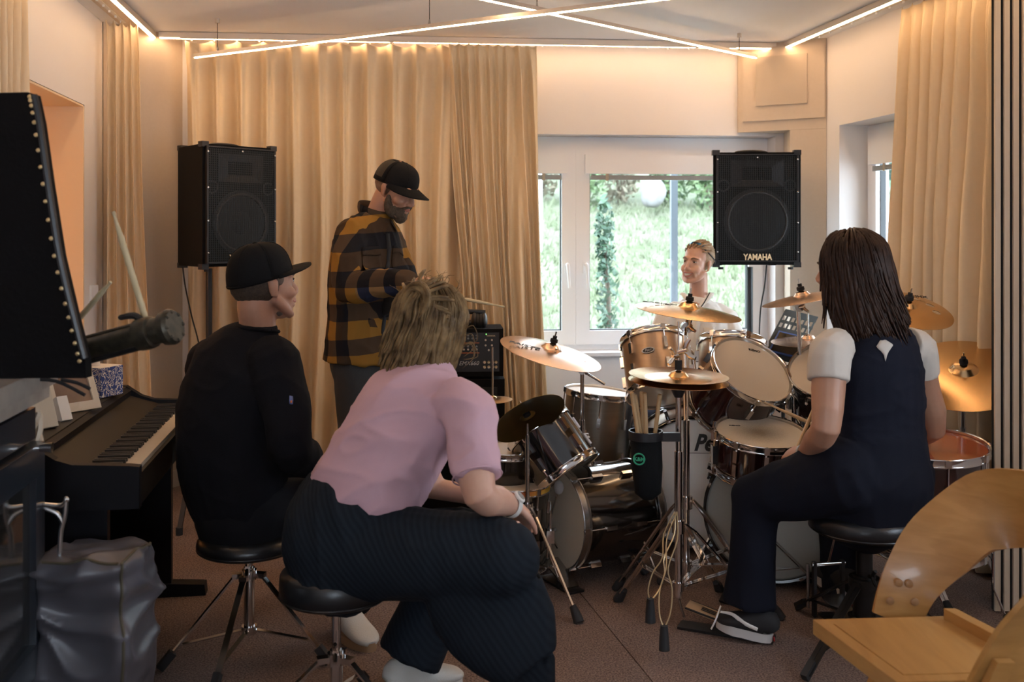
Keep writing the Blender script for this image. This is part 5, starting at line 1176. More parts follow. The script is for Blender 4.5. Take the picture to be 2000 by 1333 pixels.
# ---------------------------------------------------------------- studded black case on the stone top
cs_ = thing('studded_case', 'tall black leather case edged with brass studs, on the stove top', 'case', (-1.2, 2.40, 1.053))
YC = 2.36
def CP(px, py, dy=0): p = at(px, py, YC); return V((p.x, YC+dy, max(p.z, 1.055)))
ol = [CP(-330, 760), CP(168, 760), CP(166, 700), CP(145, 620), CP(117, 500), (CP(95, 360)), CP(78, 240), CP(66, 184), CP(54, 180), CP(-330, 190)]
mb = MB(); mb.prism(ol, (0, .035, 0)); mb.build('leather_body', mat('black_leather', (.004, .004, .005), .8, spec=.1, bump=(70, .3)), cs_, smooth=False, bevel=.008)
ed = catmull([CP(68, 186), CP(79, 240), CP(96, 360), CP(118, 500), CP(146, 620), CP(167, 700)], 5)
MB().tube([p+V((0, -.004, 0)) for p in ed], .0085, 8).build('edge_welt', M_vinyl, cs_)
stt = tmpl(MB().lathe([(.0055, 0), (.0045, .003), (0, .0045)], (0, 0, 0), (0, 0, 1), 10), 'brass_stud', M_brass)
ed2 = catmull([CP(64, 190), CP(73, 240), CP(90, 360), CP(112, 500), CP(140, 620), CP(161, 705)], 4)
for p in ed2: dupe(stt, 'brass_stud', frame(p+V((-.003, -.008, 0)), (0, -1, 0)), cs_)
# folded tripod tube
tr = thing('folded_tripod', 'worn black folded tripod leg sticking out to the right behind the studded case', 'tripod', at(150, 700, 2.56))
t0, t1 = at(60, 712, 2.58), at(300, 648, 2.50); td = (t1-t0).normalized(); tu = V((0, 0, 1))-td*td.z; tu.normalize()
M_trp = mat('worn_black_metal', (.025, .024, .018), .4, .5, var=(40, (.08, .07, .05), .7))
MB().cyl(t0, t0.lerp(t1, .93), .028, n=20).build('outer_tube', M_trp, tr)
MB().cyl(t0+tu*.026, t0.lerp(t1, .9)+tu*.026, .009).build('rail_tube', M_trp, tr); MB().cyl(t0-tu*.028, t0.lerp(t1, .9)-tu*.028, .010).build('rail_tube', M_blk, tr)
MB().lathe([(0, -.02), (.040, -.02), (.042, .0), (.040, .02), (.034, .024), (.034, .05), (.043, .055), (.046, .075), (.040, .085), (0, .085)], t0.lerp(t1, .94), td, 18).build('end_clamp', M_trp, tr, angle=30)
MB().tube([t0.lerp(t1, .93)+tu*.035, t0.lerp(t1, .88)+tu*.052, t0.lerp(t1, .78)+tu*.056], [.010, .009, .007], 8, 3, round_=True).build('clamp_lever', M_rub, tr)
for k in range(8):
    a = 2*PI*k/8; e = td.orthogonal().normalized(); e.rotate(Quaternion(td, a)); MB().ell(t0.lerp(t1, .94)+td*.083+e*.036, (.006, .006, .006), n=8, m=6).build('bolt', M_trp, tr)
MB().tube([at(55, 742, 2.5), at(110, 745, 2.5), at(166, 772, 2.5)], .0045, 8, 4).build('strap', M_rub, tr)
MB().tube([at(120, 742, 2.5), at(150, 748, 2.5), at(176, 760, 2.5)], .0045, 8, 4).build('strap', M_rub, tr)
M_pst = mat('pale_wood', (.50, .42, .26), .6)
stick(at(284, 622, 2.56), at(221, 413, 2.60), 'pale wooden stick leaning up left from the tripod clamp, in front of the curtain', r=.0085, m=M_pst)
stick(at(150, 628, 2.60), at(217, 551, 2.56), 'short pale wooden stick slanting right from behind the studded case', r=.0075, m=M_pst)
o = MB().box(V((XL(4.9)+.006, 4.93, 1.10)), (.012, .08, .08), None).build('light_switch', M_upvc, bevel=.004); tag(o, 'small white light switch on the left wall beside the curtain', 'switch')
# ================================================================ people
def skin(name, c, c2): return mat(name, c, .48, sss=.12, var=(16, c2, .6), bump=(260, .06))
M_skinA = skin('skin_warm', (.42, .22, .145), (.36, .175, .11)); M_skinD = skin('skin_light', (.56, .33, .24), (.50, .27, .19)); M_skinE = skin('skin_tan', (.40, .215, .14), (.36, .18, .115))
M_eye = mat('eye_white', (.62, .60, .57), .25); M_iris = mat('dark_iris', (.03, .02, .015), .15); M_lip = mat('lips', (.38, .13, .10), .45); M_teeth = mat('teeth', (.72, .70, .64), .3)
def hframe(c, a, pitch=0, roll=0, s=1.0):
    """local +Y = facing, +X = the person's right, +Z = up"""
    f = V((math.cos(a), math.sin(a), 0)); r = V((f.y, -f.x, 0)); M = Matrix((r, f, V((0, 0, 1)))).transposed()
    M = M @ Matrix.Rotation(pitch, 3, 'X') @ Matrix.Rotation(roll, 3, 'Y')
    M = (M @ Matrix.Scale(s, 3)).to_4x4(); M.translation = V(c); return M
def head(mb, M, smile=False):
    R = M.to_3x3(); s = R.col[0].length; Rn = R.normalized()
    E = lambda c, r, rx=0, ry=0, rz=0: mb.ell(M @ V(c), [k*s for k in r], Rn @ Matrix.Rotation(rz, 3, 'Z') @ Matrix.Rotation(ry, 3, 'Y') @ Matrix.Rotation(rx, 3, 'X'), 20, 14)
    T = lambda P, r: mb.tube([M @ V(p) for p in P], [k*s for k in r], 10, 3, round_=True)
    E((0, -.014, .044), (.0745, .095, .080)); E((0, .028, .0), (.062, .062, .085)); E((0, .040, -.045), (.050, .050, .062)); E((0, .050, -.083), (.038, .036, .030)); E((0, .079, -.100), (.019, .014, .015))
    T([(0, .082, .018), (0, .094, .0), (0, .108, -.024)], [.0075, .0085, .0105]); E((0, .106, -.032), (.0105, .011, .009))
    for k in (-1, 1):
        E((k*.012, .098, -.034), (.008, .009, .008)); E((k*.037, .062, -.028), (.024, .024, .022)); T([(k*.012, .088, .028), (k*.030, .085, .032), (k*.050, .066, .026)], [.008, .009, .007])
        E((k*.030, .074, .008), (.0155, .012, .010))
        # ear
        E((k*.076, -.006, -.003), (.006, .017, .031), rz=k*-.35, rx=-.15); E((k*.080, -.012, .006), (.006, .013, .022), rz=k*-.5); E((k*.076, .000, -.026), (.006, .009, .010))
        T([(k*.055, .01, -.045), (k*.046, .045, -.078), (k*.02, .074, -.100)], [.018, .016, .012])
    E((0, .088, -.050), (.022, .014, .014)); E((0, .087, -.072), (.018, .013, .010))
def features(par, M, smile=False, lid=False, browm=None):
    R = M.to_3x3(); s = R.col[0].length; Rn = R.normalized()
    for k in (-1, 1):
        MB().ell(M @ V((k*.030, .0775, .009)), (.0125*s, .0095*s, (.0045 if not lid else .0028)*s), Rn, 14, 8).build('eye', M_eye, par)
        MB().ell(M @ V((k*.030, .0855, .0088)), (.0052*s, .0024*s, .0044*s), Rn, 12, 8).build('iris', M_iris, par)
        mb = MB(); mb.tube([M @ V((k*.014, .095, .026)), M @ V((k*.030, .0935, .032)), M @ V((k*.050, .074, .027))], [.003*s, .0036*s, .002*s], 6, 4); mb.build('eyebrow', browm, par)
        MB().tube([M @ V((k*.017, .084, .0115)), M @ V((k*.030, .0885, .0150)), M @ V((k*.044, .0785, .0115))], [.0012*s, .0018*s, .0012*s], 6, 4).build('eyelash', browm, par)
    if smile:
        w = .030
        MB().tube([M @ V((-w, .086, -.050)), M @ V((-.014, .1015, -.0535)), M @ V((0, .1055, -.0545)), M @ V((.014, .1015, -.0535)), M @ V((w, .086, -.050))], [.0015*s, .0034*s, .0034*s, .0034*s, .0015*s], 8, 3).build('lips', M_lip, par)
        MB().tube([M @ V((-w, .086, -.051)), M @ V((-.014, .0975, -.071)), M @ V((0, .101, -.0755)), M @ V((.014, .0975, -.071)), M @ V((w, .086, -.051))], [.0015*s, .0040*s, .0046*s, .0040*s, .0015*s], 8, 3).build('lips', M_lip, par)
        mb = MB(); mb.grid(lambda u, v: M @ V((-.022+.044*u, .1025-.018*(2*u-1)**2, -.0540-.017*v*(1-.75*(2*u-1)**2))), 12, 2); mb.build('teeth', M_teeth, par, solid=.002)
        for k in (-1, 1): pass
    else:
        for z, r_ in ((-.0545, .0034), (-.0625, .0042)):
            MB().tube([M @ V((-.021, .086, -.058)), M @ V((0, .1025, z)), M @ V((.021, .086, -.058))], [.0012*s, r_*s, .0012*s], 8, 4).build('lips', M_lip, par)
def hand(mb, wrist, d, pn, s=1.0, curl=.9, th=None, spread=0, tcurl=.6):
    """d along the palm, pn the way the palm faces; th = +1/-1 thumb side"""
    d = V(d).normalized(); pn = V(pn); pn = (pn-d*pn.dot(d)).normalized(); ac = d.cross(pn)*(th or 1)
    w = V(wrist); R = Matrix((ac, d, pn)).transposed()
    mb.ell(w+d*.048*s, (.040*s, .052*s, .0155*s), R, 16, 10); mb.tube([w-d*.03*s, w+d*.03*s], [(.026*s, .020*s), (.034*s, .018*s)], 12, side=ac, round_=True)
    for i in range(4):
        x = (1.5-i)*.0195*s; ln = (.90, 1.0, .94, .76)[i]
        p = w+d*(.088-.004*abs(i-1.3))*s+ac*x; a = curl*.55; q = [p-d*.03*s, p]
        for L, k in ((.040, .55), (.026, 1.35), (.021, 2.05)):
            ang = curl*k; dd = d*math.cos(ang)+pn*math.sin(ang)+ac*(spread*(1.5-i)*.12); p = p+dd*L*ln*s; q.append(p)
        mb.tube(q, [.0092*s, .0095*s, .0086*s, .0080*s, .0068*s], 8, 0, round_=True)
    p = w+d*.018*s+ac*.024*s; q = [p]
    for L, A, B in ((.042, .75, .35), (.032, .45, .65), (.025, .15, .85)):
        dd = (d*(1-A*.5)+ac*A*(1-tcurl*.6)+pn*B*tcurl).normalized(); p = p+dd*L*s; q.append(p)
    mb.tube(q, [.013*s, .0115*s, .0098*s, .0080*s], 8, 0, round_=True)
def cloth_disp(amp, f1=6, f2=14, ax=(1, 1, .45), seed=0, ridge=.6):
    a_ = V(ax)
    def d(p, n):
        q = V((p.x*a_.x, p.y*a_.y, p.z*a_.z)); w = noise.noise(q*3+V((seed, 0, 0)))
        r1 = 1-abs(noise.noise(q*f1+V((w, w*1.5, seed)))*2); r2 = 1-abs(noise.noise(q*f2+V((seed, w, w)))*2)
        return amp*(ridge*(r1*abs(r1)-.35)+.35*(r2*abs(r2)-.3)+.5*w)
    return d
def shoe(par, heel, toe, w, m_up, m_sole, h=.085, name='shoe', lift=0.0, sole=.028, extra=None):
    heel, toe = V(heel), V(toe); d = (toe-heel); L = d.length; d.normalize(); s = d.cross(V((0, 0, 1))).normalized(); up = s.cross(d)
    out = []
    for i in range(28):
        t = 2*PI*i/28; y = math.cos(t); x = math.sin(t); wy = w*(.5 if y > 0 else .40)*(1-.08*abs(y)); out.append(heel+d*(L*(.5+.5*math.copysign(abs(y)**.8, y)))+s*(x*wy*(1 if abs(x) > 0 else 1)))
    mb = MB(); mb.prism(out, up*sole); so = None
    up_ = MB(); P = []; Rr = []
    for t, hh, ww in ((.02, .55, .30), (.10, .95, .38), (.25, 1.0, .40), (.40, .86, .42), (.58, .62, .46), (.78, .44, .46), (.92, .32, .36), (.985, .20, .20)):
        z = sole*.6+h*hh*.5; P.append(heel+d*(L*t)+up*(z)); Rr.append((w*ww*1.04, h*hh*.5))
    up_.tube(P, Rr, 20, 3, side=s, pw=2.4)
    u = up_.build(name, m_up, par, angle=60)
    mb.build('sole', m_sole, u if False else par, bevel=.004); return u, d, s, up
def cap_hat(name, M, par_none, label, m, brimm, curve=.5, mesh_m=None, flat=False, up=0, dh=.100, bl=.075):
    R = M.to_3x3(); s = R.col[0].length; c0 = M @ V((0, 0, 0)); t = thing(name, label, 'cap', M @ V((0, -.01, .05)))
    def dome(u, v):
        a = 2*PI*u; e = v*PI/2; bulge = 1.0+.03*math.cos(6*a)*math.cos(e)*0
        zz = .034+dh*(math.sin(e)**.9); rr = math.cos(e)**.62
        return M @ V((.083*rr*math.cos(a)*bulge, -.012+.104*rr*math.sin(a)*bulge, zz-.012*(1-v)*(1-math.sin(a))))
    mb = MB(); mb.grid(dome, 48, 14); mb.build('crown', m, t, angle=180, solid=.003)
    if mesh_m:
        mb = MB(); mb.grid(lambda u, v: (lambda p: p+(p-(M @ V((0, -.012, .05)))).normalized()*.0035)(dome(.53+.44*u, .12+.70*v)), 30, 10); mb.build('mesh_back', mesh_m, t, angle=180)
    for k in range(6):
        mb = MB(); mb.tube([dome(k/6, v/10)+(dome(k/6, v/10)-(M @ V((0, -.012, .05)))).normalized()*.002 for v in range(0, 10)], .0013, 5); mb.build('seam', m, t)
    mb = MB(); mb.ell(M @ V((0, -.012, .022+dh+.012)), (.008*s, .008*s, .005*s), R.normalized(), 12, 8); mb.build('top_button', m, t)
    def brim(u, v):
        a = PI*(.5+(u-.5)*.86); x = .080*math.cos(a); y = -.012+.100*math.sin(a)
        fw = v*(bl*max(0, math.sin(PI*u))**.55); return M @ V((x*(1+.12*v), y+fw, .036+up*fw-curve*((x)**2)*7*v-(.18 if not flat else 0)*fw))
    mb = MB(); mb.grid(brim, 28, 10); mb.build('brim', brimm, t, angle=180, solid=.004)
    mb = MB(); mb.tube([dome(u/40, .02) for u in range(41)], .0030, 6); mb.build('sweatband', m, t)
    return t
def locks(M, par, n, Ln, m, seed, drift=(0, 0, 0), az=(0, 2*PI), el=(.1, 1.5), part=(0, -.01), r=.0065, inward=.3, wav=.004, rad=(.083, .104, .092), cz=.040, name='hair_locks', face=None, pull=None):
    rnd = random.Random(seed); mb = MB(); R = M.to_3x3(); Mi = M.inverted(); g = Mi.to_3x3() @ V((0, 0, -1)); g.normalize(); dr = Mi.to_3x3() @ V(drift)
    C = V((0, -.014, cz))
    for i in range(n):
        a = rnd.uniform(*az); e = rnd.uniform(*el); k = rnd.uniform(1.0, 1.09)
        rr = V(rad)*k
        p = C+V((rr.x*math.cos(e)*math.cos(a), rr.y*math.cos(e)*math.sin(a), rr.z*math.sin(e)))
        P = [p]; L = Ln*rnd.uniform(.82, 1.08); st = .012; q = p.copy(); ph = rnd.uniform(0, 6); steps = int(L/st); vel = V((math.cos(a), math.sin(a), 0))*.5
        for j in range(steps):
            nrm = V(((q-C).x/rr.x**2, (q-C).y/rr.y**2, (q-C).z/rr.z**2)).normalized()
            dn = ((q-C).x/rr.x)**2+((q-C).y/rr.y)**2+((q-C).z/rr.z)**2
            f = g+dr*(j/steps)+vel*.5*max(0, 1-j/4)
            if (q-C).z > -.01 and f.dot(nrm) < .4: f = f-nrm*min(0, f.dot(nrm))
            elif (q-C).z <= -.01: f = f-V((q.x, q.y, 0))*inward*4
            if pull: f = f+pull(q)
            f.normalize(); q = q+f*st
            x = q-C; dn = (x.x/rr.x)**2+(x.y/rr.y)**2+(x.z/rr.z)**2
            if dn < 1: q = C+x/math.sqrt(dn)
            w = wav*math.sin(ph+j*.7); P.append(q+V((w, w*.6*math.cos(ph), 0)))
        if face and any(face(x) for x in P): continue
        nP = len(P); P = P[::2]+([P[-1]] if nP % 2 == 0 else []); w0 = r*rnd.uniform(.7, 1.4)
        Rr = [(w0*(.8+.4*math.sin(PI*min(1, (t_+.5)/len(P)*1.2)))*(1-.75*max(0, t_/len(P)-.6)/.4), w0*.55) for t_ in range(len(P))]
        if len(P) > 2: mb.tube([M @ x for x in P], Rr, 5, 0)
    o = mb.build(name, m, par, angle=180); o['kind'] = 'stuff'; return o
def hairmat(name, c1, c2, sc=60):
    return mat(name, c1, .42, var=(sc, c2, .9), bump=(400, .3), spec=.2)
def snap(par_obj, target, pts_grid, m, name, off=.003):
    """patch lying on a surface: grid of world points pushed onto the target mesh"""
    from mathutils.bvhtree import BVHTree
    o0 = ORG[target.parent.name] if target.parent else ORG[target.name]
    bv = BVHTree.FromPolygons([v.co+o0 for v in target.data.vertices], [p.vertices for p in target.data.polygons])
    mb = MB(); g = []
    for row in pts_grid:
        rw = []
        for p in row:
            loc, no, ix, ds = bv.find_nearest(p); rw.append(mb.bm.verts.new(loc+no*off))
        g.append(rw)
    for i in range(len(g)-1):
        for j in range(len(g[0])-1): mb.bm.faces.new((g[i][j], g[i+1][j], g[i+1][j+1], g[i][j+1]))
    return mb.build(name, m, par_obj, angle=180, solid=.002)
def gridpts(a, b, c, d, n, m):
    return [[a.lerp(b, i/n).lerp(d.lerp(c, i/n), j/m) for j in range(m+1)] for i in range(n+1)]
def vec(a): f = V((math.cos(a), math.sin(a), 0)); return f, V((f.y, -f.x, 0))
D2 = math.radians
# ---------------------------------------------------------------- standing man, plaid shirt
M_plaid = bpy.data.materials.new('plaid_flannel'); M_plaid.use_nodes = True
_n = M_plaid.node_tree.nodes; _l = M_plaid.node_tree.links; _b = _n['Principled BSDF']; _b.inputs['Roughness'].default_value = .9; _b.inputs['Specular IOR Level'].default_value = .15
_tc = _n.new('ShaderNodeTexCoord'); _mp = _n.new('ShaderNodeMapping'); _mp.inputs['Rotation'].default_value = (0, .06, D2(40)); _l.new(_tc.outputs['Object'], _mp.inputs[0])
_nz = _n.new('ShaderNodeTexNoise'); _nz.inputs['Scale'].default_value = 5; _l.new(_mp.outputs[0], _nz.inputs['Vector']); _av = _n.new('ShaderNodeVectorMath'); _av.operation = 'MULTIPLY_ADD'; _av.inputs[1].default_value = (.03, .03, .03)
_l.new(_nz.outputs['Color'], _av.inputs[0]); _l.new(_mp.outputs[0], _av.inputs[2]); _sp = _n.new('ShaderNodeSeparateXYZ'); _l.new(_av.outputs[0], _sp.inputs[0])
def _stripe(axis, per, duty, ph):
    m1 = _n.new('ShaderNodeMath'); m1.operation = 'MULTIPLY_ADD'; m1.inputs[1].default_value = 1/per; m1.inputs[2].default_value = ph+10; _l.new(_sp.outputs[axis], m1.inputs[0])
    m2 = _n.new('ShaderNodeMath'); m2.operation = 'FRACT'; _l.new(m1.outputs[0], m2.inputs[0]); m3 = _n.new('ShaderNodeMath'); m3.operation = 'LESS_THAN'; m3.inputs[1].default_value = duty; _l.new(m2.outputs[0], m3.inputs[0]); return m3.outputs[0]
def _mixc(f, a, b_):
    x_ = _n.new('ShaderNodeMix'); x_.data_type = 'RGBA'; _l.new(f, x_.inputs[0])
    for s_, v_ in ((6, a), (7, b_)):
        if isinstance(v_, tuple): x_.inputs[s_].default_value = (*v_, 1)
        else: _l.new(v_, x_.inputs[s_])
    return x_.outputs[2]
_h = _stripe('Z', .150, .48, .1); _v = _stripe('X', .105, .48, .35); _v2 = _stripe('X', .60, .30, .55)
_base = _mixc(_v2, (.22, .11, .020), (.19, .115, .05)); _c1 = _mixc(_h, _base, (.055, .035, .022)); _c2 = _mixc(_h, _mixc(_v2, (.040, .024, .014), (.018, .024, .050)), (.008, .008, .011)); _cc = _mixc(_v, _c1, _c2)
_l.new(_cc, _b.inputs['Base Color'])
pC = thing('person', 'person standing in a brown and black plaid shirt and black cap, looking down', 'person', (-1.3*.5, 4.45, 0))
YC_ = 4.45; f, r = vec(D2(-40)); W3 = lambda px, py, Y=YC_: at(px, py, Y)
MC = hframe(W3(773, 370), D2(-30), D2(-24), 0, 1.02)
body = MB(); head(body, MC)
body.tube([W3(733, 440, 4.50), W3(745, 405, 4.48), MC @ V((0, -.035, -.055)), MC @ V((0, -.03, -.0))], [(.060, .060), (.054, .056), (.054, .058), (.050, .055)], 16, 3, side=r)
body.tube([W3(706, 690), W3(708, 620), W3(712, 530), W3(722, 470), W3(730, 435)], [(.15, .10), (.14, .10), (.16, .105), (.15, .09), (.06, .06)], 18, 3, side=r)
RS, RE, RW = W3(674, 462, 4.33), W3(680, 562, 4.22), W3(797, 550, 4.12); LS, LE, LW = W3(770, 466, 4.57), W3(800, 580, 4.50), W3(833, 566, 4.27)
for S_, E_, W_2 in ((RS, RE, RW), (LS, LE, LW)): body.tube([S_, E_, W_2], [.045, .040, .028], 12, round_=True)
hand(body, RW, V((.9, -.15, .05)), V((0, .3, -1)), .95, 1.35, 1); hand(body, LW, V((.55, -.8, .3)), V((-.4, -.4, -.8)), .95, 1.3, -1)
hz = lambda px, z, Y: V(((px-1000)/F*Y, Y, z))
hip = [hz(690, .86, 4.40), hz(722, .86, 4.50)]; kn = [hz(700, .47, 4.36), hz(742, .47, 4.55)]; an = [hz(700, .08, 4.42), hz(745, .08, 4.62)]
for a_, b_, c_ in zip(hip, kn, an): body.tube([a_, b_, c_], [.075, .05, .04], 12, round_=True)
bodyC = blob(body, 'body', M_skinA, pC, .005, 4)
features(pC, MC, False, True, mat('brown_brow', (.05, .03, .018), .7))
bm_ = MB(); bm_.ell(MC @ V((0, .040, -.078)), (.058, .058, .046), MC.to_3x3().normalized()); bm_.ell(MC @ V((0, .072, -.098)), (.034, .030, .034), MC.to_3x3().normalized()); bm_.tube([MC @ V((-.028, .084, -.062)), MC @ V((-.012, .099, -.045)), MC @ V((.012, .099, -.045)), MC @ V((.028, .084, -.062))], .007, 8, 3, round_=True)
for k in (-1, 1): bm_.tube([MC @ V((k*.062, .022, -.03)), MC @ V((k*.058, .030, -.062)), MC @ V((k*.045, .05, -.09))], [.012, .020, .02], 8, 3, round_=True)
blob(bm_, 'beard', mat('grizzled_beard', (.055, .037, .023), .85, var=(120, (.12, .085, .055), .7), bump=(500, 1)), pC, .004, 2, lambda p, n: .0022*noise.noise(p*180))
MB().ell(MC @ V((0, -.024, .020)), (.0755, .088, .075), MC.to_3x3().normalized()).build('short_hair', mat('cropped_hair', (.12, .075, .05), .8, var=(150, (.20, .12, .08), .7)), pC)
sh = MB(); sh.tube([W3(700, 706), W3(703, 660), W3(707, 600), W3(712, 530), W3(720, 478), W3(727, 446), W3(733, 422)], [(.176, .140), (.170, .136), (.166, .132), (.180, .134), (.188, .120), (.135, .10), (.068, .07)], 24, 3, side=r)
sh.tube([RS+V((.03, .03, .01)), RS.lerp(RE, .5), RE, RE.lerp(RW, .5), RW+(RE-RW).normalized()*.01], [.078, .072, .066, .062, .052], 14, 3, round_=True); sh.tube([LS+V((-.03, -.01, .0)), LE, LW+(LE-LW).normalized()*.01], [.072, .064, .050], 14, 3, round_=True)
shC = blob(sh, 'plaid_shirt', M_plaid, pC, .007, 4, cloth_disp(.016, 5, 11, (1, 1, .8), 3))
tr_ = MB(); tr_.tube([hz(706, .80, 4.45), hz(705, .95, 4.45)], [(.155, .115), (.16, .12)], 20, side=r, round_=True)
for a_, b_, c_ in zip(hip, kn, an): tr_.tube([a_, b_, c_], [.098, .078, .062], 14, round_=True)
blob(tr_, 'jeans', mat('black_jeans', (.018, .019, .022), .8, bump=(300, .3)), pC, .010, 4, cloth_disp(.008, 8, 16, seed=5))
for c_ in an: shoe(pC, V((c_.x-.05, c_.y+.04, .0)), V((c_.x+.17, c_.y-.10, .0)), .10, mat('black_shoe', (.02, .02, .02), .5), M_rub)
# collar, placket, pockets, buttons
cl = MB()
for k in (-1, 1):
    base = W3(735, 424, 4.46); cl.prism([base+r*k*.065-f*.045, base+r*k*.075+f*.01+V((0, 0, -.01)), base+r*k*.045+f*.10+V((0, 0, -.075)), base+r*k*.012+f*.085+V((0, 0, -.028)), base+r*k*.055+f*.0+V((0, 0, .028)), base+r*k*.050-f*.05+V((0, 0, .035))], f*.004-r*k*.004)
cl.prism([W3(735, 424, 4.46)-f*.062-r*.055+V((0, 0, .0)), W3(735, 424, 4.46)-f*.062+r*.055, W3(735, 424, 4.46)-f*.055+r*.048+V((0, 0, .036)), W3(735, 424, 4.46)-f*.055-r*.048+V((0, 0, .036))], f*.006)
cl.build('collar', M_plaid, pC, smooth=False, bevel=.002)
MB().tube([W3(732, 412, 4.48)+r*(.070*math.cos(t))+f*(.074*math.sin(t))+V((0, 0, -.028*math.sin(t))) for t in [2*PI*i/28 for i in range(29)]], [(.022, .006)]*29, 8, side=V((0, 0, 1))).build('collar_band', M_plaid, pC)
fx = lambda py, dx=0, wd=.17: W3(718, py)+f*wd+r*dx
snap(pC, shC, gridpts(fx(452, -.012), fx(452, .012), fx(700, .014), fx(700, -.006), 1, 26), mat('black_tee', (.008, .008, .01), .9), 'open_placket', .001)
for k in (-1, 1): snap(pC, shC, gridpts(fx(486, k*.085-.05), fx(486, k*.085+.05), fx(540, k*.085+.05), fx(540, k*.085-.05), 5, 6), M_plaid, 'chest_pocket', .003); snap(pC, shC, gridpts(fx(480, k*.085-.053), fx(480, k*.085+.053), fx(496, k*.085+.053), fx(496, k*.085-.053), 5, 3), M_plaid, 'pocket_flap', .006)
M_capb = mat('black_cap_cloth', (.007, .007, .008), .85, spec=.12, bump=(300, .3)); M_capm = mat('brown_mesh', (.035, .026, .016), .9, bump=(900, .8))
cap_hat('cap', MC, None, 'black trucker cap with mesh back on the head of the man in plaid', M_capb, M_capb, .6, M_capm, dh=.088, bl=.085)
stick(RW+V((.02, -.02, -.03)), at(986, 600, 4.05), 'pale drumstick held out to the right by the man in plaid', m=M_pst)
# ---------------------------------------------------------------- smiling woman in white shirt behind the drums
pD = thing('person', 'person smiling behind the drums in a loose white shirt, sunglasses pushed up', 'person', (.95, 5.15, 0))
YD = 5.1; f, r = vec(D2(-105)); W3 = lambda px, py, Y=YD: at(px, py, Y)
MD = hframe(W3(1361, 516), D2(-130), D2(4), D2(-5), .90)
body = MB(); head(body, MD, True)
for k in (-1, 1): body.ell(MD @ V((k*.036, .066, -.036)), (.021, .021, .018)); body.tube([MD @ V((k*.022, .088, -.034)), MD @ V((k*.036, .080, -.052)), MD @ V((k*.036, .070, -.072))], [.004, .006, .005], 8, 3, round_=True)
body.tube([W3(1362, 606, 5.12), W3(1364, 575, 5.12), MD @ V((0, -.03, -.05))], [(.062, .055), (.048, .048), (.046, .050)], 16, 3, side=r)
body.tube([W3(1357, 790, 5.2), W3(1357, 720, 5.15), W3(1357, 650, 5.12), W3(1360, 615, 5.12), W3(1362, 596, 5.12)], [(.14, .10), (.125, .09), (.14, .10), (.145, .085), (.05, .05)], 18, 3, side=r)
RS, RE, RW = W3(1302, 620, 5.10), W3(1284, 706, 5.02), W3(1318, 765, 4.86); LS, LE, LW = W3(1418, 622, 5.12), W3(1433, 710, 5.02), W3(1405, 770, 4.86)
for a_, b_, c_ in ((RS, RE, RW), (LS, LE, LW)): body.tube([a_, b_, c_], [.042, .036, .026], 12, round_=True)
hand(body, RW, V((.3, -.9, -.1)), V((0, 0, -1)), .85, 1.3, -1); hand(body, LW, V((-.3, -.9, -.1)), V((0, 0, -1)), .85, 1.3, 1)
hipD = [V((.88, 5.15, .53)), V((1.04, 5.15, .53))]; knD = [V((.66, 4.90, .50)), V((1.17, 4.86, .50))]; anD = [V((.62, 4.95, .08)), V((1.20, 4.93, .08))]
for a_, b_, c_ in zip(hipD, knD, anD): body.tube([a_, b_, c_], [.07, .05, .038], 12, round_=True)
blob(body, 'body', M_skinD, pD, .0045, 4)
M_hrD = hairmat('blond_hair', (.26, .17, .10), (.40, .28, .18), 70)
features(pD, MD, True, False, mat('light_brow', (.13, .08, .05), .7))
hb_ = MB(); hb_.ell(MD @ V((0, -.028, .046)), (.075, .086, .078), MD.to_3x3().normalized()); hb_.ell(MD @ V((.0, -.105, .01)), (.030, .026, .034)); blob(hb_, 'hair', M_hrD, pD, .006, 2)
locks(MD, pD, 150, .13, M_hrD, 31, (0, 0, 0), (-PI, PI), (.25, 1.45), r=.0045, rad=(.0775, .100, .084), inward=.5, wav=.002, face=lambda x: x.y > .045 and x.z < .070 or x.y < -.128 or (x.y > .02 and x.z < .03), pull=lambda q: V((-q.x*14, -2.2 if q.y > -.07 else .8, .4 if q.y > -.07 else 0)) )
sg = thing('sunglasses', 'sports sunglasses with blue mirrored lenses pushed up on fair hair', 'sunglasses', MD @ V((0, .03, .12)))
M_lens = mat('blue_mirror_lens', (.05, .20, .38), .08, .6)
for k in (-1, 1):
    mb = MB(); mb.grid(lambda u, v: MD @ V((k*(.006+.052*u), .052-.030*u*u-.020*v, .104+.022*math.sin(PI*(.15+.7*v))*(.6+.4*math.sin(PI*u))-.030*u*u)), 10, 6); mb.build('lens', M_lens, sg, angle=180, solid=.002)
    MB().tube([MD @ V((k*.058, .03, .085)), MD @ V((k*.080, .0, .060)), MD @ V((k*.085, -.05, .03)), MD @ V((k*.078, -.07, .01))], .0028, 6, 4).build('temple', M_blk, sg)
MB().tube([MD @ V((-.060, .022, .080)), MD @ V((-.03, .040, .114)), MD @ V((0, .050, .122)), MD @ V((.03, .040, .114)), MD @ V((.060, .022, .080))], .0026, 6, 4).build('frame', M_blk, sg)
M_wsh = mat('white_linen', (.72, .70, .67), .85, bump=(300, .2), var=(30, (.66, .64, .61), .4))
sh = MB(); sh.tube([W3(1357, 800, 5.18), W3(1357, 730, 5.14), W3(1357, 670, 5.12), W3(1358, 632, 5.12), W3(1361, 604, 5.12), W3(1362, 584, 5.13)], [(.180, .135), (.168, .125), (.168, .125), (.175, .11), (.128, .088), (.062, .062)], 24, 3, side=r)
for a_, b_, c_ in ((RS, RE, RW), (LS, LE, LW)): sh.tube([a_.lerp(W3(1360, 604, 5.12), .55), a_, b_, c_], [.050, .060, .060, .048], 14, 2, round_=True)
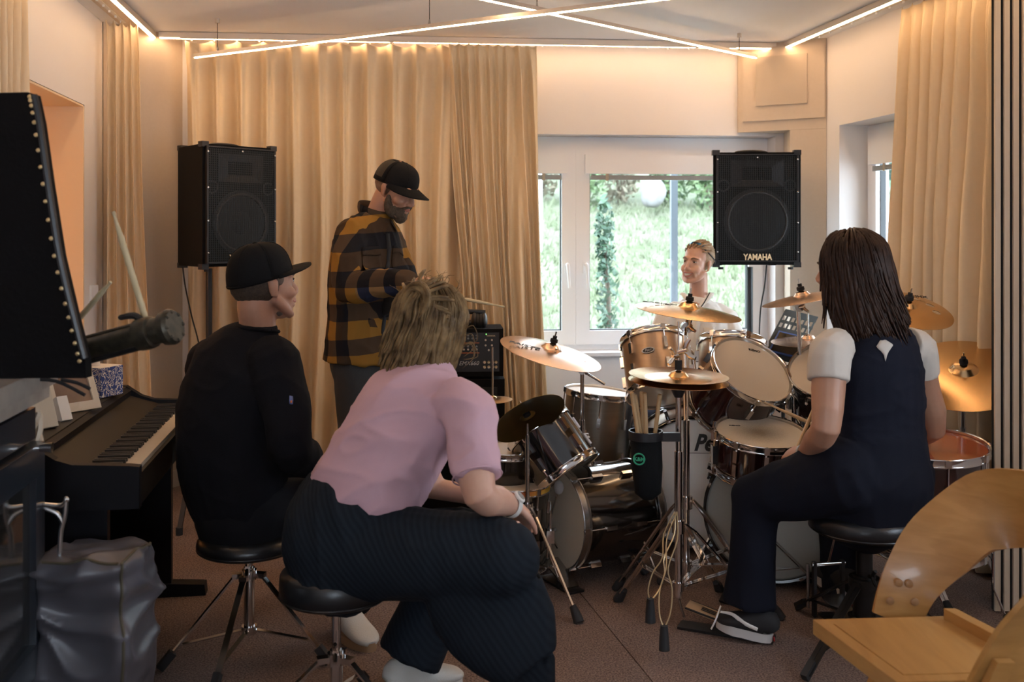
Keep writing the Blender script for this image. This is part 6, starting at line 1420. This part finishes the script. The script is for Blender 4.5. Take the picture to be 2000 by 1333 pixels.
shD = blob(sh, 'white_shirt', M_wsh, pD, .007, 4, cloth_disp(.012, 6, 14, (1, 1, .35), 8))
snap(pD, shD, gridpts(W3(1348, 582, 4.98), W3(1378, 582, 4.98), W3(1362, 604, 4.95), W3(1361, 604, 4.95), 3, 6), M_skinD, 'neck_skin', .003)
for k, (x0, x1) in enumerate(((1336, 1357), (1388, 1363))):
    a_ = W3(x0, 576, 5.05); b_ = W3(x1, 604, 4.97); MB().tube([a_+V((0, .05, 0)), a_, b_], [(.014, .006), (.016, .006), (.010, .005)], 8, 3, side=V((1, 0, 0))).build('collar', M_wsh, pD)
MB().tube([W3(1386, 572, 5.02), W3(1376, 590, 4.965), W3(1369, 600, 4.955)], .003, 6, 3).build('dark_cord', M_rub, pD)
snap(pD, shD, gridpts(W3(1354, 606, 4.9), W3(1368, 606, 4.9), W3(1368, 790, 4.9), W3(1354, 790, 4.9), 1, 20), M_wsh, 'button_placket', .004)
snap(pD, shD, gridpts(W3(1382, 636, 4.9), W3(1412, 636, 4.9), W3(1412, 680, 4.9), W3(1382, 680, 4.9), 5, 6), M_wsh, 'chest_pocket', .004)
tr_ = MB(); tr_.tube([V((.96, 5.19, .50)), V((.96, 5.17, .62))], [(.17, .13), (.16, .12)], 18, side=r, round_=True)
for a_, b_, c_ in zip(hipD, knD, anD): tr_.tube([a_, b_, c_], [.092, .075, .055], 14, round_=True)
blob(tr_, 'jeans', mat('blue_jeans', (.03, .055, .12), .85, bump=(300, .3)), pD, .010, 4)
for c_ in anD: shoe(pD, V((c_.x, c_.y+.06, 0)), V((c_.x, c_.y-.19, 0)), .09, M_white, M_white)
# ---------------------------------------------------------------- man in black sweatshirt
pA = thing('person', 'person in a black sweatshirt and black cap seated with the back to us, left', 'person', (S1.x, 3.3, 0))
YA = 3.27; f, r = vec(D2(50)); W3 = lambda px, py, Y=YA: at(px, py, Y)
MA = hframe(W3(517, 558), D2(40), D2(4), 0, 1.03)
body = MB(); head(body, MA)
body.tube([W3(497, 662), W3(503, 632), MA @ V((0, -.035, -.06)), MA @ V((0, -.035, -.01))], [(.070, .066), (.060, .060), (.056, .062), (.050, .055)], 16, 3, side=r)
tp = [W3(470, 985), W3(456, 900), W3(454, 810), W3(472, 730), W3(488, 680), W3(500, 648)]
body.tube(tp, [(.13, .10), (.13, .10), (.15, .10), (.15, .09), (.12, .07), (.05, .05)], 18, 3, side=r)
RS, RE, RW = W3(549, 708, 3.15), W3(566, 872, 3.10), W3(612, 908, 3.32); LS, LE, LW = W3(412, 706, 3.42), W3(410, 880, 3.55), W3(585, 915, 3.62)
for a_, b_, c_ in ((RS, RE, RW), (LS, LE, LW)): body.tube([a_, b_, c_], [.045, .040, .028], 12, round_=True)
hand(body, RW, V((.5, .8, -.1)), V((0, 0, -1)), 1.0, .9, -1); hand(body, LW, V((.9, .1, -.1)), V((0, 0, -1)), 1.0, .9, 1)
hipA = [W3(505, 992, 3.22), W3(445, 992, 3.36)]; knA = [W3(655, 1000, 3.46), W3(590, 985, 3.80)]; anA = [V((-.550, 3.54, .10)), V((-.75, 3.95, .10))]
for a_, b_, c_ in zip(hipA, knA, anA): body.tube([a_, b_, c_], [.075, .05, .038], 12, round_=True)
blob(body, 'body', M_skinA, pA, .005, 4)
features(pA, MA, False, False, mat('dark_brow', (.04, .025, .018), .7))
MB().ell(MA @ V((0, -.026, .004)), (.0765, .090, .070), MA.to_3x3().normalized()).build('short_hair', mat('short_brown_hair', (.035, .023, .015), .8, var=(150, (.07, .045, .03), .7), bump=(500, .8)), pA)
mb = MB()
for k in (-1, 1): MB().ell(MA @ V((k*.066, .018, .022)), (.008, .018, .022), MA.to_3x3().normalized()).build('sideburn', mat('grey_sideburn', (.12, .085, .065), .8), pA)
mb.ell(MA @ V((0, .043, -.080)), (.043, .041, .028), MA.to_3x3().normalized()); mb.build('stubble', mat('grey_stubble', (.12, .085, .065), .8, var=(200, (.07, .05, .04), .8)), pA)
sw = MB(); sw.tube([W3(474, 1018), W3(468, 985), W3(455, 920), W3(450, 850), W3(456, 785), W3(472, 725), W3(488, 682), W3(499, 655), W3(503, 643), W3(504, 634)], [(.150, .135), (.168, .150), (.188, .165), (.195, .168), (.200, .160), (.195, .140), (.150, .110), (.085, .080), (.068, .066), (.061, .061)], 24, 3, side=r)
sw.tube([RS+V((-.03, .02, .0)), RS.lerp(RE, .5)+V((.0, -.0, 0)), RE, RE.lerp(RW, .6), RW], [.082, .074, .066, .058, .042], 14, 3, round_=True); sw.tube([LS, LE, LW], [.078, .066, .045], 14, 3, round_=True)
M_swt = mat('black_sweatshirt', (.0085, .0085, .011), .92, spec=.12, bump=(400, .3))
shA = blob(sw, 'sweatshirt', M_swt, pA, .007, 5, cloth_disp(.013, 4, 9, (1, 1, .8), 12))
MB().tube([W3(503, 645)+r*(.066*math.cos(t))+f*(.064*math.sin(t))+V((0, 0, .002-.010*math.sin(t))) for t in [2*PI*i/24 for i in range(25)]], [(.007, .010)]*25, 8).build('neckband', M_swt, pA)
bq = W3(573, 779, 3.02); mb = MB(); o = snap(pA, shA, gridpts(bq+V((-.008, 0, .012)), bq+V((.008, 0, .012)), bq+V((.008, 0, -.012)), bq+V((-.008, 0, -.012)), 2, 2), mat('blue_badge', (.12, .16, .35), .6), 'sleeve_badge', .002); snap(pA, shA, gridpts(bq+V((-.004, 0, -.002)), bq+V((.004, 0, -.002)), bq+V((.004, 0, -.009)), bq+V((-.004, 0, -.009)), 1, 1), mat('orange_badge', (.6, .18, .04), .6), 'sleeve_badge', .004)
tr_ = MB(); tr_.tube([W3(472, 1012), W3(470, 985)], [(.165, .145), (.165, .14)], 20, side=r, round_=True)
for a_, b_, c_ in zip(hipA, knA, anA): tr_.tube([a_, b_, c_], [.095, .080, .062], 14, 2, round_=True)
blob(tr_, 'trousers', mat('black_trousers', (.009, .009, .011), .9, spec=.12), pA, .010, 4)
M_snk = mat('white_suede', (.52, .49, .44), .8, bump=(300, .3)); M_gum = mat('gum_sole', (.28, .16, .08), .6)
u_, d_, s_, up_ = shoe(pA, V((-.615, 3.52, .0)), V((-.465, 3.32, .0)), .10, M_snk, M_gum, h=.095)
_Mx = Matrix((V((1, 0, 0)), V((0, 0, 1)), V((0, -1, 0)))).transposed().to_4x4(); _Mx.translation = V((-.585, 3.43, .082)); text('KE', .022, _Mx, M_ink, pA)
shoe(pA, V((-.80, 3.95, .0)), V((-.62, 3.80, .0)), .10, M_snk, M_gum, h=.095)
cp_ = hframe(MA.translation, D2(40), D2(9), 0, 1.06)
cap_hat('cap', cp_, None, 'plain black cap with a flat raised brim on the man in the black sweatshirt', M_capb, M_capb, .30, flat=True, up=.10)
# ---------------------------------------------------------------- blonde woman in pink T-shirt
pB = thing('person', 'person with messy blonde hair in a pink T-shirt and wide pinstripe trousers, leaning forward', 'person', (S2.x, 2.85, 0))
YB_ = 2.85; f, r = vec(D2(45)); W3 = lambda px, py, Y=YB_: at(px, py, Y)
MBm = hframe(W3(842, 640, 3.02), D2(62), D2(-8), D2(4), .98)
body = MB(); head(body, MBm)
body.tube([W3(838, 745, 2.98), W3(846, 705, 3.0), MBm @ V((0, -.03, -.05))], [(.062, .058), (.052, .052), (.050, .056)], 16, 3, side=r)
tp = [W3(672, 1060), W3(695, 990), W3(728, 930, 2.86), W3(768, 865, 2.89), W3(805, 795, 2.93), W3(832, 748, 2.97), W3(845, 718, 2.99)]
body.tube(tp, [(.12, .11), (.12, .10), (.12, .095), (.13, .095), (.14, .09), (.12, .07), (.05, .05)], 18, 3, side=r)
RS, RE, RW = W3(912, 800, 2.78), W3(938, 968, 2.64), W3(1000, 988, 2.78); LS, LE, LW = W3(770, 790, 3.14), W3(850, 955, 3.16), W3(965, 975, 3.05)
body.tube([RS, RS.lerp(RE, .55), RE, RE.lerp(RW, .5), RW], [.056, .054, .046, .042, .028], 14, 2, round_=True); body.tube([LS, LE, LW], [.050, .040, .028], 12, round_=True)
hand(body, RW, V((.35, .75, -.5)), V((-.2, 0, -1)), .92, .7, -1); hand(body, LW, V((.8, -.2, -.2)), V((0, 0, -1)), .92, .8, 1)
knB = [W3(1000, 1055, 2.68), W3(905, 1040, 3.10)]; anB = [V((.055, 2.72, .06)), V((-.315, 3.02, .09))]
body.tube([W3(670, 1080, 2.82), knB[0], V((.035, 2.71, .30)), anB[0]], [.08, .055, .05, .035], 12, round_=True); body.tube([W3(690, 1070, 2.95), knB[1], anB[1]], [.08, .055, .035], 12, round_=True)
blob(body, 'body', M_skinD, pB, .005, 4)
M_pink = mat('pink_cotton', (.52, .335, .39), .9, bump=(500, .15), var=(7, (.49, .31, .365), .6))
ts = MB(); ts.tube([W3(706, 985, 2.86), W3(715, 962, 2.86), W3(735, 925, 2.87), W3(768, 868, 2.89), W3(803, 800, 2.93), W3(828, 752, 2.97), W3(843, 722, 2.99), W3(847, 708, 3.0)], [(.165, .140), (.176, .150), (.172, .150), (.172, .150), (.185, .142), (.155, .110), (.085, .080), (.065, .062)], 26, 3, side=r)
ts.tube([RS+V((-.05, .05, .02)), RS, RS.lerp(RE, .45), RS.lerp(RE, .80)], [.075, .075, .069, .066], 16, 3); ts.tube([LS, LS.lerp(LE, .7)], [.075, .068], 14)
tsB = blob(ts, 'pink_t_shirt', M_pink, pB, .007, 4, cloth_disp(.017, 4.5, 10, (.8, .8, 1.5), 21))
mb = MB(); e_ = RS.lerp(RE, .79); dd = (RE-RS).normalized(); mb.torus(e_, dd, .067, .0022, 36, 6); mb.build('sleeve_hem', M_pink, pB)
# wide trousers
M_pin = bpy.data.materials.new('navy_pinstripe'); M_pin.use_nodes = True
_n = M_pin.node_tree.nodes; _l = M_pin.node_tree.links; _b = _n['Principled BSDF']; _b.inputs['Roughness'].default_value = .85
_tc = _n.new('ShaderNodeTexCoord'); _mp = _n.new('ShaderNodeMapping'); _mp.inputs['Rotation'].default_value = (0, .65, .25); _w = _n.new('ShaderNodeTexWave'); _w.inputs['Scale'].default_value = 21; _w.inputs['Distortion'].default_value = 2.2; _w.inputs['Detail'].default_value = 2; _w.inputs['Detail Scale'].default_value = .35
_l.new(_tc.outputs['Object'], _mp.inputs[0]); _l.new(_mp.outputs[0], _w.inputs['Vector']); _r = _n.new('ShaderNodeValToRGB'); _r.color_ramp.elements[0].position = .0; _r.color_ramp.elements[0].color = (.0065, .0100, .0160, 1); _b.inputs['Specular IOR Level'].default_value = .15; _r.color_ramp.elements[1].position = .95; _r.color_ramp.elements[1].color = (.0105, .0155, .0225, 1)
_l.new(_w.outputs['Fac'], _r.inputs[0]); _l.new(_r.outputs[0], _b.inputs['Base Color']); _bp = _n.new('ShaderNodeBump'); _bp.inputs['Strength'].default_value = .22; _bp.inputs['Distance'].default_value = .003; _l.new(_w.outputs['Fac'], _bp.inputs['Height']); _l.new(_bp.outputs[0], _b.inputs['Normal'])
pt = MB(); Z = V((0, 0, 1)); X_ = V((1, 0, 0))
pt.tube([W3(668, 1095, 2.83), W3(670, 1060, 2.84), W3(690, 1000, 2.86), W3(712, 962, 2.87)], [(.150, .165), (.175, .180), (.182, .168), (.165, .135)], 26, 3, side=r, round_=True)
pt.tube([W3(655, 1075, 2.82), W3(760, 1078, 2.77), W3(870, 1085, 2.72), W3(975, 1090, 2.68)], [(.130, .150), (.125, .13), (.118, .12), (.110, .11)], 22, 3, side=Z, round_=True)
pt.tube([W3(968, 1070, 2.69), W3(942, 1130, 2.70), W3(962, 1190, 2.70), W3(1000, 1248, 2.68), W3(1036, 1302, 2.66)], [(.098, .10), (.152, .095), (.158, .09), (.134, .085), (.086, .075)], 24, 3, side=X_, pw=2.4)
pt.tube([W3(1028, 1285, 2.70), V((.055, 2.72, .02))], [(.074, .07), (.072, .07)], 18, side=X_)
pt.tube([W3(700, 1075, 2.95), W3(905, 1055, 3.10)], [(.105, .12), (.10, .11)], 18, side=Z, round_=True); pt.tube([W3(900, 1060, 3.10), W3(858, 1160, 3.08), W3(800, 1288, 3.03)], [(.105, .10), (.100, .10), (.098, .10)], 20, 3, side=X_)
blob(pt, 'wide_trousers', M_pin, pB, .008, 5, cloth_disp(.012, 5, 9, (1.2, 1, .35), 25))
mb = MB(); mb.tube([W3(712, 960, 2.87)+r*(.158*math.cos(t))+f*(.130*math.sin(t))+V((0, 0, .008*math.sin(9*t))) for t in [2*PI*i/48 for i in range(49)]], [(.010, .014)]*49, 8); mb.build('gathered_waistband', M_pin, pB)
M_wsn = mat('white_trainer', (.55, .54, .50), .6, bump=(300, .3)); M_wso = mat('white_foam_sole', (.60, .57, .53), .6)
shoe(pB, V((-.37, 2.985, .0)), V((-.155, 3.09, .0)), .10, M_wsn, M_wso, h=.10, sole=.035); shoe(pB, V((.02, 2.66, .0)), V((.20, 2.86, .0)), .10, M_wsn, M_wso, h=.10, sole=.035)
# watch
wa = thing('wristwatch', 'white wristwatch on the right wrist of the woman in pink', 'watch', RW); M_wat = mat('white_watch', (.66, .64, .60), .3)
wd = (RW-RE).normalized(); MB().lathe([(.034, -.010), (.036, -.010), (.036, .010), (.034, .010)], RW-wd*.012, wd, 28, closed=True).build('strap', M_wat, wa)
wn_ = V((.35, -.55, .75)); wn_ = (wn_-wd*wn_.dot(wd)).normalized(); MB().lathe([(.019, 0), (.019, .006), (.016, .009), (0, .009)], RW-wd*.012+wn_*.033, wn_, 28).build('watch_case', M_wat, wa); MB().cyl(RW-wd*.012+wn_*.042, RW-wd*.012+wn_*.0428, .014, n=24).build('dial', mat('grey_dial', (.2, .2, .2), .2), wa)
M_hrB = hairmat('dark_blond_hair', (.075, .045, .020), (.26, .17, .08), 26)
hb_ = MB(); hb_.ell(MBm @ V((0, -.018, .040)), (.086, .104, .092), MBm.to_3x3().normalized()); hb_.ell(MBm @ V((0, -.05, -.03)), (.082, .070, .075), MBm.to_3x3().normalized())
hb_.ell(MBm @ V((.0, -.045, -.075)), (.070, .055, .045), MBm.to_3x3().normalized())
blob(hb_, 'hair', M_hrB, pB, .007, 4, lambda p, n: .006*noise.noise(V((p.x*60, p.y*60, p.z*8))))
locks(MBm, pB, 420, .27, M_hrB, 41, (-.55, -.10, 0), (0, 2*PI), (.0, 1.35), r=.0062, rad=(.092, .112, .098), inward=.12, wav=.004, face=lambda x: x.y > .062 and x.z < .06)
lp = MB()
bc = MBm @ V((.01, -.105, .070)); ru, uu_ = MBm.to_3x3() @ V((1, 0, 0)), MBm.to_3x3() @ V((0, .25, 1))
bk_ = MBm.to_3x3() @ V((0, -1, .25))
rnd = random.Random(4)
for k in range(16):
    R0 = rnd.uniform(.018, .044); ph = rnd.uniform(0, 6); zz = rnd.uniform(-.006, .022)
    lp.tube([bc+ru*(R0*math.cos(ph+t*.42)*1.05)+uu_*(R0*1.15*math.sin(ph+t*.42))+bk_*(zz+.010*math.sin(t*.4+ph)) for t in range(15)], [(.0105*math.sin(PI*(t+1)/17)+.002, .007) for t in range(15)], 6)
for k in range(26):
    a = rnd.uniform(0, 2*PI); p0 = bc+ru*.03*math.cos(a)+uu_*.03*math.sin(a); out_ = (ru*math.cos(a)+uu_*math.sin(a))
    p2 = p0+out_*rnd.uniform(.05, .085)+bk_*rnd.uniform(-.045, -.02)
    lp.tube([bc+bk_*.012, p0+bk_*.014, p0.lerp(p2, .5)+bk_*.016, p2], [.004, .006, .006, .004], 5, 3)
o = lp.build('hair_bun', M_hrB, pB, angle=180); o['kind'] = 'stuff'
fl_ = MB()
for k in range(60):
    a = rnd.uniform(0, 2*PI); e = rnd.uniform(.1, 1.3); p = MBm @ V((.088*math.cos(e)*math.cos(a), -.014+.108*math.cos(e)*math.sin(a), .04+.1*math.sin(e))); o_ = (p-MBm.translation).normalized()
    fl_.tube([p, p+o_*.015+V((rnd.uniform(-.01, .01), 0, .012)), p+o_*.03+V((rnd.uniform(-.03, .03), rnd.uniform(-.02, .02), rnd.uniform(-.01, .02)))], [.0009, .0008, .0004], 4, 3)
for k in range(5):
    q_ = at(905+rnd.uniform(-6, 6), 640+rnd.uniform(0, 40), 3.0); fl_.tube([q_, q_+V((.03, 0, .012)), q_+V((.035+rnd.uniform(0, .02), 0, -.03)), q_+V((.005, 0, -.045+rnd.uniform(-.02, .01)))], [.0012, .0016, .0014, .0006], 4, 4)
o = fl_.build('flyaway_hair', M_hrB, pB, angle=180); o['kind'] = 'stuff'
# ---------------------------------------------------------------- woman in navy on the right
pE = thing('person', 'person with long brown hair in a navy vest over a cream tee, seated drumming', 'person', (S3.x, 3.35, 0))
YE = 3.35; f, r = vec(D2(125)); W3 = lambda px, py, Y=YE: at(px, py, Y)
ME = hframe(W3(1656, 528, 3.38), D2(142), D2(-4), 0, .98)
body = MB(); head(body, ME)
body.tube([W3(1694, 655, 3.35), W3(1684, 610, 3.37), ME @ V((0, -.03, -.05))], [(.066, .060), (.052, .052), (.050, .055)], 16, 3, side=r)
tp = [W3(1706, 945), W3(1710, 890), W3(1712, 835), W3(1712, 760), W3(1708, 700), W3(1702, 660), W3(1694, 636)]
body.tube(tp, [(.13, .11), (.13, .10), (.12, .095), (.135, .10), (.145, .095), (.11, .07), (.05, .05)], 18, 3, side=r)
RS, RE, RW = W3(1790, 685, 3.46), W3(1822, 838, 3.55), W3(1752, 872, 3.72); LS, LE, LW = W3(1622, 688, 3.25), W3(1613, 836, 3.17), W3(1574, 888, 3.36)
body.tube([LS, LS.lerp(LE, .5), LE, LE.lerp(LW, .45), LW], [.056, .054, .046, .043, .029], 16, 2, round_=True); body.tube([RS, RS.lerp(RE, .5), RE, RW], [.056, .052, .045, .028], 14, 2, round_=True)
hand(body, LW+V((-.005, .01, 0)), V((-.35, .85, -.15)), V((.5, .2, -.9)), .95, 1.45, 1, tcurl=.9); hand(body, RW, V((-.8, .5, -.1)), V((0, 0, -1)), .92, 1.4, -1)
hipE = [W3(1655, 928, 3.27), W3(1750, 928, 3.44)]; knE = [W3(1478, 972, 3.44), W3(1640, 975, 3.82)]; anE = [W3(1462, 1180, 3.44), W3(1648, 1160, 3.76)]
for a_, b_, c_ in zip(hipE, knE, anE): body.tube([a_, b_, c_], [.080, .052, .036], 12, round_=True)
blob(body, 'body', M_skinE, pE, .005, 4)
features(pE, ME, False, False, mat('dark_brow_2', (.03, .018, .012), .7))
M_tee = mat('cream_tee', (.50, .46, .41), .85, bump=(500, .1)); M_nv = mat('navy_wool', (.0085, .010, .018), .9, spec=.12, bump=(500, .2)); M_nv2 = mat('navy_trouser', (.0085, .010, .017), .92, spec=.12, bump=(500, .2))
te = MB(); te.tube([W3(1712, 800), W3(1711, 740), W3(1706, 690), W3(1700, 664), W3(1693, 640)], [(.140, .100), (.150, .105), (.140, .095), (.10, .070), (.055, .052)], 24, 3, side=r)
te.tube([LS+V((.05, .03, .02)), LS+V((0, 0, .0)), LS.lerp(LE, .38)], [.056, .068, .066], 16, 3); te.tube([RS+V((-.05, -.03, .02)), RS, RS.lerp(RE, .30)], [.068, .070, .064], 16, 3)
teE = blob(te, 'cream_t_shirt', M_tee, pE, .006, 4, cloth_disp(.006, 7, 16, seed=33))
ve = MB(); ve.tube([W3(1706, 905, 3.35), W3(1710, 865), W3(1712, 825), W3(1713, 770), W3(1712, 720), W3(1710, 685), W3(1704, 655), W3(1697, 636)], [(.205, .165), (.192, .150), (.180, .138), (.180, .136), (.176, .134), (.160, .124), (.128, .105), (.085, .080)], 26, 3, side=r)
veE = blob(ve, 'navy_vest', M_nv, pE, .006, 4, cloth_disp(.009, 6, 12, (.6, .6, 1.6), 35))
cq = at(1742, 664, 3.18); snap(pE, veE, gridpts(at(1720, 660, 3.15), at(1748, 640, 3.15), at(1768, 664, 3.15), at(1744, 696, 3.15), 4, 4), M_tee, 'back_cutout', .003)
pt = MB(); pt.tube([W3(1702, 975), W3(1704, 935), W3(1708, 885)], [(.195, .175), (.210, .190), (.198, .165)], 26, 3, side=r, round_=True)
pt.tube([hipE[0], hipE[0].lerp(knE[0], .55)+V((0, 0, .0)), knE[0]], [.130, .108, .088], 18, 3, round_=True); pt.tube([knE[0], knE[0].lerp(anE[0], .5), anE[0]+V((.0, 0, .0))], [(.086, .085), (.075, .078), (.094, .090)], 18, 3, side=X_)
pt.tube([hipE[1], knE[1]], [.125, .085], 16, round_=True); pt.tube([knE[1], anE[1]], [(.084, .08), (.075, .08)], 16, side=X_)
blob(pt, 'navy_trousers', M_nv2, pE, .008, 5, cloth_disp(.010, 6, 10, (1, 1, .5), 37))
M_bsn = mat('black_canvas', (.012, .012, .014), .8); M_wsl = mat('white_rubber_sole', (.52, .50, .48), .6)
hl, to = V((.885, 3.385, .006)), at(1398, 1222, 3.46); u_, d_, s_, up_ = shoe(pE, hl, to, .098, M_bsn, M_wsl, h=.088, sole=.030)
MB().tube([hl+d_*.05+up_*.045-s_*.040, hl+d_*.10+up_*.055-s_*.042, hl+d_*.14+up_*.070-s_*.038, hl+d_*.18+up_*.066-s_*.036], [(.004, .006), (.004, .008), (.004, .006), (.004, .004)], 8, 4, side=s_).build('side_stripe', M_white, pE)
MB().tube([hl+d_*.185+up_*.080-s_*.02, hl+d_*.19+up_*.04-s_*.050, hl+d_*.20+up_*.005-s_*.054], .003, 6, 3).build('shoelace', M_white, pE)
MB().box(hl+up_*.016-d_*.002, (.004, .022, .014)).build('heel_label', mat('red_label', (.35, .03, .03), .6), pE)
shoe(pE, V((1.26, 3.66, .04)), V((1.18, 3.86, .07)), .095, M_bsn, M_wsl, h=.088, sole=.030)
wd = (LW-LE).normalized(); br_ = MB(); br_.torus(LW-wd*.004, wd, .032, .0045, 28, 8); o = br_.build('bracelet', mat('steel_band', (.35, .33, .30), .3, .8)); tag(o, 'thin steel watch band on the left wrist of the woman in navy', 'bracelet')
M_hrE = hairmat('dark_brown_hair', (.018, .008, .005), (.042, .019, .011), 40)
hb_ = MB(); hb_.ell(ME @ V((0, -.020, .042)), (.086, .102, .090), ME.to_3x3().normalized())
hb_.tube([ME @ V((0, -.04, .03)), W3(1692, 560, 3.30), W3(1702, 605, 3.28), W3(1708, 630, 3.28), W3(1714, 648, 3.28)], [(.066, .05), (.062, .035), (.050, .025), (.035, .015), (.015, .01)], 18, 3, side=V((1, .3, 0)), round_=True)
blob(hb_, 'hair', M_hrE, pE, .007, 5, lambda p, n: .006*noise.noise(V((p.x*50, p.y*50, p.z*5))))
locks(ME, pE, 420, .34, M_hrE, 51, (.42, -.15, 0), (0, 2*PI), (.0, 1.45), r=.0068, rad=(.092, .110, .097), inward=-.03, wav=.003, face=lambda x: (x.y > .060 and x.z < .045 and x.z > -.13) or (x.y > .09))
locks(ME, pE, 260, .27, M_hrE, 57, (.35, -.10, 0), (-PI, 0), (-.25, .6), r=.0072, rad=(.094, .108, .095), inward=-.02, wav=.003, name='back_locks')
locks(ME, pE, 60, .26, M_hrE, 52, (.0, .0, 0), (PI*.5, PI*.95), (.2, 1.2), r=.0055, rad=(.092, .110, .097), inward=-.06, wav=.003, name='side_locks', face=lambda x: (x.y > .075 and x.z < .05))
stick(LW+V((-.028, .075, -.045)), at(1606, 760, 3.58), 'drumstick held upright in the left fist of the woman in navy')
stick(RW+V((-.075, .06, -.03)), at(1492, 786, 3.90), 'drumstick held over the snare by the hidden right hand of the woman in navy')
